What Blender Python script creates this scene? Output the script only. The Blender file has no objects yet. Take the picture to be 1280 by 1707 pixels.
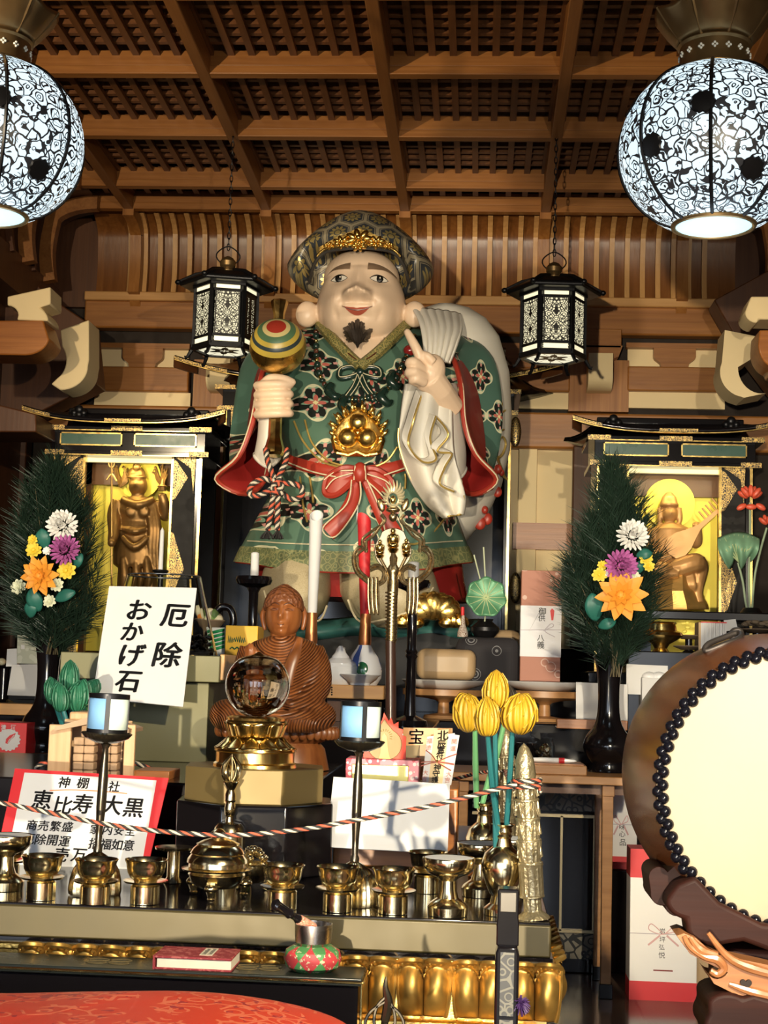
import bpy, bmesh, math, random
from mathutils import Vector, Matrix, Euler
from math import sin, cos, pi, radians, sqrt, atan2, exp, hypot
random.seed(7)
SC = bpy.context.scene
# ------------------------------------------------------------------ camera
F_PX, YAW, PIT, ROL, CAM_Z = 2486.0, 0.0658, 0.1056, 0.0289, 1.0
_F = Vector((-sin(YAW)*cos(PIT), cos(YAW)*cos(PIT), sin(PIT)))
_R0 = Vector((cos(YAW), sin(YAW), 0)); _U0 = _R0.cross(_F)
_R = _R0*cos(ROL) + _U0*sin(ROL); _U = _U0*cos(ROL) - _R0*sin(ROL)
cd = bpy.data.cameras.new('camera'); cam = bpy.data.objects.new('camera', cd)
SC.collection.objects.link(cam); SC.camera = cam
cam.matrix_world = Matrix(((_R.x, _U.x, -_F.x, 0), (_R.y, _U.y, -_F.y, 0), (_R.z, _U.z, -_F.z, CAM_Z), (0, 0, 0, 1)))
cd.sensor_fit = 'HORIZONTAL'; cd.sensor_width = 36; cd.lens = 36*F_PX/1280; cd.clip_start = .05
# ------------------------------------------------------------------ light
w = bpy.data.worlds.new('world'); SC.world = w; w.use_nodes = True
w.node_tree.nodes['Background'].inputs[0].default_value = (.55, .62, .8, 1)
w.node_tree.nodes['Background'].inputs[1].default_value = .02
SC.view_settings.view_transform = 'Standard'; SC.view_settings.look = 'None'
SC.view_settings.exposure = -0.12; SC.view_settings.gamma = 1
SC.cycles.use_denoising = True
SC.cycles.max_bounces = 6; SC.cycles.diffuse_bounces = 3; SC.cycles.glossy_bounces = 4
SC.cycles.transmission_bounces = 5; SC.cycles.transparent_max_bounces = 6
SC.cycles.caustics_reflective = False; SC.cycles.caustics_refractive = False
SC.cycles.sample_clamp_indirect = 4
def lamp(kind, name, loc, to, power, col, size=.1, spot=60, blend=.4):
    l = bpy.data.lights.new(name, kind); o = bpy.data.objects.new(name, l); SC.collection.objects.link(o)
    o.location = loc; o.rotation_euler = (Vector(to)-Vector(loc)).to_track_quat('-Z', 'Y').to_euler()
    l.energy = power; l.color = col
    if kind == 'SPOT': l.spot_size = radians(spot); l.spot_blend = blend; l.shadow_soft_size = size
    elif kind == 'AREA': l.size = size
    else: l.shadow_soft_size = size
    return o
lamp('SPOT', 'warm_spotlight_on_left_pillar', (-2.05, 2.4, 2.35), (-.3, 6.2, 3.3), 310, (1, .80, .52), .03, 80, .7)
lamp('SPOT', 'low_evening_light_from_doorway', (-.8, -3.9, .62), (-.2, 6, 1.45), 2350, (1, .85, .60), .05, 23, .55)
lamp('SPOT', 'warm_spotlight_above_visitors', (.8, .3, 1.9), (-.3, 6, -.35), 560, (1, .86, .62), .03, 86, .8)
for i_, (px_, w_) in enumerate(((-1.9, 1.0), (-.55, .9), (.75, .9), (2.0, 1.0))):
    l_ = lamp('AREA', 'added_front_daylight_fill', (px_, -2.4, 1.25), (px_*.3, 4, -1.0), 10.5, (.80, .88, 1), w_); l_.data.spread = radians(75); l_.data.shape = 'RECTANGLE'; l_.data.size_y = 1.9  # unseen area lights added for cool fill and upright highlights in the brass
for sx in (-1, 1):
    l_ = lamp('AREA', 'added_side_daylight_fill', (sx*2.45, .6, 1.2), (sx*.5, 2.7, .7), 4, (.92, .95, 1), .8); l_.data.shape = 'RECTANGLE'; l_.data.size_y = 1.7  # unseen side lights added for fill and highlights on the altar
# ------------------------------------------------------------------ pixel helpers (photograph pixel + depth -> place)
def at(px, py, d):
    r = _F + _R*((px-640)/F_PX) - _U*((py-853.5)/F_PX)
    k = d/r.y
    return Vector((r.x*k, d, CAM_Z + r.z*k))
def sz(n, d): return n*d/F_PX
def pix(v):
    q = Vector(v)-Vector((0, 0, CAM_Z)); z = q.dot(_F)
    return 640+F_PX*q.dot(_R)/z, 853.5-F_PX*q.dot(_U)/z
# ------------------------------------------------------------------ node helper
class S:
    def __init__(s, nt, o): s.nt = nt; s.o = o
    def _m(s, op, b=None, c=None):
        n = s.nt.nodes.new('ShaderNodeMath'); n.operation = op
        for i, q in enumerate((s, b, c)):
            if q is None: continue
            if isinstance(q, S): s.nt.links.new(q.o, n.inputs[i])
            else: n.inputs[i].default_value = q
        return S(s.nt, n.outputs[0])
    def __add__(s, b): return s._m('ADD', b)
    def __sub__(s, b): return s._m('SUBTRACT', b)
    def __mul__(s, b): return s._m('MULTIPLY', b)
    def __truediv__(s, b): return s._m('DIVIDE', b)
    def gt(s, b): return s._m('GREATER_THAN', b)
    def lt(s, b): return s._m('LESS_THAN', b)
    def mx(s, b): return s._m('MAXIMUM', b)
    def mn(s, b): return s._m('MINIMUM', b)
    def fr(s): return s._m('FRACT')
    def sn(s): return s._m('SINE')
    def cs(s): return s._m('COSINE')
    def ab(s): return s._m('ABSOLUTE')
    def pw(s, b): return s._m('POWER', b)
    def rt(s): return s._m('SQRT')
    def at2(s, b): return s._m('ARCTAN2', b)
    def pp(s, b): return s._m('PINGPONG', b)
class Mt:
    def __init__(s, name):
        s.m = bpy.data.materials.new(name); s.m.use_nodes = True; s.nt = s.m.node_tree
        s.b = s.nt.nodes['Principled BSDF']
    def n(s, t, **k):
        x = s.nt.nodes.new('ShaderNode'+t)
        for a, b in k.items(): setattr(x, a, b)
        return x
    def put(s, sock, v):
        if isinstance(v, S): s.nt.links.new(v.o, sock)
        elif isinstance(v, (tuple, list)): sock.default_value = (*v, 1) if len(v) == 3 and sock.type == 'RGBA' else v
        elif v is not None: sock.default_value = v
    def co(s, sc=(1, 1, 1), kind='Object', loc=(0, 0, 0), rot=(0, 0, 0)):
        c = s.n('TexCoord'); m = s.n('Mapping'); s.nt.links.new(c.outputs[kind], m.inputs[0])
        m.inputs['Scale'].default_value = sc; m.inputs['Location'].default_value = loc; m.inputs['Rotation'].default_value = rot
        return S(s.nt, m.outputs[0])
    def xyz(s, v):
        x = s.n('SeparateXYZ'); s.put(x.inputs[0], v); return [S(s.nt, o) for o in x.outputs]
    def vec(s, x, y, z):
        c = s.n('CombineXYZ')
        for i, q in enumerate((x, y, z)): s.put(c.inputs[i], q)
        return S(s.nt, c.outputs[0])
    def noise(s, v, scale, det=3, dist=0, rough=.5):
        x = s.n('TexNoise'); s.put(x.inputs['Vector'], v); x.inputs['Scale'].default_value = scale
        x.inputs['Detail'].default_value = det; x.inputs['Distortion'].default_value = dist; x.inputs['Roughness'].default_value = rough
        return S(s.nt, x.outputs[0])
    def vor(s, v, scale, feature='F1', out='Distance', rnd=1.0, dims='3D'):
        x = s.n('TexVoronoi', feature=feature, voronoi_dimensions=dims); s.put(x.inputs['Vector'], v)
        x.inputs['Scale'].default_value = scale; x.inputs['Randomness'].default_value = rnd
        return S(s.nt, x.outputs[out])
    def vors(s, v, scale, rnd=1.0, dims='3D', feature='F1'):
        x = s.n('TexVoronoi', feature=feature, voronoi_dimensions=dims); s.put(x.inputs['Vector'], v)
        x.inputs['Scale'].default_value = scale; x.inputs['Randomness'].default_value = rnd
        return {k: S(s.nt, x.outputs[k]) for k in ('Distance', 'Color', 'Position')}
    def vm(s, op, a, b):
        x = s.n('VectorMath', operation=op); s.put(x.inputs[0], a); s.put(x.inputs[1], b); return S(s.nt, x.outputs[0])
    def mix(s, f, a, b):
        x = s.n('MixRGB'); s.put(x.inputs[0], f); s.put(x.inputs[1], a); s.put(x.inputs[2], b); return S(s.nt, x.outputs[0])
    def ramp(s, f, stops, con=False):
        x = s.n('ValToRGB'); s.put(x.inputs[0], f); r = x.color_ramp
        if con: r.interpolation = 'CONSTANT'
        while len(r.elements) < len(stops): r.elements.new(.5)
        for e, (p, c) in zip(r.elements, stops): e.position = p; e.color = (*c, 1)
        return S(s.nt, x.outputs[0])
    def out(s, col=None, rough=.5, metal=0, bump=None, bstr=.3, bdist=.01, emit=None, estr=1, **k):
        b = s.b
        s.put(b.inputs['Base Color'], col); s.put(b.inputs['Roughness'], rough); s.put(b.inputs['Metallic'], metal)
        if emit is not None: s.put(b.inputs['Emission Color'], emit); s.put(b.inputs['Emission Strength'], estr)
        if bump is not None:
            x = s.n('Bump'); s.put(x.inputs['Height'], bump); x.inputs['Strength'].default_value = bstr; x.inputs['Distance'].default_value = bdist
            s.nt.links.new(x.outputs[0], b.inputs['Normal'])
        for a, v in k.items(): s.put(b.inputs[a], v)
        return s.m
def hsv(c, k): return tuple(min(1, x*k) for x in c)
def mat(name, c, rough=.5, metal=0, var=.15, vs=12, bump=0, bs=60, **k):
    m = Mt(name); v = m.co(); f = m.noise(v, vs, 4)
    col = m.mix(f, hsv(c, 1-var*1.4), hsv(c, 1+var*1.4)) if var else c
    r = m.noise(v, vs*2, 2)*.2 + (rough-.1) if rough > .12 else rough
    return m.out(col, r, metal, m.noise(v, bs, 3) if bump else None, bump, .004, **k)
def wood(name, c1, c2, axis=0, sc=1.0, rough=.42, k=1, **kw):
    m = Mt(name); s = [9*sc, 9*sc, 9*sc]; s[axis] = .6*sc
    v = m.co(tuple(s)); f = m.noise(v, 1.6, 5, 1.2, .6)
    s2 = [70*sc, 70*sc, 70*sc]; s2[axis] = 1.5*sc
    g = m.noise(m.co(tuple(s2)), 1.0, 2)
    col = m.ramp(f*.7+g*.3, [(.32, c1), (.5, tuple((a+b)/2 for a, b in zip(c1, c2))), (.66, c2)])
    return m.out(col, rough, 0, g, .12, .003, **kw)
# ------------------------------------------------------------------ mesh builder
def catmull(pts, n=6, closed=False):
    P = [Vector(p) for p in pts]; out = []; L = len(P)
    for i in range(L if closed else L-1):
        if closed: a, b, c, d = P[(i-1) % L], P[i], P[(i+1) % L], P[(i+2) % L]
        else: a, b, c, d = P[max(i-1, 0)], P[i], P[i+1], P[min(i+2, L-1)]
        for j in range(n):
            t = j/n
            out.append(.5*((2*b)+(c-a)*t+(2*a-5*b+4*c-d)*t*t+(3*b-a-3*c+d)*t**3))
    if not closed: out.append(P[-1])
    return out
def lerpl(vals, n):
    out = []
    for i in range(n):
        t = i/(n-1)*(len(vals)-1); k = min(int(t), len(vals)-2); out.append(vals[k]+(vals[k+1]-vals[k])*(t-k))
    return out
def origin_of(o):
    v = Vector((0, 0, 0))
    while o is not None: v = v+o.location; o = o.parent
    return v
class MB:
    def __init__(s): s.v = []; s.f = []; s.mi = []; s.cur = 0
    def add(s, vs, fs, M=None):
        k = len(s.v)
        s.v += [(M @ Vector(q)) if M is not None else Vector(q) for q in vs]
        for f in fs: s.f.append([i+k for i in f]); s.mi.append(s.cur)
        return s
    def box(s, x0, x1, y0, y1, z0, z1, M=None):
        return s.add([(x, y, z) for z in (z0, z1) for y in (y0, y1) for x in (x0, x1)],
                     [(0, 2, 3, 1), (4, 5, 7, 6), (0, 1, 5, 4), (2, 6, 7, 3), (0, 4, 6, 2), (1, 3, 7, 5)], M)
    def loft(s, rings, caps=True, M=None, closed=True):
        n = len(rings[0]); vs = [p for r in rings for p in r]; fs = []
        for i in range(len(rings)-1):
            for j in range(n if closed else n-1):
                a, b = i*n+j, i*n+(j+1) % n; fs.append((a, b, b+n, a+n))
        if caps and closed: fs.append(tuple(range(n-1, -1, -1))); fs.append(tuple(range((len(rings)-1)*n, len(rings)*n)))
        return s.add(vs, fs, M)
    def lathe(s, prof, n=28, c=(0, 0, 0), M=None, flute=0, fn=16, a0=0, caps=True):
        rings = []
        for r, z in prof:
            rings.append([(c[0]+r*(1+flute*abs(cos(fn*(2*pi*j/n)/2)))*cos(a0+2*pi*j/n), c[1]+r*(1+flute*abs(cos(fn*(2*pi*j/n)/2)))*sin(a0+2*pi*j/n), c[2]+z) for j in range(n)])
        return s.loft(rings, caps, M)
    def tube(s, path, r, n=8, closed=False, caps=True, M=None, flat=1.0, up=None):
        P = [Vector(p) for p in path]; L = len(P)
        R = lerpl(r, L) if isinstance(r, (list, tuple)) else [r]*L
        T = []
        for i in range(L):
            a = P[(i-1) % L] if closed or i > 0 else P[i]; b = P[(i+1) % L] if closed or i < L-1 else P[i]
            t = b-a; T.append(t.normalized() if t.length > 1e-9 else Vector((0, 0, 1)))
        u = Vector(up) if up else (Vector((0, 0, 1)) if abs(T[0].z) < .9 else Vector((1, 0, 0)))
        rings = []; u = (u-T[0]*u.dot(T[0])).normalized()
        for i in range(L):
            u = u-T[i]*u.dot(T[i])
            u = u.normalized() if u.length > 1e-6 else T[i].orthogonal().normalized()
            w_ = T[i].cross(u)
            rings.append([P[i]+u*(R[i]*cos(2*pi*j/n))+w_*(R[i]*flat*sin(2*pi*j/n)) for j in range(n)])
        if closed: rings.append(rings[0])
        return s.loft(rings, caps and not closed, M)
    def ell(s, c, rx, ry=None, rz=None, n=16, m=10, M=None, fn=None):
        ry = rx if ry is None else ry; rz = rx if rz is None else rz; c = Vector(c)
        vs = [(0, 0, -1)]; fs = []
        for i in range(1, m):
            t = pi*i/m
            for j in range(n): vs.append((sin(t)*cos(2*pi*j/n), sin(t)*sin(2*pi*j/n), -cos(t)))
        vs.append((0, 0, 1)); e = len(vs)-1
        for j in range(n):
            fs.append((0, 1+(j+1) % n, 1+j)); fs.append((e, e-n+j, e-n+(j+1) % n))
        for i in range(m-2):
            for j in range(n):
                a = 1+i*n+j; b = 1+i*n+(j+1) % n; fs.append((a, b, b+n, a+n))
        V = []
        for x, y, z in vs:
            q = Vector((x*rx, y*ry, z*rz))
            if fn: q = fn(Vector((x, y, z)), q)
            V.append((M.to_3x3() @ q if M is not None else q)+c)
        return s.add(V, fs)
    def prism(s, out, y0, y1, M=None):
        n = len(out); vs = [(x, y0, z) for x, z in out]+[(x, y1, z) for x, z in out]
        fs = [tuple(range(n)), tuple(range(2*n-1, n-1, -1))]
        fs += [(i, i+n, (i+1) % n+n, (i+1) % n) for i in range(n)]
        return s.add(vs, fs, M)
    def grid(s, fn, nu, nv, M=None, cu=False):
        vs = [fn(i/nu, j/nv) for i in range(nu+(0 if cu else 1)) for j in range(nv+1)]
        fs = []; k = nv+1; N = nu if cu else nu+1
        for i in range(nu):
            for j in range(nv): a = i*k+j; b = ((i+1) % N)*k+j; fs.append((a, b, b+1, a+1))
        return s.add(vs, fs, M)
    def build(s, name, m, parent=None, local=False, smooth=35, bevel=0, sub=0, thick=0, kind=None, tagv=None, seg=2, loc=None, recalc=True):
        me = bpy.data.meshes.new(name); V = s.v
        if parent is not None and not local: off = origin_of(parent)
        elif parent is None and not local:
            xs = [v.x for v in V]; ys = [v.y for v in V]; zs = [v.z for v in V]
            off = Vector(((min(xs)+max(xs))/2, (min(ys)+max(ys))/2, min(zs)))
        else: off = Vector((0, 0, 0))
        me.from_pydata([v-off for v in V], [], s.f)
        ms = m if isinstance(m, (list, tuple)) else [m]
        for q in ms: me.materials.append(q)
        if len(ms) > 1: me.polygons.foreach_set('material_index', s.mi)
        if recalc:
            bm = bmesh.new(); bm.from_mesh(me); bmesh.ops.recalc_face_normals(bm, faces=bm.faces); bm.to_mesh(me); bm.free()
        if smooth:
            me.polygons.foreach_set('use_smooth', [True]*len(me.polygons))
            if smooth < 180: me.set_sharp_from_angle(angle=radians(smooth))
        o = bpy.data.objects.new(name, me); SC.collection.objects.link(o)
        if parent is not None: o.parent = parent
        if parent is None and not local: o.location = off
        if loc is not None: o.location = loc
        if thick: x = o.modifiers.new('s', 'SOLIDIFY'); x.thickness = thick; x.offset = 0
        if bevel: x = o.modifiers.new('b', 'BEVEL'); x.width = bevel; x.segments = seg; x.limit_method = 'ANGLE'
        if sub: x = o.modifiers.new('u', 'SUBSURF'); x.levels = sub; x.render_levels = sub
        if kind: o['kind'] = kind
        if tagv: tag(o, *tagv)
        return o
def bake(o, voxel=None, smooth=0, fac=.5):
    """fuse overlapping shapes of one mesh into a continuous skin"""
    if voxel: x = o.modifiers.new('r', 'REMESH'); x.mode = 'VOXEL'; x.voxel_size = voxel; x.use_smooth_shade = True
    if smooth: x = o.modifiers.new('k', 'SMOOTH'); x.iterations = smooth; x.factor = fac
    dg = bpy.context.evaluated_depsgraph_get(); dg.update()
    me = bpy.data.meshes.new_from_object(o.evaluated_get(dg)); old = o.data
    if not me.materials:
        for q in old.materials: me.materials.append(q)
    o.modifiers.clear(); o.data = me
    me.polygons.foreach_set('use_smooth', [True]*len(me.polygons))
    return o
def tag(o, label, cat, group=None):
    o['label'] = label; o['category'] = cat
    if group: o['group'] = group
    return o
def thing(name, label, cat, loc=(0, 0, 0), rz=0, group=None):
    o = bpy.data.objects.new(name, None); SC.collection.objects.link(o); o.empty_display_size = .05
    o.location = loc; o.rotation_euler = (0, 0, rz)
    return tag(o, label, cat, group)
def copy_tree(o, loc=None, rz=None, label=None, parent=None, group=None):
    c = o.copy(); SC.collection.objects.link(c)
    if loc is not None: c.location = loc
    if rz is not None: c.rotation_euler = (0, 0, rz)
    if label: c['label'] = label
    if group: c['group'] = group
    if parent is not None: c.parent = parent
    for ch in [q for q in SC.objects if q.parent == o]: copy_tree(ch, parent=c)
    return c
_tri = [0]
def struct(mb, m, name=None, **k):
    if name is None: _tri[0] += 1; name = 'trim_%d' % _tri[0]
    return mb.build(name, m, kind='structure', **k)
def text(body, size, m, name, parent, M, bold=0.0, vertical=False, gap=1.0, ext=.0004, local=False, shear=0, align='CENTER'):
    """raised lettering as one mesh; M places the text plane (x right, y up, z to reader)"""
    V = MB(); chars = list(body) if vertical else [body]
    for i, ch in enumerate(chars):
        if ch == ' ': continue
        c = bpy.data.curves.new('t', 'FONT'); c.body = ch; c.size = size; c.align_x = align; c.align_y = 'CENTER'
        c.extrude = ext; c.offset = bold*size; c.shear = shear; c.resolution_u = 3
        o = bpy.data.objects.new('t', c); SC.collection.objects.link(o)
        dg = bpy.context.evaluated_depsgraph_get(); dg.update()
        me = bpy.data.meshes.new_from_object(o.evaluated_get(dg))
        dy = -i*size*gap if vertical else 0
        V.add([(v.co.x, v.co.y+dy, v.co.z) for v in me.vertices], [tuple(p.vertices) for p in me.polygons], M)
        bpy.data.objects.remove(o); bpy.data.curves.remove(c); bpy.data.meshes.remove(me)
    return V.build(name, m, parent, local=local, smooth=0, recalc=False)
def plane_m(o, xdir, ydir):
    x = Vector(xdir).normalized(); y = Vector(ydir); y = (y-x*y.dot(x)).normalized(); z = x.cross(y)
    return Matrix(((x.x, y.x, z.x, o[0]), (x.y, y.y, z.y, o[1]), (x.z, y.z, z.z, o[2]), (0, 0, 0, 1)))
def TR(x=0, y=0, z=0, rx=0, ry=0, rz=0, s=1): return Matrix.Translation((x, y, z)) @ Euler((rx, ry, rz)).to_matrix().to_4x4() @ Matrix.Scale(s, 4)
# ------------------------------------------------------------------ shared materials
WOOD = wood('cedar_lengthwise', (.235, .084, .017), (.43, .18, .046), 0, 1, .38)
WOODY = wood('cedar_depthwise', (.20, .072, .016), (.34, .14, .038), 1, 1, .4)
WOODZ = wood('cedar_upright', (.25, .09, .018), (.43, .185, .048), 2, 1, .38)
WOODD = wood('dark_shaded_cedar_upright', (.07, .023, .008), (.12, .043, .014), 2, 1, .45)  # dark cedar; on the side walls their shade is put into this colour
WOODL = wood('pale_cypress_lengthwise', (.52, .26, .085), (.68, .38, .14), 0, 1, .4)
WOODLZ = wood('pale_cypress_upright', (.50, .26, .085), (.66, .37, .14), 2, 1, .4)
WOODR = wood('reddish_shelf_wood', (.29, .092, .018), (.47, .175, .04), 0, 1.4, .35)
PLASTER = mat('cream_plaster', (.88, .70, .40), .7, 0, .06, 5)
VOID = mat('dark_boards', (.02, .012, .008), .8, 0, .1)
LACQ = Mt('black_lacquer').out((.006, .005, .006), .13)
BLACKM = mat('black_metal', (.012, .012, .014), .35, .6, .1)
GOLD = mat('polished_brass', (.83, .58, .2), .2, 1, .1, 20)
BRASS = mat('aged_shiny_brass', (.86, .72, .43), .17, 1, .1, 30)
GILT = mat('gilt_wood', (.86, .56, .16), .3, 1, .14, 24, .25, 90)
SILV = mat('silver_metal', (.72, .66, .52), .2, 1, .15, 30)
PAPER = mat('white_paper', (.64, .64, .645), .75, 0, .015, 20)
INK = mat('black_ink', (.008, .008, .01), .5, 0, 0)
REDP = mat('red_paper', (.62, .022, .03), .5, 0, .05)
PORC = mat('white_porcelain', (.82, .82, .83), .15, 0, .02)
def filigree(name, base, hole, scale, metal=1, rough=.35):
    m = Mt(name); v = m.co(); e = m.vor(v, scale, 'DISTANCE_TO_EDGE'); f = m.vor(v, scale)
    k = (e.lt(.07)).mx((f-.28).ab().lt(.05))
    return m.out(m.mix(k, hole, base), rough, k*metal, k, .6, .003)
FILI = filigree('gold_arabesque_fitting', (.52, .35, .12), (.03, .018, .008), 90)
# ------------------------------------------------------------------ the setting
def wrect(x0, y0, x1, y1, d, t, mb=None):
    a, b = at(x0, (y0+y1)/2, d), at(x1, (y0+y1)/2, d); c, e = at((x0+x1)/2, y0, d), at((x0+x1)/2, y1, d)
    mb = mb or MB(); return mb.box(a.x, b.x, d, d+t, e.z, c.z)
floor = Mt('dark_floorboards'); _v = floor.co()
_x, _y, _z = floor.xyz(_v); _seam = ((_x/.33).fr()-.5).ab().gt(.488)
_n = floor.noise(floor.co((9, .6, 9)), 1.5, 4)
FLOORM = floor.out(floor.mix(_seam, floor.ramp(_n, [(.3, (.085, .05, .035)), (.7, (.15, .095, .065))]), (.02, .012, .01)), .16)
struct(MB().box(-3.5, 3.2, -2.5, 8.6, -.06, 0), FLOORM, 'floor', smooth=0)
CZ = 3.35; LX = [-1.149+.7208*i for i in range(-2, 5)]; TY = [5.684+.70*j for j in range(-5, 3)]+[7.45]
c = MB(); c.box(-2.72, 2.5, 1.8, 7.75, CZ+.24, CZ+.28)
y = 2.2
for a, b in zip(LX[:-1], LX[1:]):
    n = 8; st = (b-a-.05)/n
    for k in range(n+1):
        x = a+.025+k*st; c.box(x-.014, x+.014, 2.2, 7.44, CZ+.078, CZ+.1)
for a, b in zip(TY[:-1], TY[1:]):
    n = max(1, round((b-a-.05)/.081)); st = (b-a-.05)/n
    for k in range(n):
        yy = a+.05+k*st; c.box(LX[0], LX[-1], yy-.004, yy+.022, CZ+.095, CZ+.117)
struct(c, wood('dark_lattice_cedar', (.10, .034, .009), (.19, .07, .019), 1, 1, .45), 'ceiling', smooth=0)
for x in LX:
    e = MB().box(x-.025, x+.025, 2.0, 7.5, CZ-.002, CZ+.12); struct(e, WOODY, bevel=.004)
for i, yy in enumerate(TY):
    e = MB(); e.box(LX[0], LX[-1], yy, yy+.05, CZ, CZ+.036); e.box(LX[0], LX[-1], yy+.007, yy+.043, CZ+.036, CZ+.1)
    struct(e, WOOD, bevel=.003)
# coved upper wall with its ribs
def cove(t):   # t 0 at ceiling edge .. 1 at the wall plate: (outward, z)
    if t < .45: a = t/.45*pi/2; return .27*sin(a), CZ+.05-.13*(1-cos(a))
    return .27+.02*sin((t-.45)/.55*pi), CZ-.08-(t-.45)/.55*.33
def rib(mb, frame, w, prot, t0=0, t1=1, n=14):
    """frame(s, out, z) -> point; a batten of width w following the cove"""
    R = []
    for i in range(n+1):
        t = t0+(t1-t0)*i/n; o, z = cove(t); o2, z2 = cove(min(1, t+.01)); o1, z1 = cove(max(0, t-.01))
        dx, dz = o2-o1, z2-z1; L = hypot(dx, dz); nx, nz = dz/L, -dx/L
        R.append([frame(-w/2, o, z), frame(w/2, o, z), frame(w/2, o+nx*prot, z+nz*prot), frame(-w/2, o+nx*prot, z+nz*prot)])
    mb.loft(R)
XL, XR, YB = -2.0, 1.16, 7.45
back = lambda x: (lambda s, o, z: (x+s, YB+o, z))
bd = MB(); bd.grid(lambda u, v: (-2.1+u*3.4, YB+.02+cove(v)[0], cove(v)[1]), 2, 16)
struct(bd, wood('coved_board_cedar', (.15, .052, .012), (.26, .10, .026), 2, 1, .33), 'wall_back_coved_boards', smooth=60)
bt = MB(); x = -1.87
for k in range(-1, 38):
    xx = -1.87+.0801*k
    if XL-.06 < xx < XR+.06: rib(bt, back(xx+.04), .026, .022, .14)
struct(bt, WOODLZ, 'wall_back_battens', smooth=0)
for x in LX[1:6]:
    e = MB(); rib(e, back(x), .058, .085)
    e.loft([[(x-.0275, YB+.21+d_, z), (x+.0275, YB+.21+d_, z), (x+.0275, YB+.3, z), (x-.0275, YB+.3, z)] for d_, z in ((0.02, 2.955), (.02, 2.92), (.045, 2.885), (.08, 2.87))])
    struct(e, WOODZ, smooth=30)
for sgn, X0 in ((-1, XL-.02), (1, XR+.02)):
    side = lambda yy: (lambda s, o, z: (X0+sgn*o, yy+s, z))
    nm = 'left' if sgn < 0 else 'right'
    bd = MB(); bd.grid(lambda u, v: (X0+sgn*(.02+cove(v)[0]), 2.5+u*5.2, cove(v)[1]), 2, 16)
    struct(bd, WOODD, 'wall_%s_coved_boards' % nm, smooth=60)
    for yy in (3.6, 4.25, 4.95, 5.66, 6.36, 7.06, 7.42):
        e = MB(); rib(e, side(yy), .06, .07); struct(e, WOODY, smooth=30)
    for yy in [3+.35*k for k in range(13)]:
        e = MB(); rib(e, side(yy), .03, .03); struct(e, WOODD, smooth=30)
    e = MB(); X1 = X0+sgn*.26
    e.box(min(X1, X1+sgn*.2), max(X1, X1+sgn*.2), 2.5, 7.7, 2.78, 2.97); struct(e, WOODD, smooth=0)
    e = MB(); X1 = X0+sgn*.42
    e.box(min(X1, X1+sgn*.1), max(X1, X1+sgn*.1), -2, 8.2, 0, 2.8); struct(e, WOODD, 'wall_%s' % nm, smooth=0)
# back wall below the cove
D = 7.7
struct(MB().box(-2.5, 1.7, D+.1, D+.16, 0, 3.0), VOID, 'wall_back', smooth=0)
struct(MB().box(-3.2, 2.6, 7.76, 7.8, 2.9, 3.7), WOODD, 'wall_back_upper', smooth=0)
struct(wrect(140, 491, 1195, 506, D-.03, .1), WOODL, bevel=.006)
struct(wrect(140, 506, 1205, 553, D, .09), WOOD, bevel=.01)
for x0, x1 in ((160, 314), (430, 560), (640, 790), (806, 950), (1046, 1205)):
    struct(wrect(x0, 572, x1, 615, D+.06, .03), PLASTER, smooth=0)
    xm = (x0+x1)/2
    e = MB(); h = sz(1, D); a = at(xm, 575, D); z0 = at(xm, 574, D).z; z1 = at(xm, 594, D).z; z2 = at(xm, 614, D).z
    e.box(a.x-35*h, a.x+35*h, D+.015, D+.07, z1, z0)
    prof = [(-35, z1), (-33, z1-.012), (-24, z2+.03), (-22, z2), (22, z2), (24, z2+.03), (33, z1-.012), (35, z1)]
    e.prism([(a.x+q*h, z) for q, z in prof], D+.015, D+.07)
    struct(e, WOOD, smooth=0)
    struct(wrect(x0-2, 572, x1+2, 580, D+.01, .06), WOOD, smooth=0)
    struct(wrect(x0, 611, x1, 652, D+.01, .06), WOOD, bevel=.008)
    struct(wrect(x0-3, 654, x1+3, 681, D+.05, .03), PLASTER, smooth=0)
for x0, x1, s in ((314, 430, 1), (560, 640, 1), (790, 806, 1), (950, 1046, 1)):
    if x1-x0 < 30: continue
    xm = (x0+x1)/2; hw = 38
    struct(wrect(xm-hw, 548, xm+hw, 580, D-.06, .12), WOOD, bevel=.004)
    e = MB(); h = sz(1, D); cx = at(xm, 590, D).x; z0, z1, z2 = at(xm, 580, D).z, at(xm, 598, D).z, at(xm, 655, D).z
    e.prism([(cx-hw*h, z0), (cx-hw*h+.02, z1), (cx-22*h, z1-.01), (cx-22*h, z1-.02), (cx+22*h, z1-.02), (cx+22*h, z1-.01), (cx+hw*h-.02, z1), (cx+hw*h, z0)], D-.06, D+.06)
    struct(e, WOOD, smooth=0)
    e = MB(); R = []   # rounded bracket end in cream paint
    for i in range(9):
        t = i/8*pi/2; R.append([(cx-20*h, D-.06-.1*cos(t)+.02, z2+.055-.055*sin(t)), (cx+20*h, D-.06-.1*cos(t)+.02, z2+.055-.055*sin(t)), (cx+20*h, D+.06, z2+.055-.055*sin(t)), (cx-20*h, D+.06, z2+.055-.055*sin(t))])
    R.insert(0, [(cx-20*h, D-.14, z1), (cx+20*h, D-.14, z1), (cx+20*h, D+.06, z1), (cx-20*h, D+.06, z1)])
    e.loft(R); struct(e, PLASTER, smooth=40)
    struct(wrect(xm-50, 600, xm+50, 686, D+.02, .07), WOODZ, smooth=0)
struct(wrect(60, 683, 1290, 743, D-.02, .1), WOOD, bevel=.012)
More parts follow.
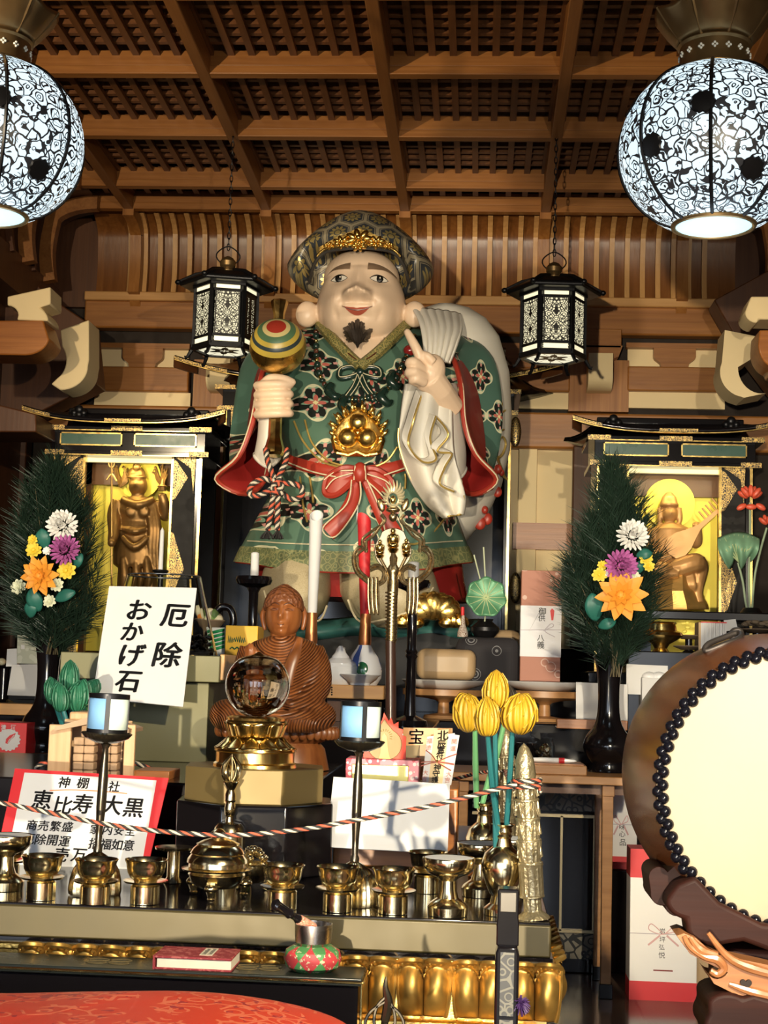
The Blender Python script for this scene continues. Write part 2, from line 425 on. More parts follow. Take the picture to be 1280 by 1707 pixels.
# wall bays below the beam
struct(wrect(800, 743, 960, 1080, D+.05, .04), PLASTER, smooth=0)
struct(wrect(862, 743, 893, 1080, D+.02, .05), PLASTER, bevel=.004)
struct(wrect(855, 872, 960, 916, D+.0, .06), WOODR, smooth=0)
struct(wrect(953, 743, 990, 1080, D-.03, .1), WOODD, bevel=.006)
struct(wrect(395, 743, 470, 1080, D+.05, .04), PLASTER, smooth=0)
struct(wrect(388, 862, 440, 905, D+.0, .06), WOODR, smooth=0)
struct(wrect(345, 743, 386, 1080, D-.03, .1), WOODZ, bevel=.006)
struct(wrect(0, 700, 36, 1080, D-.03, .1), WOODD, bevel=.006)
# side bracket arms that carry the aisle roofs
def bracket(pts, d, t, m, mx=None):
    e = MB(); e.prism([(at(x, y, d).x, at(x, y, d).z) for x, y in pts], d, d+t); struct(e, m, smooth=30, bevel=.006)
arc = lambda cx, cy, rx, ry, a0, a1, n=10: [(cx+rx*cos(radians(a0+(a1-a0)*i/n)), cy+ry*sin(radians(a0+(a1-a0)*i/n))) for i in range(n+1)]
bracket([(-70, 534), (72, 534)]+arc(40, 560, 42, 32, 10, 90)+[(-70, 590)], 6.3, .2, WOODR)
bracket([(12, 494), (84, 478), (84, 507)]+arc(50, 535, 30, 26, -60, 0, 5)+[(28, 533)]+arc(12, 525, 18, 16, 0, -90, 5), 6.3, .18, PLASTER)
bracket([(100, 550), (148, 533), (148, 600)]+arc(100, 610, 46, 40, 0, 90)+[(85, 640)]+arc(80, 600, 30, 35, 60, -40), 6.75, .2, PLASTER)
bracket([(-60, 660), (60, 690), (60, 720), (-60, 720)], 6.2, .3, WOODD)
bracket([(1252, 494), (1340, 494), (1340, 534), (1265, 532)]+arc(1262, 520, 20, 18, 90, 180, 5), 6.3, .18, PLASTER)
bracket([(1266, 550), (1340, 550), (1340, 630), (1290, 620)]+arc(1300, 575, 36, 40, 110, 190), 6.3, .2, WOODR)
bracket([(1208, 550), (1268, 562), (1250, 600)]+arc(1270, 612, 40, 44, 180, 80)+[(1240, 663)]+arc(1250, 620, 50, 44, 120, 200), 6.75, .2, PLASTER)
bracket([(1190, 500), (1300, 440), (1300, 660), (1225, 560)], 7.2, .2, WOODD)
bracket([(-20, 400), (90, 500), (150, 540), (160, 640), (60, 690), (-20, 690)], 7.3, .2, WOODD)
# ------------------------------------------------------------------ the great statue
SKIN = mat('painted_skin', (.80, .585, .41), .42, 0, .03, 8)
def robe_material(name, base, sx=1.0, medal=True):
    m = Mt(name); x, y, z = m.xyz(m.co((1, 1, 1)))
    px_ = x+y*.55
    nz = m.noise(m.co(), 6, 3)
    col = m.mix(nz, hsv(base, .7), hsv(base, 1.3))
    if medal:
        c = m.vec(px_, z, 0.0); V = m.vors(c, 4.6*sx, .55, '2D')
        dx, dy, _ = m.xyz(m.vm('SUBTRACT', m.vm('SCALE', c, 1.0) if 0 else c, V['Position']))
        r = (dx*dx+dy*dy).rt(); th = dy.at2(dx)
        R = ((th*4).cs()*.014+.074)*(1/sx); q = r/R
        lobes = (th*8).cs()
        inner = (q*2.4*pi).sn()+lobes*.9
        CR, GR, RD, DK = (.62, .60, .40), (.20, .34, .24), (.50, .13, .10), (.012, .016, .014)
        body = m.mix(inner.gt(.1), DK, GR)
        body = m.mix(inner.gt(.95), body, CR)
        petal = q.lt((th*4+.8).cs()*.16+.30)
        body = m.mix(petal, body, RD); body = m.mix(q.lt(.12), body, (.75, .66, .35))
        tip = ((q-.72).ab().lt(.1))._m('MULTIPLY', lobes.gt(.72)); body = m.mix(tip, body, (.62, .3, .26))
        col = m.mix(q.lt(1.0), col, body); col = m.mix((q-1.0).ab().lt(.055), col, CR)
    return m.out(col, .42)
ROBE = robe_material('green_robe_with_medallions', (.085, .165, .118), 1.15)
SLEEVE = robe_material('green_sleeve_with_medallions', (.065, .135, .105), 1.3)
def band_material(name, base, line, sc=30):
    m = Mt(name); v = m.co(); e = m.vor(v, sc, 'DISTANCE_TO_EDGE'); f = m.vor(v, sc)
    return m.out(m.mix((e.lt(.06)).mx((f-.3).ab().lt(.05)), base, line), .45)
HEM = band_material('olive_brocade_band', (.13, .16, .075), (.27, .27, .12), 34)
OLIVE = band_material('olive_collar_brocade', (.12, .12, .04), (.34, .27, .09), 60)
REDC = mat('red_painted_cloth', (.36, .035, .02), .4, 0, .12, 10)
REDD = mat('deep_red_lining', (.27, .016, .014), .4, 0, .1, 10)
CREAM = mat('cream_outline_paint', (.70, .62, .42), .5, 0, .05)
WHITEC = mat('white_painted_cloth', (.70, .66, .58), .5, 0, .06, 6)
GOLDP = mat('gold_paint_line', (.62, .44, .13), .35, .6, .1)
TROU = band_material('cream_weave', (.56, .48, .31), (.46, .38, .23), 110)
DARKG = mat('dark_green_glaze', (.012, .03, .022), .25, 0, .2)
BEADB = mat('brown_bead', (.10, .03, .015), .25, 0, .2)
HAIRB = mat('dark_painted_hair', (.035, .026, .02), .5, 0, .2, 30)
EYEW = mat('eye_white', (.82, .75, .64), .25, 0, 0); EYEB = Mt('dark_iris').out((.004, .003, .002), .35, **{'Specular IOR Level': .2})
LIPS = mat('red_lips', (.46, .10, .06), .4, 0, .1)
BROW = mat('brown_painted_brow', (.24, .155, .095), .5, 0, .1)
def hat_material():
    m = Mt('hexagon_brocade_hat'); x, y, z = m.xyz(m.co()); k = 1/.106
    u = (x+0.0)*k; v = (z+y*.25)*k; s3 = 1.7320508
    def cell(o): return ((u+o).fr()-.5), ((v/s3+o).fr()-.5)*s3
    ax, ay = cell(0.0); bx, by = cell(.5)
    da = ax*ax+ay*ay; db = bx*bx+by*by; t = da.lt(db)
    gx = ax*t+bx*(t*-1+1); gy = ay*t+by*(t*-1+1)
    hd = gx.ab().mx(gx.ab()*.5+gy.ab()*.8660254)
    r = (gx*gx+gy*gy).rt(); th = gy.at2(gx)
    fl = r.lt((th*5+1.0).cs().ab()*.16+.17)
    edge = ((hd-.47).ab().lt(.03)).mx((hd-.395).ab().lt(.013))
    G = (.42, .32, .12); B = (.03, .034, .04)
    col = m.mix(edge, m.mix(hd.gt(.41), B, (.045, .042, .04)), (.23, .195, .13))
    vein = ((th*5+1.0).cs().ab().lt(.12)).mx((r-.13).ab().lt(.02))
    gold = fl*(vein*-1+1)
    col = m.mix(gold, col, G)
    return m.out(col, .34, gold*.6)
HATM = hat_material()
ST = thing('deity_statue', 'large painted wooden statue of a smiling bearded deity in green robes under the ceiling', 'statue', at(598, 1042, 6.1))
AX = 6.05
TOR = [(533, 604, 60, .08), (548, 604, 100, .14), (570, 604, 128, .2), (600, 603, 142, .25), (640, 600, 147, .31), (680, 598, 146, .35), (720, 596, 141, .385), (755, 596, 136, .375), (785, 598, 132, .335), (805, 599, 140, .335), (840, 598, 156, .35), (880, 594, 172, .37), (912, 591, 184, .385), (940, 590, 190, .39)]
def tor(py):
    for a, b in zip(TOR, TOR[1:]):
        if a[0] <= py <= b[0]:
            t = (py-a[0])/(b[0]-a[0]); return [a[i]+(b[i]-a[i])*t for i in range(4)]
    return TOR[0] if py < TOR[0][0] else TOR[-1]
def torso_d(px, py):
    _, cx, hw, dp = tor(py); u = min(.98, abs(px-cx)/hw); return AX-dp*sqrt(1-u*u)
def on(px, py, off=.006):
    d = torso_d(px, py)-off; return at(px, py, d)
N = 56; rings = []
ys = [533+(940-533)*i/44 for i in range(45)]
for py in ys:
    _, cx, hw, dp = tor(py); r = []
    fold = max(0, (py-800)/140)
    for j in range(N):
        a = 2*pi*j/N; s_, c_ = sin(a), cos(a)
        k = 1+fold*.035*sin(9*a)+fold*.012*sin(17*a)
        d = AX-dp*s_*k if s_ > 0 else AX-.24*s_
        q = at(cx+hw*c_*k, py+(fold**3)*(18*max(0, s_)**2-4), AX); q.y = d
        # keep the silhouette: shift x towards the pixel at the true depth
        q.x = at(cx+hw*c_*k, py, d).x if s_ > 0 else q.x
        q.z = at(cx+hw*c_*k, py+(fold**3)*(18*max(0, s_)**2-4), d).z if s_ > 0 else q.z
        r.append(q)
    rings.append(r)
MB().loft(rings, caps=True).build('robe', ROBE, ST, smooth=60)
hm = MB(); hr = []
for t, g in ((0, .004), (.5, .009), (1, .012), (1, -.01)):
    base = rings[41]; low = rings[44]
    hr.append([(low[j] if t == 1 else base[j].lerp(low[j], t))+(Vector((low[j].x-at(590, 940, AX).x, low[j].y-AX, 0)).normalized()*g) for j in range(N)])
hm.loft(hr, caps=False).build('hem_border', HEM, ST, smooth=60)
rm = MB()
rm.tube(rings[44], .006, 6, closed=True).build('hem_piping', REDC, ST)
rm = MB(); rm.tube([p+Vector((0, -.006, 0)) for p in rings[40][2:27]], .0025, 5).build('hem_line', CREAM, ST)
# red under-skirt and cream trousers
u = []
for py, hw, dp in ((930, 172, .30), (965, 176, .27), (1000, 184, .24)):
    u.append([Vector((at(598+hw*cos(a), py, AX).x, AX-dp*sin(a)+.02, at(598, py, AX).z)) for a in [2*pi*j/40 for j in range(40)]])
MB().loft(u).build('under_skirt', REDD, ST, smooth=60)
def pix_loft(rows, n=28, pw=2.0, wob=0):
    """rows of (py, cx, half-width px, centre depth, front, back)"""
    R = []
    for py, cx, hw, dc, fr, bk in rows:
        r = []
        for j in range(n):
            a = 2*pi*j/n; c_ = abs(cos(a))**(2/pw)*(1 if cos(a) > 0 else -1); s_ = abs(sin(a))**(2/pw)*(1 if sin(a) > 0 else -1)
            d = dc-(fr if s_ > 0 else bk)*s_*(1+wob*sin(7*a)); r.append(at(cx+hw*c_, py, d))
        R.append(r)
    return R
tr = MB()
tr.loft(pix_loft([(915, 500, 50, 5.95, .18, .15), (950, 497, 58, 5.9, .24, .15), (990, 490, 62, 5.88, .28, .15), (1015, 486, 58, 5.88, .28, .15), (1030, 482, 48, 5.88, .24, .15), (1046, 480, 40, 5.9, .2, .15)], wob=.03))
tr.loft(pix_loft([(915, 640, 70, 5.95, .18, .15), (950, 640, 82, 5.9, .25, .15), (990, 650, 84, 5.88, .28, .15), (1015, 655, 76, 5.88, .27, .15), (1032, 660, 62, 5.9, .22, .15), (1046, 662, 50, 5.9, .2, .15)], wob=.03))
tr.build('trousers', TROU, ST, smooth=60)
cf = MB()
for pts in ([(440, 985, 5.66), (452, 1012, 5.6), (490, 1022, 5.58), (530, 1035, 5.6), (545, 1010, 5.66)], [(580, 1000, 5.64), (600, 1036, 5.6), (650, 1030, 5.58), (700, 1010, 5.62), (722, 980, 5.7)]):
    cf.tube(catmull([at(*p) for p in pts], 6), .0042, 6)
cf.build('trouser_hem', CREAM, ST)
# sleeves
def ring_sleeve(A, B, C, nm, mt):
    rs = [[p for p in catmull([at(*q) for q in R], 5, True)] for R in (A, B, C)]
    full = []
    for i in range(len(rs[0])):
        full.append(catmull([r[i] for r in rs], 7))
    R = [[full[i][k] for i in range(len(full))] for k in range(len(full[0]))]
    MB().loft(R, caps=False).build(nm, mt, ST, smooth=80)
    return rs
def lining(C, B, nm, depth=.55):
    cen = sum(C, Vector())/len(C); R = []
    for t, s in ((0, 1), (.03, .93), (.3, .84), (depth, .7)):
        R.append([(cen+(p-cen)*s).lerp(q, t) for p, q in zip(C, B)])
    m_ = MB().loft(R, caps=False); e = len(R[-1]); m_.add(R[-1], [tuple(range(e))]); m_.build(nm, REDD, ST, smooth=80)
A1 = [(470, 545, 6.02), (494, 556, 5.9), (503, 590, 5.85), (494, 628, 5.88), (470, 645, 6.0), (445, 632, 6.1), (432, 595, 6.12), (445, 556, 6.1)]
B1 = [(428, 584, 5.95), (446, 604, 5.82), (446, 650, 5.74), (430, 706, 5.74), (398, 752, 5.84), (383, 742, 6.0), (388, 690, 6.08), (401, 618, 6.05)]
C1 = [(442, 616, 5.82), (431, 648, 5.70), (420, 705, 5.66), (398, 760, 5.66), (361, 798, 5.74), (408, 823, 5.8), (444, 792, 5.9), (452, 690, 5.92)]
rs = ring_sleeve(A1, B1, C1, 'sleeve', SLEEVE); lining(rs[2], rs[1], 'sleeve_lining')
MB().tube(rs[2], .011, 8, True).build('sleeve_lip', REDC, ST)
MB().tube([p+Vector((-.006, -.008, -.003)) for p in rs[2]], .0035, 5, True).build('sleeve_piping', CREAM, ST)
A2 = [(735, 540, 6.05), (712, 552, 5.92), (702, 590, 5.86), (712, 628, 5.88), (740, 650, 6.0), (770, 632, 6.1), (785, 595, 6.12), (768, 552, 6.1)]
B2 = [(775, 572, 5.95), (752, 600, 5.82), (752, 650, 5.74), (768, 706, 5.72), (800, 760, 5.82), (828, 752, 5.98), (838, 690, 6.05), (824, 606, 6.05)]
C2 = [(752, 598, 5.80), (768, 640, 5.68), (774, 705, 5.64), (792, 756, 5.65), (827, 798, 5.74), (795, 823, 5.8), (768, 806, 5.9), (752, 700, 5.92)]
rs2 = ring_sleeve(A2, B2, C2, 'sleeve', SLEEVE); lining(rs2[2], rs2[1], 'sleeve_lining')
MB().tube(rs2[2], .011, 8, True).build('sleeve_lip', REDC, ST)
MB().tube([p+Vector((.006, -.008, -.003)) for p in rs2[2]], .0035, 5, True).build('sleeve_piping', CREAM, ST)
# inner white sleeves
iw = MB()
R = [[at(*q) for q in r] for r in ([(452, 640, 5.72), (470, 645, 5.66), (476, 655, 5.74), (460, 650, 5.85)], [(434, 680, 5.70), (452, 690, 5.62), (466, 690, 5.72), (452, 690, 5.85)], [(430, 725, 5.69), (445, 735, 5.62), (460, 735, 5.72), (450, 730, 5.84)], [(424, 758, 5.70), (446, 778, 5.64), (466, 762, 5.72), (450, 752, 5.84)])]
R = [catmull(r, 6, True) for r in R]; R = [[catmull([r[i] for r in R], 5)[k] for i in range(24)] for k in range(16)]
iw.loft(R, caps=False)
iw.tube(R[-1], .006, 6, True); iw.build('inner_sleeve', WHITEC, ST, smooth=80, thick=.004); iw = MB()
R = [[at(*q) for q in r] for r in ([(728, 655, 5.60), (748, 640, 5.62), (760, 640, 5.72), (740, 650, 5.75)], [(722, 700, 5.6), (750, 690, 5.6), (770, 690, 5.72), (745, 690, 5.8)], [(735, 750, 5.62), (758, 752, 5.6), (776, 745, 5.72), (752, 740, 5.82)], [(740, 792, 5.66), (764, 798, 5.64), (776, 780, 5.74), (755, 775, 5.82)])]
R = [catmull(r, 6, True) for r in R]; R = [[catmull([r[i] for r in R], 5)[k] for i in range(24)] for k in range(16)]
iw.loft(R, caps=False); iw.tube(R[-1], .005, 6, True)
iw.build('inner_sleeve', WHITEC, ST, smooth=80, thick=.004)
# sack over the shoulder
sk = MB(); c0 = at(728, 722, 6.32)
sk.loft(pix_loft([(505, 742, 10, 6.2, .1, .1), (512, 745, 36, 6.2, .16, .2), (530, 748, 62, 6.22, .2, .25), (560, 750, 82, 6.25, .24, .3), (620, 745, 104, 6.28, .26, .34), (690, 737, 116, 6.3, .28, .36), (750, 732, 118, 6.3, .28, .36), (810, 724, 112, 6.3, .26, .34), (860, 716, 96, 6.3, .24, .3), (900, 705, 74, 6.3, .2, .25), (925, 698, 40, 6.3, .12, .15)], 40))
sk.build('sack', WHITEC, ST, smooth=80)
def sack_d(px, py): 
    t = [(560, 750, 82, .24), (620, 745, 104, .26), (690, 737, 116, .28), (750, 732, 118, .28), (810, 724, 112, .26), (860, 716, 96, .24), (900, 705, 74, .2)]
    for a, b in zip(t, t[1:]):
        if a[0] <= py <= b[0]:
            k = (py-a[0])/(b[0]-a[0]); cx, hw, f = [a[i]+(b[i]-a[i])*k for i in (1, 2, 3)]; return 6.28-f*sqrt(max(.02, 1-((px-cx)/hw)**2))
    return 6.1
sg = MB()
for pts in ([(826, 660), (836, 672), (832, 690), (842, 684)], [(831, 738), (838, 728), (843, 740), (838, 756), (830, 762), (824, 748), (830, 722), (840, 716)], [(830, 762), (838, 790), (846, 800)], [(826, 700), (822, 725), (828, 760), (840, 790)]):
    sg.tube(catmull([at(x, y, sack_d(x, y)-.003) for x, y in pts], 6), [.003, .006, .004], 6)
for x, y, r in ((830, 782, 7), (836, 788, 5), (829, 820, 8), (820, 812, 4), (812, 865, 9), (800, 872, 10), (822, 772, 4), (808, 850, 6)):
    MB().ell(at(x, y, sack_d(x, y)), sz(r, 6), .012, sz(r*1.2, 6), 12, 8).build('sack_painted_cloud', REDC, ST)
sg.build('sack_scrolls', GOLDP, ST)
# white pleated cloth over the shoulder
def pleats(u, v):
    a = catmull([at(688, 516, 5.86), at(700, 540, 5.76), at(706, 570, 5.70), at(708, 604, 5.68)], 8)
    b = catmull([at(768, 524, 5.98), at(770, 548, 5.82), at(762, 575, 5.73), at(750, 606, 5.70)], 8)
    i = min(int(v*24), 23); f = v*24-i
    p = a[i].lerp(a[i+1], f).lerp(b[i].lerp(b[i+1], f), u); p.y -= .03*sin(pi*u)+.007*sin(u*2*pi*6+v*1.2)
    return p
MB().grid(pleats, 60, 24).build('shoulder_cloth', WHITEC, ST, smooth=80, thick=.012)
# hanging gathered cloth below the hand
LFT = catmull([(676, 640, 0), (668, 690, 0), (665, 740, 0), (684, 795, 0), (712, 838, 0), (742, 862, 0)], 8)
RGT = catmull([(752, 640, 0), (753, 700, 0), (756, 750, 0), (766, 795, 0), (773, 830, 0), (770, 858, 0)], 8)
def hang(u, v):
    i = min(int(v*40), 39); f = v*40-i; a = LFT[i].lerp(LFT[i+1], f); b = RGT[i].lerp(RGT[i+1], f); p = a.lerp(b, u)
    return at(p.x, p.y, 5.62+.03*sin(u*9+v*3)-.04*sin(pi*u)-.02*sin(v*5))
MB().grid(hang, 48, 40).build('hanging_cloth', WHITEC, ST, smooth=80, thick=.02)
def frill(pts, wdt, nm):
    p = catmull([at(*q) for q in pts], 10); L = len(p)
    def g(u, v):
        i = min(int(u*(L-1)), L-2); q = p[i].lerp(p[i+1], u*(L-1)-i); k = .5+.5*sin(u*2*pi*2.2)
        return q+Vector((wdt*(v-.5)*.5, -.012-.04*k*v, -wdt*.35*v))
    fo = MB().grid(g, 60, 6).build(nm, WHITEC, ST, smooth=80, thick=.012); MB().tube([g(i/60, 1.0)+Vector((0, -.007, 0)) for i in range(61)], .0042, 6).build('gold_edge', GOLDP, fo)
frill([(700, 650, 5.6), (684, 700, 5.56), (676, 735, 5.56), (700, 765, 5.54), (722, 760, 5.54), (712, 725, 5.54), (722, 690, 5.55)], .05, 'frill')
frill([(722, 690, 5.58), (742, 720, 5.55), (724, 745, 5.53), (748, 752, 5.56), (736, 775, 5.53), (728, 800, 5.54), (752, 815, 5.56)], .05, 'frill')
gl = MB(); gl.tube([hang(0, i/40)+Vector((0, -.012, 0)) for i in range(12, 41)]+[hang(i/20, 1)+Vector((0, -.012, 0)) for i in range(1, 21)]+[hang(1, 1-i/40)+Vector((0, -.012, 0)) for i in range(1, 10)], .0042, 6)
gl.build('cloth_gold_edging', GOLDP, ST)
# ------------------------------------------------------------------ heads
class Head:
    def __init__(s, c, rx, ry, rz, feats, jaw=.1, jz=-.5, pw=1.0):
        s.c = Vector(c); s.rx, s.ry, s.rz, s.fe, s.jaw, s.jz = rx, ry, rz, feats, jaw, jz
    def k(s, w): return 1+s.jaw*exp(-((w-s.jz)/.4)**2)-max(0, -w-.7)*.3
    def disp(s, u, w):
        d = 0
        for (fu, fw, su, sw, h) in s.fe:
            for sg in ((1, -1) if fu else (1,)): d += h*exp(-((u-sg*fu)/su)**2-((w-fw)/sw)**2)
        return d*s.rz
    def surf(s, x, z, off=.002):
        w = (z-s.c.z)/s.rz; u = (x-s.c.x)/(s.rx*s.k(w)); q = max(.01, 1-u*u-w*w)
        return Vector((x, s.c.y-s.ry*sqrt(q)-s.disp(u, w)-off, z))
    def uv(s, u, w, off=.002): return s.surf(s.c.x+u*s.rx*s.k(w), s.c.z+w*s.rz, off)
    def mesh(s, mb, n=72, m=56):
        def fn(q, p):
            w = q.z; x = s.rx*q.x*s.k(w); y = s.ry*q.y
            if q.y < 0.12: y -= s.disp(q.x, w)*min(1, (0.12-q.y)/.3)
            return Vector((x, y, p.z))
        return mb.ell(s.c, s.rx, s.ry, s.rz, n, m, fn=fn)
    def patch(s, mb, fn, nu=14, nv=5, off=.002):
        return mb.grid(lambda u, v: s.uv(*fn(u, v), off), nu, nv)
    def eye(s, white, iris, lid, eu, ew, hw, hh, look=0, off=.003, r=.5, sides=(-1, 1)):
        for sg in sides:
            sh = lambda u, v: (sg*eu+(u-.5)*2*hw, ew+(v-.5)*2*hh*(1-(abs(u-.5)*2)**2.2)+.25*hh*(1-((u-.5)*2)**2))
            if white is not None: s.patch(white, sh, 16, 4, off)
            if iris is not None:
                c = s.uv(sg*eu+look, ew+.2*hh, off+.004); iris.ell(c, hh*s.rz*1.05*r*2, .004*s.rz/.2, hh*s.rz*r*2, 14, 8)
            if lid is not None:
                lid.tube([s.uv(*sh(i/14, 1.1), off+.002) for i in range(15)], [s.rz*.006, s.rz*.016, s.rz*.012, s.rz*.004], 6)
                lid.tube([s.uv(*sh(i/14, -.05), off+.001) for i in range(15)], [s.rz*.004, s.rz*.007, s.rz*.004], 6)
hc = at(597, 493, 5.75); hc.y = 5.93; k6 = 5.75/F_PX
FE = [(0, .03, .14, .12, .38), (0, .28, .10, .26, .09), (.20, -.03, .085, .09, .34), (.45, .37, .24, .13, -.15), (.45, .40, .20, .07, .06), (.45, .60, .34, .10, .06), (.50, -.13, .25, .2, .15), (.62, -.55, .22, .25, .08),
      (0, -.28, .30, .10, .07), (0, -.43, .22, .05, -.05), (0, -.66, .26, .16, .13), (.36, -.20, .05, .14, -.07), (.46, -.36, .05, .12, -.06), (.80, -.38, .05, .2, -.05), (.20, -.15, .14, .035, -.09)]
HD = Head(hc, 76*k6, .215, 86*k6, FE, .06, -.3)
hb = MB(); HD.mesh(hb); fq = at(597, 448, 5.75); fq.y = 5.925; hb.ell(fq, 67*k6, .168, 52*k6, 40, 28)
for px, s in ((512, -1), (691, 1)):
    q = at(px, 524, 5.88); hb.ell(q, sz(20, 5.85), .04, sz(23, 5.85), 20, 14)
hb.loft(pix_loft([(530, 600, 44, 5.98, .09, .12), (560, 600, 50, 5.98, .11, .12), (600, 600, 60, 5.98, .13, .12)]))
hb.loft([[at(548, 548, 5.86), at(600, 560, 5.80), at(660, 548, 5.86)], [at(572, 580, 5.80), at(600, 585, 5.775), at(632, 580, 5.80)], [at(597, 604, 5.76), at(600, 606, 5.755), at(603, 604, 5.76)]], caps=False)
bake(hb.build('head', SKIN, ST, smooth=180), .005, 1)
for sg in (-1, 1):
    ew, ir, ld = MB(), MB(), MB(); HD.eye(ew, ir, ld, .45, .355, .20, .062, sides=(sg,), r=.64)
    ew = ew.build('eye', EYEW, ST); ir.build('iris', EYEB, ew); ld.build('eyelid', HAIRB, ew); MB().ell(HD.uv(sg*.45+.025, .385, .017), .0034).build('glint', EYEW, ew)
for sg in (-1, 1):
    br = MB(); HD.patch(br, lambda u, v: (sg*(.2+u*.62), .60+.14*sin(u*pi*.75+.2)-u*u*.16+(v-.5)*.30*(1-abs(u-.35)**1.5*1.6)), 16, 4, .012)
    br.build('eyebrow', BROW, ST)
lp = MB()
for k_, s_ in ((0, 1), (1, -1)):
    HD.patch(lp, lambda u, v: ((u-.5)*.56, -.335+.08*(abs(u-.5)*2)**2-.01+s_*v*(.055 if s_ > 0 else .075)*(1-(abs(u-.5)*2)**2)*(1 if s_ < 0 else 1-.3*exp(-((u-.5)/.08)**2))), 20, 5, .006)
lp.build('lips', LIPS, ST)
MB().tube([HD.uv((i/20-.5)*.64, -.34+.085*(abs(i/20-.5)*2)**2, .009) for i in range(21)], [.001, .0022, .001], 6).build('mouth_line', BEADB, ST)
be = MB()
for i in range(150):
    a = random.uniform(-1, 1); t = random.random(); u0 = a*.33*(1-.25*t); w0 = -.55-.22*t-.10*abs(a)+.06*(1-abs(a))
    p = HD.uv(u0, w0, .001); e = at(596+a*9*(1-t*.5), 566+12*(1-abs(a))*t+6*random.random(), 5.665+.02*random.random())
    m_ = p.lerp(e, .5)+Vector((0, -.022, .004)); be.tube([p, p.lerp(m_, .6), m_, e], [.005, .0055, .004, .0006], 5)
be.build('goatee', HAIRB, ST)
# hat, gold crest
ht = MB(); H0 = at(601, 447, 6.02)
def hatf(q, p):
    if q.z < 0: return Vector((p.x*(1-.12*q.z*q.z), p.y, p.z*.68))
    return Vector((p.x*(1-.40*q.z**1.15), p.y, p.z*1.0))
_hf = hatf
def hatf(q, p):
    r = _hf(q, p)
    if r.y < 0:
        f = min(1, max(0, (r.z-.015)/.04)); wx = min(1, max(0, (.74-abs(q.x))/.12)); r.y *= 1-(1-f)*wx*.8
    return r
ht.ell(H0, sz(126, 6.0), .275, sz(96, 6.0), 56, 36, fn=hatf); ht.build('hat', HATM, ST, smooth=180)
ba = MB()
def hat_front(px, py):
    q = at(px, py, 5.8); w_ = (q.z-H0.z)/sz(96, 6); u = (q.x-H0.x)/sz(126, 6)/(1-.40*max(0, w_)**1.15); return H0.y-.275*sqrt(max(.02, 1-u*u-w_*w_))
bp = catmull([(516, 470), (524, 440), (541, 421), (570, 415), (600, 413), (630, 415), (655, 421), (672, 440), (681, 470)] and [(x, y, 0) for x, y in ((516, 470), (524, 440), (541, 421), (570, 415), (600, 413), (630, 415), (655, 421), (672, 440), (681, 470))], 6)
ba.tube([at(p.x, p.y, min(hat_front(p.x, p.y), HD.surf(at(p.x, p.y, 5.75).x, at(p.x, p.y, 5.75).z).y if abs(p.x-597) < 66 else 9)-.008) for p in bp], .0075, 8); ba.build('hat_band', mat('dark_band', (.03, .026, .022), .4), ST)
bg = MB(); bg.tube([at(p.x, p.y-5, min(hat_front(p.x, p.y-5), 9)-.014) for p in bp[8:-8]], .006, 8)
for px, py, r, k in ((598, 398, 22, 0), (570, 404, 15, 1), (627, 404, 15, 2), (548, 410, 9, 3), (648, 410, 9, 4), (598, 410, 13, 5)):
    c_ = at(px, py, hat_front(px, py)-.02)
    for j in range(7):
        a = 2*pi*j/7+k; bg.ell(c_+Vector((cos(a)*sz(r*.62, 5.7), .0, sin(a)*sz(r*.36, 5.7))), sz(r*.5, 5.7), .016, sz(r*.26, 5.7), 10, 8, M=Euler((0, -a, 0)).to_matrix().to_4x4())
    bg.ell(c_+Vector((0, -.018, 0)), sz(r*.22, 5.7))
bg.loft([[at(x, y+dy, hat_front(x, y)-.012) for x, y in ((532, 416), (560, 400), (598, 384), (636, 400), (664, 416))] for dy in (-4, 10)], closed=False, caps=False)
bg.build('gold_crest', GILT, ST, smooth=60)
# collar, neck ribbon, necklace
def strip(mb, pts, wd, th=.008, upv=(0, -1, 0)):
    p = catmull(pts, 8) if len(pts) < 12 else pts; L = len(p)
    ww = lerpl(wd, L) if isinstance(wd, (list, tuple)) else [wd]*L
    R = []
    for i in range(L):
        t = (p[min(i+1, L-1)]-p[max(i-1, 0)]).normalized(); n = Vector(upv); s_ = t.cross(n).normalized(); n = s_.cross(t)
        R.append([p[i]-s_*ww[i]/2, p[i]-s_*ww[i]*.3-n*-th, p[i]+s_*ww[i]*.3+n*th, p[i]+s_*ww[i]/2])
    mb.loft([[q[0], q[1], q[2], q[3]] for q in R]); return mb
co = MB()
strip(co, [at(533, 540, 5.90), at(555, 566, 5.80), at(580, 592, 5.765), at(601, 611, 5.745)], .046, .018)
strip(co, [at(678, 540, 5.90), at(652, 566, 5.80), at(624, 592, 5.765), at(598, 612, 5.74)], .046, .018)
co.build('collar', OLIVE, ST, smooth=50)
ce = MB()
for s_ in ((540, 546, 560, 570, 585, 593, 600, 603), (671, 546, 648, 570, 620, 593, 602, 603)): ce.tube(catmull([at(s_[i], s_[i+1], 5.87-.035*i if i < 3 else 5.74) for i in (0, 2, 4, 6)], 5), .003, 6)
ce.build('collar_edge', BEADB, ST)
rb = MB(); rc = MB()
for sg in (-1, 1):
    lp_ = catmull([on(600, 622, .02), on(600+sg*14, 612, .03), on(600+sg*32, 616, .03), on(600+sg*34, 630, .03), on(600+sg*16, 628, .03), on(600, 622, .02)], 6)
    strip(rb, lp_, .022, .006); rc.tube([q+Vector((0, -.008, .004)) for q in lp_], .002, 5)
    tl = catmull([on(600, 624, .02), on(600+sg*9, 645, .025), on(600+sg*26, 668, .02)], 6)
    strip(rb, tl, [.02, .03, .036], .006); rc.tube([q+Vector((.009, -.009, 0)) for q in tl], .002, 5); rc.tube([q+Vector((-.009, -.009, 0)) for q in tl], .002, 5)
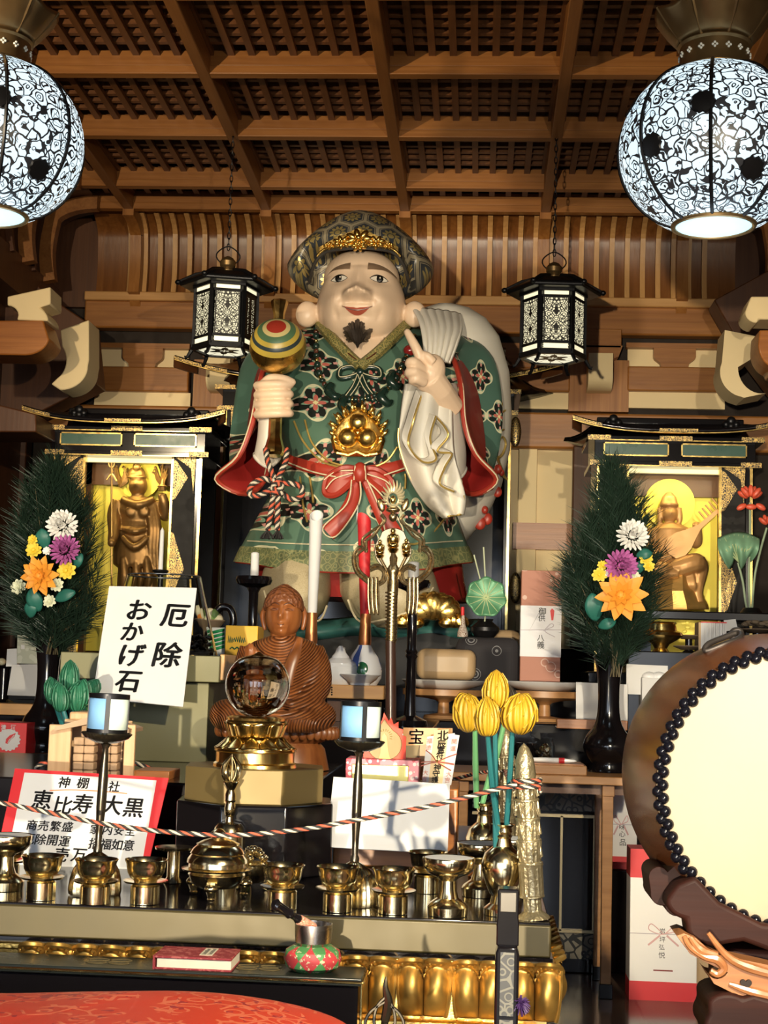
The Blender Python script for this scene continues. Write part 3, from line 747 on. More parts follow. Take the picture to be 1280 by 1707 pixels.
rb.ell(on(600, 620, .03), .018, .014, .018)
rb.build('neck_ribbon', DARKG, ST, smooth=60); rc.build('neck_ribbon_edges', CREAM, ST)
nk = MB(); pth = catmull([on(x, y, .03) for x, y in ((527, 548), (527, 585), (532, 622), (548, 650), (572, 663), (598, 666), (624, 660), (646, 648), (660, 630), (672, 605), (683, 584), (690, 560))], 5)
for i, q in enumerate(pth):
    nk.cur = (0, 1, 0, 2)[i % 4]; r = .0135 if i % 4 in (0, 2) else .0095
    nk.ell(q, r, r, r*(1.1 if i % 3 else .8), 10, 8)
for x, y in ((553, 640), (575, 664), (640, 650), (655, 622)):
    nk.cur = 0; nk.tube(catmull([on(x, y, .04), on(x-5, y+12, .045), on(x+6, y+22, .04), on(x+14, y+18, .035)], 5), [.014, .02, .016, .006], 8)
nk.cur = 3; nk.ell(on(683, 584, .05), .026, .02, .022, 14, 10)
nk.build('necklace', [DARKG, BEADB, GOLD, mat('red_bead', (.20, .012, .012), .2, 0, .1)], ST, smooth=80)
# jewel pendant with flames
pe = MB(); pc = on(597, 722, .015); s1 = sz(1, 5.66)
pr = [(0, -40), (24, -40), (40, -33), (46, -12), (40, 8), (26, 26), (12, 38), (0, 44)]
outl = [(x*s1, z*s1) for x, z in pr]+[(-x*s1, z*s1) for x, z in pr[-2:0:-1]]
R = [[Vector((x*k_, -dy, z*k_))+pc for x, z in outl] for k_, dy in ((1, -.01), (1, .012), (.9, .024), (.82, .018))]; pe.loft(R)
for i in range(26):
    a = radians(-60+300*i/25); R0 = 43 if sin(a) < .3 else 40
    b = pc+Vector((cos(a)*s1*R0*.92, -.01, sin(a)*s1*R0*.9+s1*2)); t_ = Vector((cos(a)*.6, 0, max(.2, sin(a))+.5)).normalized()
    ln = s1*(13 if i % 2 else 18)
    pe.tube(catmull([b, b+t_*ln*.5+Vector((.006*(-1)**i, -.008, 0)), b+t_*ln], 4), [.009, .008, .001], 6)
for x, z, r in ((0, 16, 16), (-16, -10, 17), (16, -10, 17)): pe.ell(pc+Vector((x*s1, -.03, z*s1)), r*s1, r*s1*.9, r*s1, 20, 14)
for x in (-1, 1): pe.tube([pc+Vector((x*s1*34, -.025, -s1*36)), pc+Vector((x*s1*14, -.03, -s1*40)), pc+Vector((0, -.03, -s1*34))], .006, 6)
pe.build('jewel_pendant', GILT, ST, smooth=60)
# belt, bow, cords
bl = MB(); strip(bl, catmull([on(x, y, .006) for x, y in ((478, 762), (510, 775), (550, 784), (600, 786), (650, 780), (690, 766), (712, 752))], 6), .055, .01)
for sg, pts in ((-1, [(598, 782), (572, 780), (546, 796), (542, 822), (562, 824), (590, 800), (598, 788)]), (1, [(600, 782), (626, 782), (648, 796), (656, 814), (640, 818), (616, 802), (602, 788)])):
    p = catmull([on(x, y, .05 if 0 < i < 6 else .03) for i, (x, y) in enumerate(pts)], 6)
    fill = MB(); cen = sum(p, Vector())/len(p)+Vector((0, -.012, 0))
    bl.add(p+[cen], [(i, (i+1) % len(p), len(p)) for i in range(len(p))]); bl.tube(p, .012, 6)
strip(bl, [on(592, 795, .035), on(588, 830, .035), on(572, 862, .04), on(546, 888, .035)], [.03, .05, .06, .07], .01)
strip(bl, [on(606, 795, .035), on(624, 830, .035), on(640, 862, .04), on(656, 890, .03)], [.03, .05, .06, .07], .01)
bl.ell(on(600, 788, .05), sz(13, 5.7), .03, sz(18, 5.7), 14, 10)
bl.build('belt', REDC, ST, smooth=50)
be = MB()
for pts in ([(480, 771), (520, 786), (560, 795)], [(640, 792), (680, 778), (708, 763)], [(586, 800), (578, 840), (538, 880), (560, 894), (598, 840), (600, 800)], [(612, 800), (634, 850), (646, 893), (672, 884), (640, 830), (612, 802)], [(543, 815), (558, 798), (590, 788)], [(654, 812), (640, 800), (612, 790)], [(540, 800), (560, 786), (592, 784)], [(592, 776), (590, 800)], [(608, 776), (610, 800)]):
    be.tube(catmull([on(x, y, .062) for x, y in pts], 6), .0028, 5)
be.build('belt_edging', CREAM, ST)
cr = MB()
for pts in ([(490, 702), (505, 735), (535, 768), (572, 780)], [(508, 700), (520, 738), (548, 768), (580, 778)], [(662, 745), (645, 768), (620, 780)], [(500, 795), (505, 840), (512, 870)], [(516, 795), (520, 820), (522, 838)], [(675, 790), (676, 800), (675, 815)], [(640, 900), (700, 905), (745, 860)]):
    cr.tube(catmull([on(x, y, .008) for x, y in pts], 6), .0042, 6)
cr.build('robe_cord_lines', GOLDP, ST)
# hands
def fingers(mb, chains):
    for pts, r in chains: mb.tube(catmull([at(*p) for p in pts], 5), r, 10); mb.ell(at(*pts[-1]), r[-1] if isinstance(r, list) else r)
hd = MB()
hd.ell(at(447, 664, 5.66), sz(24, 5.66), .05, sz(33, 5.66), 18, 14); hd.ell(at(440, 690, 5.70), sz(16, 5.7), .045, sz(18, 5.7), 14, 10)
f = []
for i, y in enumerate((640, 656, 672, 688)):
    f.append(([(428, y+3, 5.64), (440, y+2, 5.595), (462, y+1, 5.575), (481, y+1, 5.595), (484, y+2, 5.62)], [.0175, .018, .0178, .0165, .014]))
f.append(([(436, 646, 5.64), (450, 632, 5.61), (472, 632, 5.59), (487, 637, 5.60)], [.022, .02, .018, .015]))
fingers(hd, f); o = hd.build('hand', SKIN, ST, smooth=180); bake(o, .0042, 3)
hd = MB()
hd.ell(at(716, 622, 5.54), sz(26, 5.54), .05, sz(34, 5.54), 18, 14, M=Euler((0, .35, 0)).to_matrix().to_4x4())
hd.tube([at(716, 630, 5.54), at(734, 652, 5.58), at(752, 680, 5.66)], [.055, .05, .05], 14)
fingers(hd, [([(706, 612, 5.51), (697, 588, 5.49), (688, 570, 5.49), (679, 554, 5.50)], [.022, .02, .018, .014]), ([(704, 616, 5.50), (690, 604, 5.46), (682, 606, 5.47), (692, 614, 5.50)], [.021, .02, .018, .015]), ([(706, 628, 5.5), (690, 620, 5.46), (681, 622, 5.47), (692, 628, 5.50)], [.021, .02, .018, .015]), ([(708, 638, 5.5), (694, 632, 5.47), (687, 635, 5.48), (696, 640, 5.51)], [.019, .018, .016, .013]), ([(722, 604, 5.5), (712, 594, 5.49), (703, 592, 5.5)], [.02, .018, .014])])
o = hd.build('hand', SKIN, ST, smooth=180); bake(o, .0042, 3)
# mallet (held) and its cord
ML = thing('mallet', 'golden mallet with target-like rings and red jewel held up in the statue hand', 'mallet', at(463, 750, 5.6))
axis = Vector((.03, -.80, .60)).normalized(); mc = at(463, 578, 5.62); M = Matrix.Translation(mc) @ axis.to_track_quat('Z', 'Y').to_matrix().to_4x4()
r6 = sz(49, 5.6)
hd = MB(); prof = []
cols = [GILT, mat('mallet_yellow', (.50, .36, .06), .35, 0, .08), mat('mallet_slate', (.03, .045, .05), .35, 0, .1), mat('mallet_green', (.08, .16, .08), .35, 0, .1), mat('mallet_cream', (.62, .50, .22), .35, 0, .05), REDC]
def band(a0, a1, ci):
    hd.cur = ci; hd.lathe([(r6*sin(radians(a)), r6*cos(radians(a))*.97) for a in [a0+(a1-a0)*i/6 for i in range(7)]], 48, M=M, caps=False)
band(180, 72, 0); band(72, 60, 1); band(60, 52, 2); band(52, 42, 1); band(42, 29, 3); band(29, 20, 4); band(20, 0.5, 5)
hd.build('mallet_head', cols, ML, smooth=60)
hn = MB(); a, b = at(466, 502, 5.66), at(457, 760, 5.60)
ax = (b-a); MH = Matrix.Translation(a) @ ax.to_track_quat('Z', 'Y').to_matrix().to_4x4(); L = ax.length
hn.lathe([(.0, 0), (.033, 0), (.034, .008), (.022, .055), (.021, .2), (.022, L*.55), (.025, L*.75), (.026, L*.88), (.034, L*.93), (.04, L*.955), (.04, L*.985), (.03, L), (0, L)], 8, M=MH); hn.build('handle', GOLD, ML, smooth=30)
ROPEC = [mat('rope_black', (.02, .018, .018), .7, 0, .2), mat('rope_white', (.58, .51, .40), .7, 0, .1), mat('rope_red', (.55, .10, .05), .7, 0, .1)]
def rope(mb, path, r, pitch=.06, n=3, per=None, strands=4, seq=(0, 1, 0, 2), k=7):
    P = path; L = len(P); dist = [0]
    for i in range(1, L): dist.append(dist[-1]+(P[i]-P[i-1]).length)
    tot = dist[-1]; m_ = max(8, int(tot/pitch*k)); fr = []; j = 0; u = None
    for i in range(m_+1):
        s_ = tot*i/m_
        while j < L-2 and dist[j+1] < s_: j += 1
        t = (s_-dist[j])/max(1e-9, dist[j+1]-dist[j]); q = P[j].lerp(P[j+1], t); tg = (P[j+1]-P[j]).normalized()
        if u is None: u = tg.orthogonal().normalized()
        u = (u-tg*u.dot(tg)).normalized(); fr.append((q, u.copy(), tg.cross(u), s_))
    for s in range(strands):
        mb.cur = seq[s]
        mb.tube([q+(a*cos(2*pi*(d/pitch+s/strands))+b*sin(2*pi*(d/pitch+s/strands)))*r*.5 for q, a, b, d in fr], r*.56, 6)
    mb.cur = 0
rp = MB()
for pts in ([(443, 748, 5.56), (446, 768, 5.54), (456, 795, 5.53), (462, 812, 5.52)], [(478, 748, 5.56), (476, 770, 5.54), (466, 792, 5.53), (460, 812, 5.52)], [(462, 806, 5.5), (440, 798, 5.5), (420, 808, 5.5), (416, 824, 5.5), (432, 826, 5.5), (458, 812, 5.5)], [(462, 806, 5.5), (484, 806, 5.5), (502, 812, 5.5), (502, 828, 5.5), (484, 832, 5.5), (464, 816, 5.5)], [(455, 800, 5.49), (470, 812, 5.48), (452, 824, 5.48)], [(470, 798, 5.49), (454, 812, 5.48), (472, 824, 5.48)], [(456, 818, 5.5), (452, 850, 5.51), (446, 884, 5.51)], [(464, 818, 5.5), (463, 850, 5.51), (462, 884, 5.51)]):
    rope(rp, catmull([at(*p) for p in pts], 6), sz(5, 5.5), .05)
rp.build('braided_cord', ROPEC, ML, smooth=180)
ts = MB()
for cx in (446, 463):
    for i in range(40):
        a = random.random()*6.28; r = random.random()*.024
        p = at(cx, 884, 5.51); ts.tube([p, p+Vector((cos(a)*r, sin(a)*r*.7, -.02)), p+Vector((cos(a)*r*1.3, sin(a)*r, -.032))], .003, 4)
ts.build('tassel', ROPEC[0], ML)
# gold lotus ornaments at the feet
# ------------------------------------------------------------------ lacquered shrine cabinets
GREENP = mat('dark_green_panel', (.012, .075, .05), .3, 0, .05)
LEAF = mat('gold_leaf_wall', (.86, .70, .09), .45, .25, .05, 6)
INNER = mat('dark_brown_frame', (.12, .045, .015), .4, 0, .1)
LIGHTSTRIP = Mt('shrine_strip_light').out((1, .9, .6), .5, 0, emit=(1, .85, .40), estr=.9)
def shrine(label, X, Y, Z, W, H, RW, FR, gold=True, doors=True):
    """origin: middle of the front foot; W half width, H opening height, RW half roof width, FR frieze height"""
    R = thing('shrine_cabinet', label, 'shrine', (X, Y, Z)); dp = .37*min(W/.335, 1.3)
    B = lambda *a: MB().box(*a)
    kw = dict(parent=R, local=True)
    B(-W-.03, W+.03, -.04, dp+.02, 0, .05).build('plinth', LACQ, bevel=.006, **kw)
    for s in (-1, 1):
        x = s*W; B(min(x, x-s*.03), max(x, x-s*.03), 0, dp, .05, H).build('side_panel', LACQ, bevel=.003, **kw)
        B(min(x, x-s*.012), max(x, x-s*.012), -.008, -.001, .05, H).build('gold_post_edge', GOLD, **kw)
    B(-W, W, dp-.02, dp, .05, H).build('back_panel', LACQ if not gold else INNER, **kw)
    B(-W+.03, W-.03, .02, dp-.02, .05, .07).build('floor_board', LACQ, **kw)
    zf = H
    fz = B(-W-.012, W+.012, -.012, dp, zf, zf+FR).build('frieze', LACQ, bevel=.003, **kw)
    for s in (-1, 1):
        cx = s*W*.5; hw = W*.42; z0, z1 = zf+FR*.28, zf+FR*.78
        p = B(cx-hw, cx+hw, -.017, -.012, z0, z1).build('frieze_panel', GREENP, **kw)
        e = MB(); t = .006*W/.335
        for a in ((cx-hw, cx+hw, z0, z0+t), (cx-hw, cx+hw, z1-t, z1), (cx-hw, cx-hw+t, z0, z1), (cx+hw-t, cx+hw, z0, z1)): e.box(a[0], a[1], -.02, -.013, a[2], a[3])
        e.build('panel_border', GOLD, p, local=True)
    for z, g in ((zf, 0), (zf+FR*.92, .012)):
        rl = B(-W-.03-g, W+.03+g, -.035-g, dp, z-.012, z+.008).build('rail', LACQ, bevel=.002, **kw)
        B(-W-.031-g, W+.031+g, -.038-g, -.034-g, z-.012, z-.008).build('rail_gold_line', GOLD, rl, local=True)
        for x0, x1 in ((-W-.032-g, -W+.055), (-.07, .07), (W-.055, W+.032+g)): B(x0, x1, -.040-g, -.030-g, z-.012, z+.010).build('rail_fitting', FILI, rl, local=True)
    # curved roof
    def roof(u, v):
        x = (u*2-1)*RW*(1-.27*v**.8); up = .05*(abs(u*2-1)**3)*(1-v)*RW/.45
        return Vector((x, -.13+v*(dp*.5+.13)+0, zf+FR*1.12+up+.075*(v**1.6)*RW/.45))
    zr = zf+FR*1.12
    rf = MB(); rf.grid(roof, 24, 8); rf.grid(lambda u, v: Vector((roof(u, v).x, dp-.0-roof(u, v).y+.0, roof(u, v).z)), 24, 8)
    ro = rf.build('roof', LACQ, thick=.02, smooth=60, **kw)
    MB().box(-RW*.72, RW*.72, dp*.5-.03, dp*.5+.03, zr+.07*RW/.45, zr+.1*RW/.45).build('ridge', LACQ, ro, local=True, bevel=.006)
    MB().tube([roof(i/24, 0)+Vector((0, -.004, -.012)) for i in range(25)], .004, 6).build('eave_gold_line', GOLD, ro, local=True)
    for a, b in ((0, .14), (.41, .59), (.86, 1)):
        g = MB(); g.loft([[roof(a+(b-a)*i/8, 0)+Vector((0, dy, dz)) for dy, dz in ((-.008, -.008), (-.008, .005), (.004, .007), (.004, -.008))] for i in range(9)]); g.build('eave_fitting', FILI, ro, local=True)
    for s in (-1, 1):
        g = MB(); c_ = roof(.5+s*.36, .72)+Vector((0, -.01, .02)); k = RW/.45
        for dx, dz, r in ((0, .012, .02), (-.022, -.004, .016), (.022, -.004, .016), (0, -.012, .018)): g.ell(c_+Vector((dx*k, 0, dz*k)), r*k, .012*k, r*k, 12, 8)
        g.build('ridge_end_ornament', BLACKM, ro, local=True)
        g = MB(); g.loft([[roof(.5+s*.5, v)+Vector((0, dy, dz)) for dy, dz in ((-.01, -.05), (-.01, .0), (.02, .0), (.02, -.05))] for v in (0, .12, .3)]); g.build('eave_underside', WOODD, ro, local=True)
    if doors:
        for s in (-1, 1):
            xo, xi = s*(W-.03), s*(W-.03-W*.30); A = lambda a, b: (min(a, b), max(a, b))
            do = B(*A(xo, xi), .012, .03, .055, H-.012).build('door', mat('matte_black_door', (.008, .007, .007), .75, 0, 0) if 'matte_black_door' not in bpy.data.materials else bpy.data.materials['matte_black_door'], **kw)
            B(*A(xi, xi-s*.010), .008, .034, .055, H-.012).build('door_gold_edge', GOLD, do, local=True)
            for z0, zm, z1 in ((.06, .12, .2), (H*.30, H*.47, H*.64), (H-.2, H-.10, H-.02)):
                MB().prism([(xi, z0), (xi+s*W*.04, z0+.005), (xi+s*W*.2, zm), (xi+s*W*.04, z1-.005), (xi, z1)], .004, .012).build('door_fitting', FILI, do, local=True)
    if gold:
        B(-W*.72, W*.72, dp-.05, dp-.03, .08, H*.89).build('gold_back_wall', LEAF, **kw)
        e = MB()
        e.box(-W*.78, W*.78, dp-.09, dp-.05, H*.89, H-.01)
        for s in (-1, 1): e.box(min(s*W*.70, s*W*.9), max(s*W*.70, s*W*.9), dp-.09, dp-.05, .07, H-.01)
        e.build('inner_frame', INNER, **kw)
        B(-W*.72, W*.72, .05, .075, H-.03, H-.012).build('strip_light', LIGHTSTRIP, **kw)
        l = bpy.data.lights.new('shrine_lamp', 'AREA'); l.shape = 'RECTANGLE'; l.size = W*1.3; l.size_y = .02; l.energy = 1.1; l.color = (1, .82, .35)
        lo = bpy.data.objects.new('shrine_lamp', l); SC.collection.objects.link(lo); lo.location = (X, Y+.1, Z+H-.035); lo.rotation_euler = (radians(28), 0, 0)
        # fretwork corner brackets
    for s in (-1, 1):
        MB().prism([(s*(W-.03), H-.012), (s*(W-.03)-s*.09*W/.335, H-.012), (s*(W-.03)-s*.06*W/.335, H-.03), (s*(W-.03)-s*.02, H-.06), (s*(W-.03)-s*.006, H-.17)], .0, .008).build('corner_fretwork', FILI, **kw)
    return R
dS = 6.5; a0 = at(214, 757, dS); zb = 1.02
PLAT = MB().box(-2.4, 1.56, 6.36, 7.6, 0, .97)
tag(PLAT.build('tiered_platform', LACQ, bevel=.01), 'wide black lacquered platform behind the altar carrying statue and shrines', 'platform')
shrine('black lacquered shrine cabinet holding the armoured gilt guardian, left of the great statue', a0.x, dS, .97, .335, a0.z-.97, .452, .118)
a1 = at(1124, 778, dS)
shrine('black lacquered shrine cabinet holding the gilt lute player, at the right wall', a1.x, dS, .97, .335, a0.z-.97, .452, .118)
a2 = at(612, 695, 7.15)
shrine('large dark shrine cabinet mostly hidden behind the great statue', a2.x, 7.15, .97, .70, at(860, 690, 7.15).z-.97, .935, .11, gold=False, doors=False)
g = MB()
for py in (720, 980):
    e = at(859, py, 7.13); g = MB(); g.ell(e, .028, .01, .075, 14, 12); o = g.build('hinge_fitting', FILI, bpy.data.objects['shrine_cabinet.002'])
# ------------------------------------------------------------------ gilt figures inside
BRONZE = mat('dark_gilt_bronze', (.34, .19, .065), .42, .7, .2, 30)
GILTF = mat('worn_gold_leaf', (.72, .44, .14), .36, .7, .2, 24)
GILTD = mat('matte_gilt_skin', (.62, .34, .13), .45, .4, .1)
dF = 6.68
G = thing('guardian_figure', 'gilt armoured guardian standing with halo, spear and small pagoda inside the shrine', 'figurine', at(226, 1035, dF))
s6 = sz(1, dF)
def P6(x, y, k=0): return at(x, y, dF+k)
m = MB()
def T(mb, pts, r, n=12): mb.tube(catmull([P6(*p) for p in pts], 5), [q*s6 for q in r], n)
m.loft(pix_loft([(828, 230, 14, dF, .03, .03), (836, 230, 40, dF, .05, .05), (850, 229, 38, dF, .06, .05), (868, 226, 27, dF, .055, .05), (880, 224, 29, dF, .065, .05), (893, 224, 32, dF, .06, .05), (915, 226, 38, dF, .07, .06), (940, 226, 38, dF, .07, .06), (945, 226, 32, dF, .06, .05)]))
T(m, [(214, 935), (210, 965), (206, 1000), (204, 1026)], [17, 15, 12, 10]); T(m, [(240, 935), (246, 965), (248, 1000), (250, 1026)], [17, 15, 12, 10])
m.ell(P6(202, 1030, -.02), 11*s6, .04, 7*s6); m.ell(P6(252, 1030, -.02), 11*s6, .04, 7*s6)
T(m, [(198, 838), (190, 858, -.02), (190, 885, -.06), (187, 902, -.09)], [14, 12, 10, 8]); T(m, [(266, 838), (276, 858, -.01), (274, 840, -.05), (270, 824, -.06)], [14, 12, 9, 7])
m.ell(P6(186, 905, -.1), 7*s6); m.ell(P6(270, 828, -.06), 7*s6)
for x in (218, 240): m.lathe([(0, 0), (9*s6, 0), (10*s6, .004), (6*s6, .010), (0, .011)], 16, M=plane_m(P6(x, 853, -.055), (1, 0, 0), (0, 0, 1)))
T(m, [(204, 895, -.06), (224, 912, -.075), (246, 896, -.06)], [5, 7, 5]); T(m, [(200, 880, -.03), (224, 886, -.07), (250, 880, -.03)], [4, 6, 4])
T(m, [(204, 832, -.03), (230, 842, -.06), (256, 832, -.03)], [6, 8, 6])
for x in (252, 258, 264): T(m, [(x-6, 842, -.03), (x, 880, -.05), (x-2, 915, -.05), (x, 960, -.04)], [4, 6, 5, 3])
for x in (206, 226, 244): T(m, [(x, 930, -.05), (x+2, 960, -.06), (x-2, 985, -.05)], [6, 8, 4])
h = Head(P6(230, 809), 15.5*s6, 17*s6, 19*s6, [(0, 0, .2, .2, .18), (.4, .3, .25, .15, -.08), (.4, .5, .3, .12, .1), (0, -.42, .3, .08, -.05)], .05)
h.mesh(m, 28, 22); m.ell(P6(230, 826), 11*s6, 11*s6, 12*s6)
m.ell(P6(228, 790), 15*s6, 14*s6, 13*s6); m.ell(P6(228, 778, -.03), 7*s6, 6*s6, 8*s6); m.tube([P6(228+15*cos(a), 795, -.038*sin(a)) for a in [2*pi*i/20 for i in range(20)]], 2.4*s6, 6, True)
o = m.build('body', BRONZE, G, smooth=180); bake(o, .0042, 2)
e = MB(); e.lathe([(0, 0), (38*s6, 0), (38*s6, .006), (0, .006)], 36, M=plane_m(P6(232, 795, .07), (1, 0, 0), (0, 0, 1)))
e.build('halo', LEAF, G, smooth=40)
for cx, sg in ((204, -1), (268, 1)):
    e = MB()
    for k in range(16):
        a = radians(random.uniform(50, 130)); b0 = P6(cx+sg*4, 812, .05); ln = random.uniform(16, 34)
        x1, y1 = cx+ln*.8*cos(a), 808-ln*sin(a)
        e.tube(catmull([b0, P6(cx+(x1-cx)*.5+random.uniform(-4, 4), 812-ln*.5, .05), P6(x1, y1, .05), P6(x1+random.uniform(-4, 4), y1+2, .05)], 4), [2*s6, 1.6*s6, .8*s6], 5)
    e.build('flame_scroll', BRONZE, G)
e = MB(); e.tube([P6(186, 1032, -.1), P6(186, 766, -.1)], 1.6*s6, 8); e.tube(catmull([P6(181, 766, -.1), P6(182, 776, -.1), P6(186, 779, -.1), P6(190, 776, -.1), P6(191, 766, -.1)], 4), 1.3*s6, 6)
e.tube(catmull([P6(178, 800, -.1), P6(184, 792, -.1), P6(188, 792, -.1), P6(194, 802, -.1)], 4), 1.6*s6, 6); e.build('spear', GILTF, G)
e = MB(); c_ = P6(270, 818, -.06); e.lathe([(0, 0), (7*s6, 0), (6*s6, 6*s6), (9*s6, 7*s6), (3*s6, 12*s6), (1*s6, 20*s6), (0, 21*s6)], 8, c=c_); e.build('pagoda', BRONZE, G)
m = MB(); cc = P6(226, 1030); m.lathe([(0, -.06), (.14, -.06), (.15, -.03), (.13, 0), (0, 0)], 20, c=cc); m.build('rock_base', BRONZE, G)
# lute player
G = thing('lute_player_figure', 'gilt seated lute player with round halo inside the right shrine', 'figurine', at(1120, 1012, dF))
m = MB()
m.loft(pix_loft([(872, 1117, 12, dF, .03, .03), (880, 1118, 30, dF, .05, .05), (900, 1119, 33, dF, .055, .05), (925, 1119, 28, dF, .06, .05), (945, 1119, 36, dF, .08, .06), (955, 1118, 44, dF, .09, .06), (962, 1118, 40, dF, .08, .06)]))
T(m, [(1100, 948, -.03), (1130, 946, -.1), (1158, 938, -.1), (1166, 948, -.06), (1160, 985, -.06), (1164, 1006, -.07)], [14, 16, 16, 14, 11, 9])
T(m, [(1130, 950, -.05), (1105, 950, -.12), (1088, 948, -.1), (1104, 956, -.12), (1130, 956, -.12)], [13, 14, 13, 10, 8])
T(m, [(1090, 884), (1080, 910, -.02), (1096, 930, -.07), (1120, 926, -.09)], [11, 11, 8, 6]); T(m, [(1148, 884), (1160, 905, -.03), (1162, 885, -.07), (1160, 872, -.09)], [11, 10, 8, 6])
for i in range(12): T(m, [(1086+i*6, 955, -.09), (1086+i*6.4, 975, -.10), (1084+i*6.6, 992-abs(i-6)*1.5, -.08)], [4, 5, 3], 6)
h = Head(P6(1116, 856), 12.5*s6, 14*s6, 16*s6, [(0, 0, .16, .22, .14), (.4, .28, .25, .12, -.06), (0, -.42, .3, .08, -.04)], .05); h.mesh(m, 28, 22)
m.ell(P6(1116, 872), 8*s6, 8*s6, 11*s6); m.lathe([(15*s6, -2*s6), (16*s6, 2*s6), (14*s6, 6*s6), (12*s6, 14*s6), (5*s6, 22*s6), (0, 23*s6)], 20, c=P6(1115, 843))
for x in (1099, 1132): T(m, [(x, 846), (x+1, 864), (x-1, 876)], [4, 5, 3], 8)
o = m.build('body', GILTD, G, smooth=180); bake(o, .0042, 2)
e = MB(); e.lathe([(0, 0), (42*s6, 0), (42*s6, .006), (0, .006)], 40, M=plane_m(P6(1116, 840, .07), (1, 0, 0), (0, 0, 1))); e.build('halo', LEAF, G, smooth=40)
e = MB(); pa = P6(1120, 918, -.1); pb = P6(1204, 845, -.1); ax = (pb-pa).normalized(); up = Vector((0, -1, 0))
Ml = plane_m(pa, ax.cross(up), ax)
e.prism([(0, 0)], 0, 0) if 0 else None
o_ = [(0, -8), (14, -4), (20, 8), (18, 24), (10, 42), (4, 58), (3, 100), (-3, 100), (-4, 58), (-10, 42), (-18, 24), (-20, 8), (-14, -4)]
e.prism([(x*s6, z*s6) for x, z in o_], -.012, .012, M=Ml @ Matrix(((1, 0, 0, 0), (0, 0, 1, 0), (0, 1, 0, 0), (0, 0, 0, 1))))
for k in range(5): q = P6(1176+k*5.5, 866-k*5.5, -.1); e.tube([q, q+Vector((-.03, 0, .035))], 1.3*s6, 6)
e.build('lute', GILTD, G, smooth=40)
m = MB(); m.loft(pix_loft([(958, 1122, 40, dF, .12, .08), (985, 1120, 48, dF, .15, .1), (1008, 1122, 58, dF, .16, .1), (1016, 1122, 60, dF, .16, .1)], 16, wob=.1)); m.build('rock_seat', GILTF, G, smooth=0)
# ------------------------------------------------------------------ hanging lanterns
def globe_material():
    m = Mt('glowing_globe_with_filigree'); v = m.co(); n = m.noise(v, 9, 2)
    v2 = m.vm('ADD', v, m.vec(m.noise(v, 26, 1)*.034, m.noise(m.co(loc=(3, 1, 2)), 26, 1)*.034, m.noise(m.co(loc=(1, 5, 2)), 26, 1)*.034))
    V = m.vors(v2, 27, .9); e = m.vor(v2, 27, 'DISTANCE_TO_EDGE'); V2 = m.vor(v2, 50); sm = m.vor(v2, 41, 'DISTANCE_TO_EDGE')
    ring = ((V['Distance']-.38).ab().lt(.044))*n.gt(.42); ring2 = (V['Distance']-.2).ab().lt(.03)*n.lt(.52)
    k = e.lt(.05).mx(ring).mx(ring2).mx(sm.lt(.03)*n.gt(.5)).mx((V2-.5).gt(.13)*n.lt(.37))
    col = m.mix(m.noise(v, 3, 1), (.62, .86, 1), (.86, .97, 1))
    return m.out((.02, .022, .03), .4, 0, emit=m.mix(k, col, (0, 0, 0)), estr=1.3)
GLOBE = globe_material(); GLASSD = Mt('glowing_bottom_glass').out((.6, .8, .85), .4, 0, emit=(.48, .87, .94), estr=.75)
DARKB = mat('dark_brass', (.22, .14, .06), .35, .8, .2)
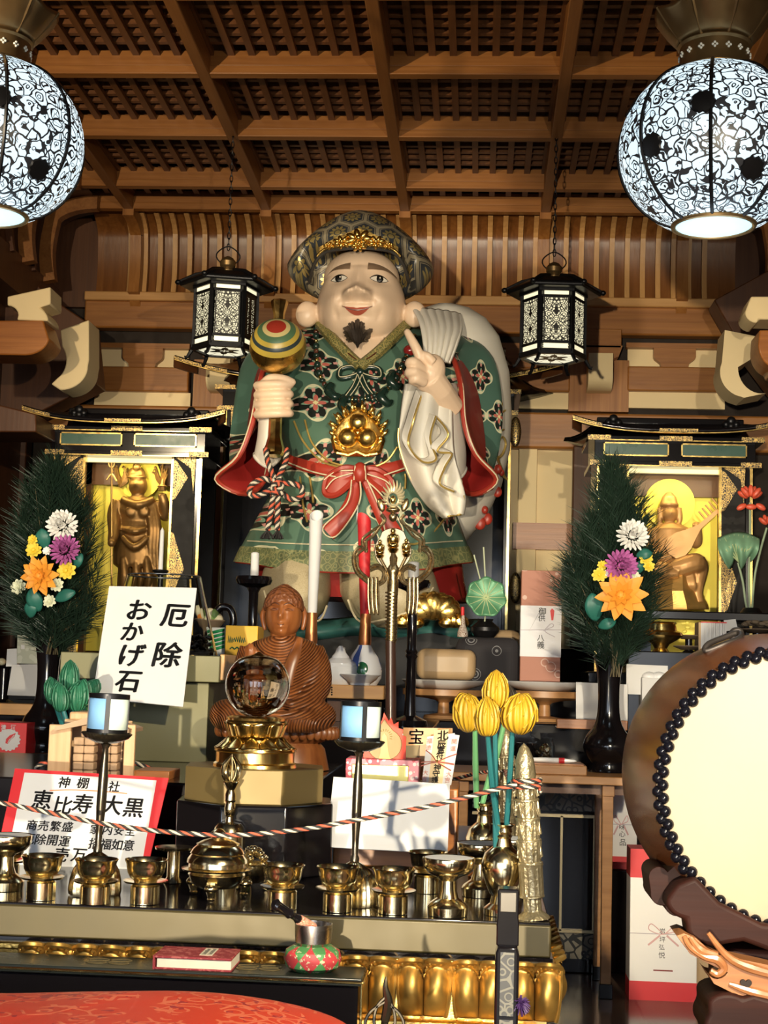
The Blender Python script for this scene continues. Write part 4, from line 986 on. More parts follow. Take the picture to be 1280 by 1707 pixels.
def big_lantern():
    R = thing('globe_lantern', '', 'lantern'); kw = dict(parent=R, local=True)
    rx, rz = .238, .215; N = 20
    pr = [(.085, .205)]+[(rx*cos(a)**.9, rz*sin(a)) for a in [radians(70-i*(70+58)/N) for i in range(N+1)]]+[(.098, -.197)]
    MB().lathe(pr, 64, caps=False).build('globe', GLOBE, smooth=180, **kw)
    e = MB()
    for k in range(8):
        a = 2*pi*k/8+.35; e.tube([(r*1.008*cos(a), r*1.008*sin(a), z) for r, z in pr], .0052, 6)
    e.build('rib_wires', BLACKM, **kw)
    random.seed(3)
    for k in range(11):
        a = 2*pi*k/11+.2; t = radians((28, -12, 10, -32, 40)[k % 5]); c_ = Vector((rx*cos(t)*cos(a), rx*cos(t)*sin(a), rz*sin(t))); nn = Vector((c_.x/rx, c_.y/rx, c_.z/rz)).normalized()
        Mq = Matrix.Translation(c_*1.004) @ nn.to_track_quat('Z', 'Y').to_matrix().to_4x4(); g = MB()
        g.lathe([(.027, 0), (.024, .004), (.012, .006), (0, .006)], 24, M=Mq, flute=.22, fn=10); g.build('flower_boss', BLACKM, **kw)
    MB().tube([(.1*cos(a), .1*sin(a), -.197) for a in [2*pi*i/40 for i in range(40)]], .007, 8, True).build('opening_ring', DARKB, **kw)
    MB().lathe([(0, -.199), (.095, -.199), (.097, -.195), (0, -.194)], 40).build('opening_glass', GLASSD, smooth=30, **kw)
    MB().lathe([(.088, .2), (.09, .205), (.086, .215), (.086, .265), (.092, .27), (.086, .28)], 40, caps=False).build('neck', DARKB, thick=.004, **kw)
    g = MB()
    for k in range(16):
        a = 2*pi*k/16; c_ = Vector((.088*cos(a), .088*sin(a), .242))
        for j in range(4): g.ell(c_+Vector((-sin(a)*.005*cos(j*pi/2), cos(a)*.005*cos(j*pi/2), .005*sin(j*pi/2))), .0035, n=8, m=6)
    g.build('neck_cutouts', mat('painted_pierced_light', (.6, .6, .55), .5), **kw) if k else None  # pale matte beads stand in for lamplight showing through the neck
    cp = MB(); n = 64
    def cap(u, v):
        a = 2*pi*u; sc = 1+.05*v*abs(cos(4*a))-.02*v; r = (.088+.062*v**.8)*sc
        return Vector((r*cos(a), r*sin(a), .275+.085*v-.012*v*abs(sin(4*a))))
    cp.grid(cap, n, 8, cu=True); cp.build('flared_cap', DARKB, thick=.004, smooth=60, **kw)
    for k in range(8): MB().tube([cap(k/8, v) for v in (0, .5, 1)], .005, 6).build('cap_rib', DARKB, **kw)
    MB().lathe([(0, .36), (.012, .36), (.012, .4), (.005, .41), (.005, 1.1), (0, 1.1)], 10).build('hanging_rod', BLACKM, **kw)
    l = bpy.data.lights.new('globe_lantern_lamp', 'POINT'); l.energy = 3.0; l.color = (.75, .9, 1); l.shadow_soft_size = .15
    lo = bpy.data.objects.new('globe_lantern_lamp', l); SC.collection.objects.link(lo); lo.parent = R; lo.location = (0, 0, -.35)
    return R
q = at(1190, 250, 3.7); BL = big_lantern(); BL.location = q; BL.rotation_euler = (0, 0, .25); BL['label'] = 'large round glowing filigree lantern at the right, its bottom disc fully in view'; BL['group'] = 'large globe lanterns'
q = at(-14, 236, 3.7); copy_tree(BL, q, .9, 'large round glowing filigree lantern cut off by the left picture edge')
def fret_material(nm, dark=False):
    m = Mt(nm); x, y, z = m.xyz(m.co(kind='Generated'))
    u = (x-.5).ab(); v = ((z*2).pp(1.0)) if 1 else z
    c = m.vec(u*1.25, z*2.5, 0.0)
    e = m.vor(c, 4.2, 'DISTANCE_TO_EDGE', dims='2D'); f = m.vor(c, 4.2, dims='2D'); b = m.vor(c, 3.0, dims='2D')
    k = e.lt(.10).mx((f-.34).ab().lt(.075)).mx((u-.5).ab().lt(.05)).mx((z-.5).ab().gt(.485))
    ry = ((z-.33).ab()).mn((z-.68).ab()); k = k.mx(((u+ry*1.9).lt(.14)).mx((u*1.9+ry).lt(.13)))
    if dark: k = (m.vor(m.vec(x*1.2, z*3.2, 0.0), 7, dims='2D', rnd=.6).gt(.24)).mx((x-.45).ab().lt(.1)).mx((x-.5).ab().gt(.3)).mx((z-.5).ab().gt(.42))
    return m.out((.015, .013, .01), .4, 0, emit=m.mix(k, (1, .90, .58), (0, 0, 0)), estr=1.0)
FRET = fret_material('fretwork_panel_glowing'); FRETD = fret_material('pierced_dark_panel', True)
def bot_material():
    m = Mt('fretwork_bottom_glowing'); x, y, z = m.xyz(m.co()); r = (x*x+y*y).rt(); th = y.at2(x)
    k = ((r*52+((th*6).cs()*.9)).sn().gt(.35)).mx((r-.035).ab().lt(.005)).mx(((th*6).sn().ab().lt(.12)))
    return m.out((.015, .013, .01), .4, 0, emit=m.mix(k, (1, .93, .66), (0, 0, 0)), estr=1.0)
FRETB = bot_material(); BARE = Mt('glowing_slit').out((.9, .85, .6), .5, 0, emit=(1, .90, .60), estr=.95)
def small_lantern(label):
    R = thing('hexagonal_lantern', label, 'lantern', group='hexagonal hanging lanterns'); kw = dict(parent=R, local=True)
    r, h = .135, .275; V = lambda k, rr, z: Vector((rr*cos(pi/3*k), rr*sin(pi/3*k), z))
    for k in range(6):
        a, b = V(k, r, 0), V(k+1, r, 0); mid = (a+b)/2; ang = atan2(mid.y, mid.x)+pi/2; w_ = (b-a).length
        def panel(nm, m_, z0, z1, ins):
            p = MB().box(-w_/2+ins, w_/2-ins, -.004, .004, z0, z1).build(nm, m_, R, local=True, smooth=0); p.location = mid; p.rotation_euler = (0, 0, ang); return p
        panel('fret_panel', FRET, .045, .045+.19, .014); panel('glowing_slit', BARE, .247, .262, .016); panel('glowing_slit', BARE, .014, .034, .016)
        MB().box(-.009, .009, -.009, .009, 0, h, M=Matrix.Translation(a) @ Matrix.Rotation(pi/3*k, 4, 'Z')).build('post', BLACKM, **kw)
        e = MB(); f = V(k, r+.008, -.012); e.tube([f, f+Vector((f.x*.12, f.y*.12, -.03)), f+Vector((f.x*.2, f.y*.2, -.034))], [.009, .007, .009], 6); e.build('foot', BLACKM, **kw)
    for z0, z1, rr in ((-.012, .012, r+.012), (.036, .046, r+.006), (.235, .246, r+.006), (.262, .28, r+.014)):
        e = MB(); o1 = [V(k, rr, z0) for k in range(6)]; o2 = [V(k, rr, z1) for k in range(6)]; i2 = [V(k, rr-.022, z1) for k in range(6)]; i1 = [V(k, rr-.022, z0) for k in range(6)]
        e.loft([o1, o2, i2, i1, o1], caps=False); e.build('rail', BLACKM, smooth=0, **kw)
    MB().lathe([(0, -.006), (.118, -.006), (.118, -.002), (0, -.002)], 6, a0=0).build('fret_bottom', FRETB, smooth=0, **kw)
    e = MB(); e.loft([[V(k, rr, z) for k in range(6)] for rr, z in ((.205, .272), (.21, .282), (.205, .292), (.14, .325), (.06, .345), (.03, .35))]); e.build('roof', BLACKM, smooth=0, bevel=.004, **kw)
    e = MB()
    for k in range(6): e.tube([V(k, .21, .29), V(k, .14, .328), V(k, .05, .352)], .008, 6); 
    e.build('roof_ridges', BLACKM, **kw)
    for k in range(6):
        e = MB(); e.ell(V(k, .214, .288), .014, .014, .012, 10, 8); e.build('roof_tip', BLACKM, **kw)
    MB().lathe([(.03, .345), (.034, .355), (.022, .362), (.034, .375), (.036, .395), (.022, .412), (.006, .42), (0, .42)], 20).build('finial', DARKB, **kw)
    MB().tube([(.042*sin(a)*(1-.25*cos(2*a)), 0, .42-.045*cos(a)*-1) for a in [radians(200+320*i/20) for i in range(21)]], .003, 6).build('bail', BLACKM, **kw)
    e = MB(); n = 20; zc = .462; top = 1.06
    for i in range(int((top-zc)/.026)):
        z = zc+i*.026; a = (0, pi/2)[i % 2]
        e.tube([(cos(a)*.006*cos(t), sin(a)*.006*cos(t), z+.017*sin(t)) for t in [2*pi*j/10 for j in range(10)]], .0022, 5, True)
    e.build('chain', BLACKM, **kw)
    return R
dl = 6.38; q = at(374, 583, dl); SL = small_lantern('black hexagonal hanging lantern left of the great statue, behind the mallet'); SL.location = q; SL.rotation_euler = (0, 0, radians(13))
q2 = at(921, 595, dl); S2 = copy_tree(SL, q2, .06, 'black hexagonal hanging lantern with brass knob, right of the great statue')
for o in [o for o in SC.objects if o.parent == SL and o.name.startswith('fret_panel')]:
    a = atan2(o.location.y, o.location.x)+SL.rotation_euler.z; a = (a+pi) % (2*pi)-pi
    if abs(a-radians(-17)) < radians(28): o.data = o.data.copy(); o.data.materials[0] = FRETD
# ------------------------------------------------------------------ front altar
ZA = .60
xr = at(918, 1515, 2.49).x
AL = thing('altar_table', 'wide altar table with a brass front board and carved gold lotus petals below', 'altar', (xr-.8, 2.49, 0))
BOARD = mat('dull_brass_board', (.07, .055, .022), .42, .35, .22, 9)
MB().box(-.95, xr, 2.49, 4.0, ZA-.02, ZA-.001).build('top_board', LACQ, AL, bevel=.002)
MB().box(-.95, xr+.001, 2.484, 4.0, ZA-.055, ZA-.004).build('front_board', BOARD, AL, bevel=.003)
MB().box(-.95, xr+.004, 2.48, 4.0, ZA-.062, ZA-.055).build('lacquer_moulding', LACQ, AL)
MB().box(-.95, xr+.010, 2.47, 4.0, ZA-.074, ZA-.062).build('gold_moulding', GILT, AL, bevel=.003)
def petal_bm(Wd, Hh, bulge):
    def f(u, v):
        s = (u*2) % 1.0 if u < 1 else 1.0; dm = sqrt(max(0, 1-(2*s-1)**2)); ds = sqrt(max(0, 1-(2*u-1)**2))
        x = (u-.5)*Wd*(1.0-.16*v**2); vr = .03+.2*(1-dm); t = min(1, max(0, (v-vr)/(1-vr)))
        pv = sin(pi*min(1, .04+t*.93))**.85; rim = .42*exp(-((v-vr)/.06)**2)+(.25 if v < vr else 0)
        y = -bulge*(pv*(dm*.6+.4*ds**.6)*(.35+.65*dm**.5)+rim*ds**.5)
        return Vector((x, y, Hh*(1-v)*(1+.13*dm)-Hh*.05*(1-v)*(1-ds)))
    m = MB(); m.grid(f, 40, 30); m.tube([f(i/24, .0)+Vector((0, -.004, .001)) for i in range(25)], .0035, 6)
    m.tube([f(.02+.02*(1-v), v)+Vector((0, -.001, 0)) for v in [i/14 for i in range(15)]], .0026, 6); m.tube([f(.98-.02*(1-v), v)+Vector((0, -.001, 0)) for v in [i/14 for i in range(15)]], .0026, 6)
    return m
PW = .0885; zp = ZA-.15
PETG = mat('antique_gilt_petals', (.46, .27, .065), .42, .85, .25, 30)
pm = petal_bm(PW, .080, .034)
k = 0; first = None
for i in range(10):
    x = xr+.012-PW*(i+.42)
    if first is None: first = pm.build('lotus_petal', PETG, AL, local=True, smooth=50, thick=.003); o = first
    else: o = first.copy(); SC.collection.objects.link(o)
    o.location = Vector((x, 2.472, zp))-AL.location
for i in range(5):
    o = first.copy(); SC.collection.objects.link(o); o.location = Vector((xr-.004, 2.50+PW*(i+.5), zp))-AL.location; o.rotation_euler = (0, 0, pi/2)
MB().box(-.95, xr-.005, 2.474, 3.9, zp-.01, ZA-.074).build('petal_core', GILT, AL)
e = MB(); e.tube([(-.95, 2.462, zp-.014), (xr-.02, 2.462, zp-.014)], .008, 8)
for i in range(26): x = xr-.03-.04*i; e.tube([(x-.002, 2.462, zp-.014), (x+.002, 2.462, zp-.014)], .0092, 8)
e.build('bead_moulding', GILT, AL)
MB().box(-.95, xr-.03, 2.49, 3.9, 0, zp-.02).build('base', mat('red_brown_lacquer', (.07, .018, .01), .3), AL)
e = MB()
for i in range(24):
    x = xr-.02-.045*i; e.loft([[Vector((x-.02+.04*j/6, 2.482-.02*t-.006*sin(pi*j/6)*t, zp-.022-.06*t)) for j in range(7)] for t in (0, .5, 1)], closed=False, caps=False)
e.build('leaf_band', GILT, AL, thick=.004, smooth=50)
# bowls on stands
def bowl_set(label):
    R = thing('offering_bowl', label, 'bowl', group='small brass bowls along the altar edge'); kw = dict(parent=R, local=True)
    MB().lathe([(0, 0), (.0245, 0), (.0245, .028), (.021, .031), (.0, .031)], 36).build('stand', BRASS, **kw)
    MB().lathe([(0, .031), (.02, .031), (.035, .034), (.0375, .0375), (.034, .037), (.02, .034), (0, .034)], 36).build('saucer', BRASS, **kw)
    MB().lathe([(0, .034), (.019, .034), (.020, .038), (.026, .042), (.0305, .050), (.0325, .060), (.0335, .066), (.0365, .0715), (.0355, .0725), (.031, .067), (.029, .052), (.02, .044), (0, .043)], 36).build('bowl', BRASS, **kw)
    return R
b0 = None
for px, py, d, lab in ((68, 1498, 2.53, 'brass bowl on stand, leftmost whole one on the altar edge, before the red-bordered notice'), (158, 1501, 2.51, 'brass bowl on stand in front of the left candle stand foot'), (241, 1503, 2.53, 'brass bowl on stand below the lower right corner of the red-bordered notice'),
                       (470, 1509, 2.53, 'brass bowl on stand just right of the domed incense burner'), (562, 1512, 2.53, 'brass bowl on stand just left of the right candle stand foot'), (655, 1512, 2.53, 'brass bowl on stand between the right candle stand and the footed dish'),
                       (8, 1478, 2.72, 'brass bowl on stand half cut by the left picture edge'), (712, 1488, 2.78, 'brass bowl on stand set back behind the footed dish')):
    q = at(px, py, d); q.z = ZA
    if b0 is None: b0 = bowl_set(lab); b0.location = q
    else: copy_tree(b0, q, random.random(), lab)
# incense burner with domed lid
q = at(360, 1496, 2.62); q.z = ZA; R = thing('incense_burner', 'domed brass incense burner on three clawed feet at the altar middle', 'incense burner', q); kw = dict(parent=R, local=True)
MB().lathe([(0, .018), (.035, .018), (.046, .028), (.05, .04), (.048, .044), (.06, .047), (.062, .05), (.05, .053), (.049, .06), (0, .06)], 40).build('body', BRASS, **kw)
MB().lathe([(.053, .06), (.052, .066), (.046, .074), (.048, .076), (.043, .084), (.036, .09), (.038, .092), (.026, .098), (.012, .102), (.01, .106), (.013, .111), (.006, .117), (0, .118)], 40).build('lid', BRASS, **kw)
for k in range(3):
    a = -pi/2+2*pi*k/3; e = MB(); c_ = Vector((.05*cos(a), .05*sin(a), 0))
    e.tube([c_+Vector((0, 0, .03)), c_*1.08+Vector((0, 0, .018)), c_*1.02+Vector((0, 0, .004))], [.010, .009, .005], 8); e.ell(c_*1.08+Vector((0, 0, .022)), .012, .012, .008, 10, 8); e.ell(c_*1.02+Vector((0, 0, .004)), .007, .007, .004, 10, 6)
    e.build('foot', BRASS, **kw)
# flat gold dish, ornate lump cluster
def simple(name, label, cat, prof, px, py, d, m, z=ZA, n=36, group=None, **kw):
    q = at(px, py, d); q.z = z; o = MB().lathe(prof, n, **kw).build(name, m, local=True); o.location = q; return tag(o, label, cat, group)
simple('flat_dish', 'flat brass dish on a foot left of the incense burner', 'dish', [(0, 0), (.018, 0), (.012, .01), (.012, .055), (.035, .06), (.036, .064), (0, .062)], 288, 1480, 2.78, BRASS)
q = at(418, 1478, 2.72); q.z = ZA; R = thing('censer', 'ornate small brass censer with openwork lid right of the bell', 'incense burner', q); kw = dict(parent=R, local=True)
MB().lathe([(0, .015), (.024, .015), (.034, .03), (.035, .045), (.04, .048), (.03, .052), (0, .052)], 30).build('body', BRASS, **kw)
e = MB(); random.seed(5)
for i in range(26):
    a = random.random()*6.28; r = random.random()*.024; e.ell((r*cos(a), r*sin(a), .052+.02*(1-r/.03)+.006*random.random()), .007, .007, .006, 8, 6)
e.build('openwork_lid', BRASS, **kw)
for k in range(3):
    a = -pi/2+2*pi*k/3; MB().tube([(.025*cos(a), .025*sin(a), .022), (.032*cos(a), .032*sin(a), .01), (.028*cos(a), .028*sin(a), 0)], [.006, .005, .006], 8).build('foot', BRASS, **kw)
# bell with five-pronged handle
q = at(379, 1462, 2.82); q.z = ZA; R = thing('ritual_bell', 'brass hand bell with a caged five-pronged top, behind the incense burner', 'bell', q); kw = dict(parent=R, local=True)
h0 = .0
MB().lathe([(0, .0), (.034, 0), (.031, .03), (.030, .08), (.028, .098), (.022, .106), (.008, .109), (0, .109)], 36).build('bell_body', BRASS, **kw)
MB().lathe([(0, .108), (.008, .109), (.007, .118), (.010, .122), (.011, .135), (.0085, .145), (.011, .149), (.010, .16), (.0075, .168), (.016, .182), (.014, .184), (0, .184)], 24).build('handle', BRASS, **kw)
for k in range(4):
    a = pi/4+pi/2*k; MB().tube(catmull([(.006*cos(a), .006*sin(a), .18), (.019*cos(a), .019*sin(a), .196), (.018*cos(a), .018*sin(a), .214), (.004*cos(a), .004*sin(a), .23)], 5), [.003, .004, .0035, .002], 8).build('prong', BRASS, **kw)
MB().lathe([(.003, .182), (.0045, .19), (.003, .2), (.004, .215), (.0015, .234), (0, .235)], 8).build('prong', BRASS, **kw)
# candle stands with paper lanterns
def shade_mat(nm, c): return Mt(nm).out(c, .5, 0, emit=c, estr=.12)
BLUEP = mat('blue_white_shade_paper', (.20, .42, .72), .6, 0, .08, 6); PALEP = mat('pale_green_shade_paper', (.66, .78, .72), .6, 0, .06, 6)
def candle_stand(label, lean=0):
    R = thing('candle_stand', label, 'candle stand', group='tall candle stands with small square lanterns'); kw = dict(parent=R, local=True)
    H = .272
    MB().lathe([(0, 0), (.041, 0), (.0425, .008), (.041, .026), (.037, .042), (.028, .057), (.015, .067), (.007, .072), (.006, .076), (0, .076)], 64, flute=.08, fn=32).build('fluted_foot', BRASS, **kw)
    MB().lathe([(.0075, .07), (.008, .078), (.0055, .084), (.006, .11), (.0085, .15), (.0085, .2), (.006, .235), (.005, .25), (.009, .258), (0, .262)], 20).build('stem', mat('dark_bronze', (.12, .10, .07), .22, .9, .2) if 'dark_bronze' not in bpy.data.materials else bpy.data.materials['dark_bronze'], **kw)
    MB().lathe([(0, .258), (.018, .26), (.036, .268), (.0425, .276), (.040, .278), (.034, .272), (0, .27)], 64, flute=.06, fn=26).build('fluted_dish', bpy.data.materials['dark_bronze'], **kw)
    for k in range(4):
        a0 = pi/2*k-pi/2+.10; m = MB(); m.cur = 0
        m.loft([[(.0335*cos(a0+pi/2*t/10), .0335*sin(a0+pi/2*t/10), z) for t in range(11)] for z in (.278, .338)], closed=False, caps=False)
        m.build('shade_panel', BLUEP if k % 2 else PALEP, thick=.001, **kw)
        m = MB(); m.box(-.004, .004, -.0015, .0025, .276, .342, M=Matrix.Rotation(a0-pi/2, 4, 'Z') @ Matrix.Translation((0, .034, 0)) if 0 else Matrix.Translation((.034*cos(a0), .034*sin(a0), 0)) @ Matrix.Rotation(a0+pi/2, 4, 'Z'))
        m.build('shade_post', BLACKM, **kw)
    for z in (.276, .337): MB().lathe([(.0325, z), (.0355, z), (.0355, z+.008), (.0325, z+.008), (.0325, z)], 36, caps=False).build('shade_ring', BLACKM, **kw)
    return R
q = at(588, 1508, 2.60); q.z = ZA; C1 = candle_stand('tall candle stand with a small blue lantern, standing before the blank white sheet'); C1.location = q; C1.rotation_euler = (0.0, .012, .18)
q = at(157, 1494, 2.60); q.z = ZA; C2 = copy_tree(C1, q, .1, 'tall candle stand with a small blue lantern, standing before the red-bordered notice'); C2.rotation_euler = (0, .03, .1)
# footed dishes
def footed(label):
    R = thing('footed_dish', label, 'dish', group='footed brass dishes'); kw = dict(parent=R, local=True)
    MB().lathe([(0, 0), (.033, 0), (.034, .014), (.03, .02), (.018, .028), (.014, .04), (.013, .056), (.017, .06), (.02, .062), (0, .062)], 36).build('foot', BRASS, **kw)
    MB().lathe([(0, .06), (.018, .061), (.034, .068), (.042, .078), (.0435, .092), (.0425, .094), (.038, .086), (0, .08)], 40).build('cup', BRASS, **kw)
    MB().lathe([(0, .0905), (.040, .0905), (.0405, .093), (.02, .094), (0, .0935)], 36).build('paper_lining', PAPER, **kw)
    return R
q = at(746, 1518, 2.53); q.z = ZA; F1 = footed('brass footed dish lined with white paper, on the altar edge right of the bowls'); F1.location = q
for px, py, d, lab in ((8, 1470, 2.62, 'brass footed dish cut by the left picture edge, before the red-bordered notice'), (800, 1490, 2.76, 'brass footed dish half hidden behind the front brass vase'), (858, 1476, 2.86, 'brass footed dish behind the black post and the rope post')):
    q = at(px, py, d); q.z = ZA; copy_tree(F1, q, 0, lab)
# corner posts and the cord around them
POSTM = mat('silvered_gilt', (.44, .37, .22), .34, .8, .25, 40, .5, 160)
def corner_post(label):
    R = thing('corner_post', label, 'post', group='lotus bud posts carrying the cord'); kw = dict(parent=R, local=True)
    pr = [(.0, 0), (.026, 0), (.024, .004), (.014, .012), (.0135, .035), (.0185, .038), (.0185, .084), (.02, .088), (.0165, .092), (.0195, .125), (.017, .128), (.0185, .16), (.016, .163), (.0175, .19), (.015, .194), (.0165, .215), (.0145, .222)]
    MB().lathe(pr, 48, flute=.09, fn=16).build('shaft', POSTM, **kw)
    MB().lathe([(.0145, .22), (.017, .235), (.0145, .26), (.008, .278), (0, .287)], 32, flute=.05, fn=8).build('bud', POSTM, **kw)
    for z in (.036, .09, .127, .162, .193, .22): MB().tube([(.0185*cos(a), .0185*sin(a), z) for a in [2*pi*i/24 for i in range(24)]], .0025, 6, True).build('shaft_ring', POSTM, **kw)
    e = MB()
    for z in (.1, .137, .17, .2):
        for k in range(8): a = 2*pi*k/8; e.tube([(.0175*cos(a-.3), .0175*sin(a-.3), z+.02), (.0205*cos(a), .0205*sin(a), z), (.0175*cos(a+.3), .0175*sin(a+.3), z+.02)], .002, 5)
    e.build('petal_pattern', POSTM, **kw)
    return R
q = at(889, 1520, 2.53); q.z = ZA; CP = corner_post('silvered lotus bud post leaning at the front right altar corner'); CP.location = q; CP.rotation_euler = (0, -.075, .2)
q = at(846, 1400, 3.3); q.z = ZA; CB = copy_tree(CP, q, 0, 'silvered lotus bud post at the back of the altar, behind the yellow lotus stems'); CB.rotation_euler = (0, -.03, 0)
tip = at(880, 1312, 2.53)
rp = MB(); rope(rp, catmull([at(-40, 1330, 2.49), at(60, 1350, 2.49), at(165, 1372, 2.485), at(280, 1387, 2.48), at(390, 1392, 2.48), at(500, 1383, 2.485), at(600, 1366, 2.49), at(720, 1343, 2.5), at(820, 1318, 2.505), at(862, 1308, 2.50)], 10), .0041, .038)
for k in range(2):
    z = tip.z+.004-k*.009; rope(rp, [Vector((tip.x-.003+.023*cos(a), 2.525+.024*sin(a), z+.0015*a)) for a in [2*pi*i/28 for i in range(29)]], .0041, .038)
rope(rp, catmull([tip+Vector((.0, .025, -.004)), at(868, 1330, 2.75), at(848, 1300, 3.1), at(842, 1285, 3.27)], 8), .0041, .038)
rope(rp, catmull([at(842, 1285, 3.27), at(800, 1288, 3.4), at(768, 1296, 3.5), at(700, 1312, 3.6)], 8), .0041, .038)
tag(rp.build('braided_rope', ROPEC, smooth=180), 'black, white and red braided cord strung across the front of the altar', 'rope')
rp = MB(); rope(rp, catmull([at(60, 1290, 3.45), at(75, 1272, 3.45), at(200, 1268, 3.45), at(260, 1284, 3.46), at(330, 1300, 3.46)], 8), .0055, .05)
tag(rp.build('braided_rope', ROPEC, smooth=180), 'black, white and red braided cord at the back, beside the little wooden house shrine', 'rope')
# vases with carved lotus buds
def vase_brass(label, px, py, d):
    q = at(px, py, d); q.z = ZA; R = thing('brass_vase', label, 'vase', q, group='brass lotus vases'); kw = dict(parent=R, local=True)
    MB().lathe([(0, 0), (.03, 0), (.03, .01), (.02, .018), (.017, .03), (.022, .036), (.032, .06), (.036, .082), (.03, .1), (.016, .112), (.0135, .125), (.0155, .128), (.0135, .132), (.0155, .136), (.014, .142), (.02, .148), (.018, .149), (.012, .144), (0, .14)], 40).build('body', BRASS, **kw)
    return R
V1 = vase_brass('shiny brass vase of yellow lotus buds, right behind the black post', 836, 1508, 2.56)
V2 = vase_brass('shiny brass vase set back at the right, behind the blank white sheet', 806, 1440, 2.95)
V3 = vase_brass('shiny brass vase with green lotus buds at the left, behind the wooden house shrine', 146, 1330, 3.45)
V3.location.z = .752
def bud_mat(nm, c, dk): 
    m = Mt(nm); x, y, z = m.xyz(m.co(kind='Generated')); th = (y-.5).at2(x-.5)
    return m.out(m.mix(m.noise(m.co(), 30, 3), dk, c), .45, 0, (th*17+m.noise(m.co(), 8, 1)*3).sn(), .5, .004)
YEL = bud_mat('carved_yellow', (.56, .34, .022), (.38, .21, .01)); GRN = bud_mat('carved_green', (.03, .19, .10), (.015, .10, .055)); DBR = bud_mat('carved_dark_brown', (.08, .06, .04), (.04, .03, .02))
STEMB = mat('teal_stem', (.014, .115, .125), .4, 0, .15); STEMG = mat('light_green_stem', (.12, .32, .14), .4, 0, .15)
def lotus(label, base, buds, m, sm, d, bt):
    R = thing('lotus_bud_bunch', label, 'flowers', base, group='carved wooden lotus buds')
    for i, (px, py, wpx, hpx, dd, tilt) in enumerate(buds):
        c_ = at(px, py, d+dd); r = sz(wpx, d)/2; h = sz(hpx, d)
        M = Matrix.Translation(c_) @ Matrix.Rotation(tilt, 4, 'Y'); n = 40
        e = MB(); pr = [(0, -.5), (.55, -.46), (.88, -.3), (1, -.1), (.97, .08), (.8, .26), (.5, .42), (.2, .52), (0, .56)]
        pr = [(p.x, p.y) for p in catmull([(a, b, 0) for a, b in pr], 3)]
        e.lathe([(max(0, a)*r, b*h) for a, b in pr], n, M=M); 
        for k in range(5):
            a = 2*pi*k/5+i; e.tube([M @ Vector((r*x*cos(a+s), r*x*sin(a+s), z*h)) for x, z, s in ((.93, -.28, -.55), (1.05, .0, -.35), (.82, .28, -.1), (.45, .46, .0), (.84, .28, .15), (1.05, 0, .4))], r*.05, 5)
        bo = e.build('bud', m, R, smooth=70)
        foot = M @ Vector((0, 0, -.46*h)); e = MB(); bq = Vector(base)+Vector((bt[0]*(i-1.5), bt[1]*((i*7) % 3-1), 0))
        e.tube(catmull([foot, foot.lerp(bq, .35)+Vector((0, 0, -.012)), foot.lerp(bq, .7), bq], 5), [sz(4, d), sz(5, d), sz(5, d), sz(4.5, d)], 8); e.build('stem', sm, R)
    return R
lotus('tall yellow lotus buds on teal stems in the front brass vase', at(838, 1420, 2.56), [(826, 1151, 44, 62, .0, .02), (812, 1196, 42, 62, -.03, -.05), (866, 1190, 60, 66, -.01, .38)], YEL, STEMB, 2.54, (.008, .006))
lotus('yellow and brown lotus buds on light green stems in the back brass vase', at(807, 1345, 2.95), [(780, 1188, 50, 62, -.1, -.42), (845, 1172, 40, 56, .1, .1)], YEL, STEMG, 2.95, (.01, .004))
L_ = [o for o in SC.objects if o.parent and o.parent.name == 'lotus_bud_bunch.001' and o.name.startswith('bud')]; L_[1].data.materials[0] = DBR
lotus('dark green lotus buds rising behind the left candle lantern', at(146, 1290, 3.45), [(116, 1130, 33, 56, .05, .0), (88, 1152, 30, 46, .1, -.25), (100, 1162, 32, 50, -.03, -.3), (132, 1160, 38, 54, .0, .3), (152, 1150, 30, 40, .1, .6)], GRN, STEMB, 3.45, (.006, .005))
# black post with silver arabesque and a purple tassel
q = at(843, 1700, 2.08); R = thing('lacquered_post', 'black lacquered post with silver arabesque panels in front of the altar right half', 'post', (q.x, 2.08, 0))
zt = at(843, 1480, 2.08).z; s_ = sz(1, 2.08)
MB().box(-16*s_, 16*s_, -.012, .02, 0, zt-.02).build('shaft', LACQ, R, local=True, bevel=.003)
MB().loft([[(-w_*s_, -.013, z), (w_*s_, -.013, z), (w_*s_, .02, z), (-w_*s_, .02, z)] for w_, z in ((18, zt-.075), (18, zt-.045), (17, zt-.038), (17, zt-.002), (14, zt))]).build('post_block', LACQ, R, local=True, bevel=.002)
MB().box(-13*s_, 13*s_, -.016, -.012, zt-.03, zt-.004).build('top_plate', mat('dark_silver_plate', (.10, .09, .075), .45, .5, .2), R, local=True, bevel=.001)
MB().loft([[(-w_*s_, -.018, z), (w_*s_, -.018, z), (w_*s_, .02, z), (-w_*s_, .02, z)] for w_, z in ((19, 0), (19, zt-.085), (15, zt-.075))]).build('post_block', LACQ, R, local=True, bevel=.003)
SILF = filigree('silver_arabesque', (.10, .095, .08), (.015, .015, .017), 55, .8, .45)
for z0, z1 in ((zt-.165, zt-.082), (zt-.26, zt-.17)): MB().box(-11*s_, 11*s_, -.0205, -.0175, z0, z1).build('arabesque_panel', SILF, R, local=True)
e = MB(); c_ = Vector((22*s_, -.01, zt-.15)); random.seed(9)
for i in range(90):
    v = Vector((random.gauss(0, 1), random.gauss(0, 1), random.gauss(0, 1))).normalized()*.014; e.tube([c_, c_+v*.6, c_+v+Vector((0, 0, -.003))], [.0016, .0012, .0006], 4)
e.build('purple_tassel', mat('purple_silk', (.045, .015, .09), .6), R, local=True)
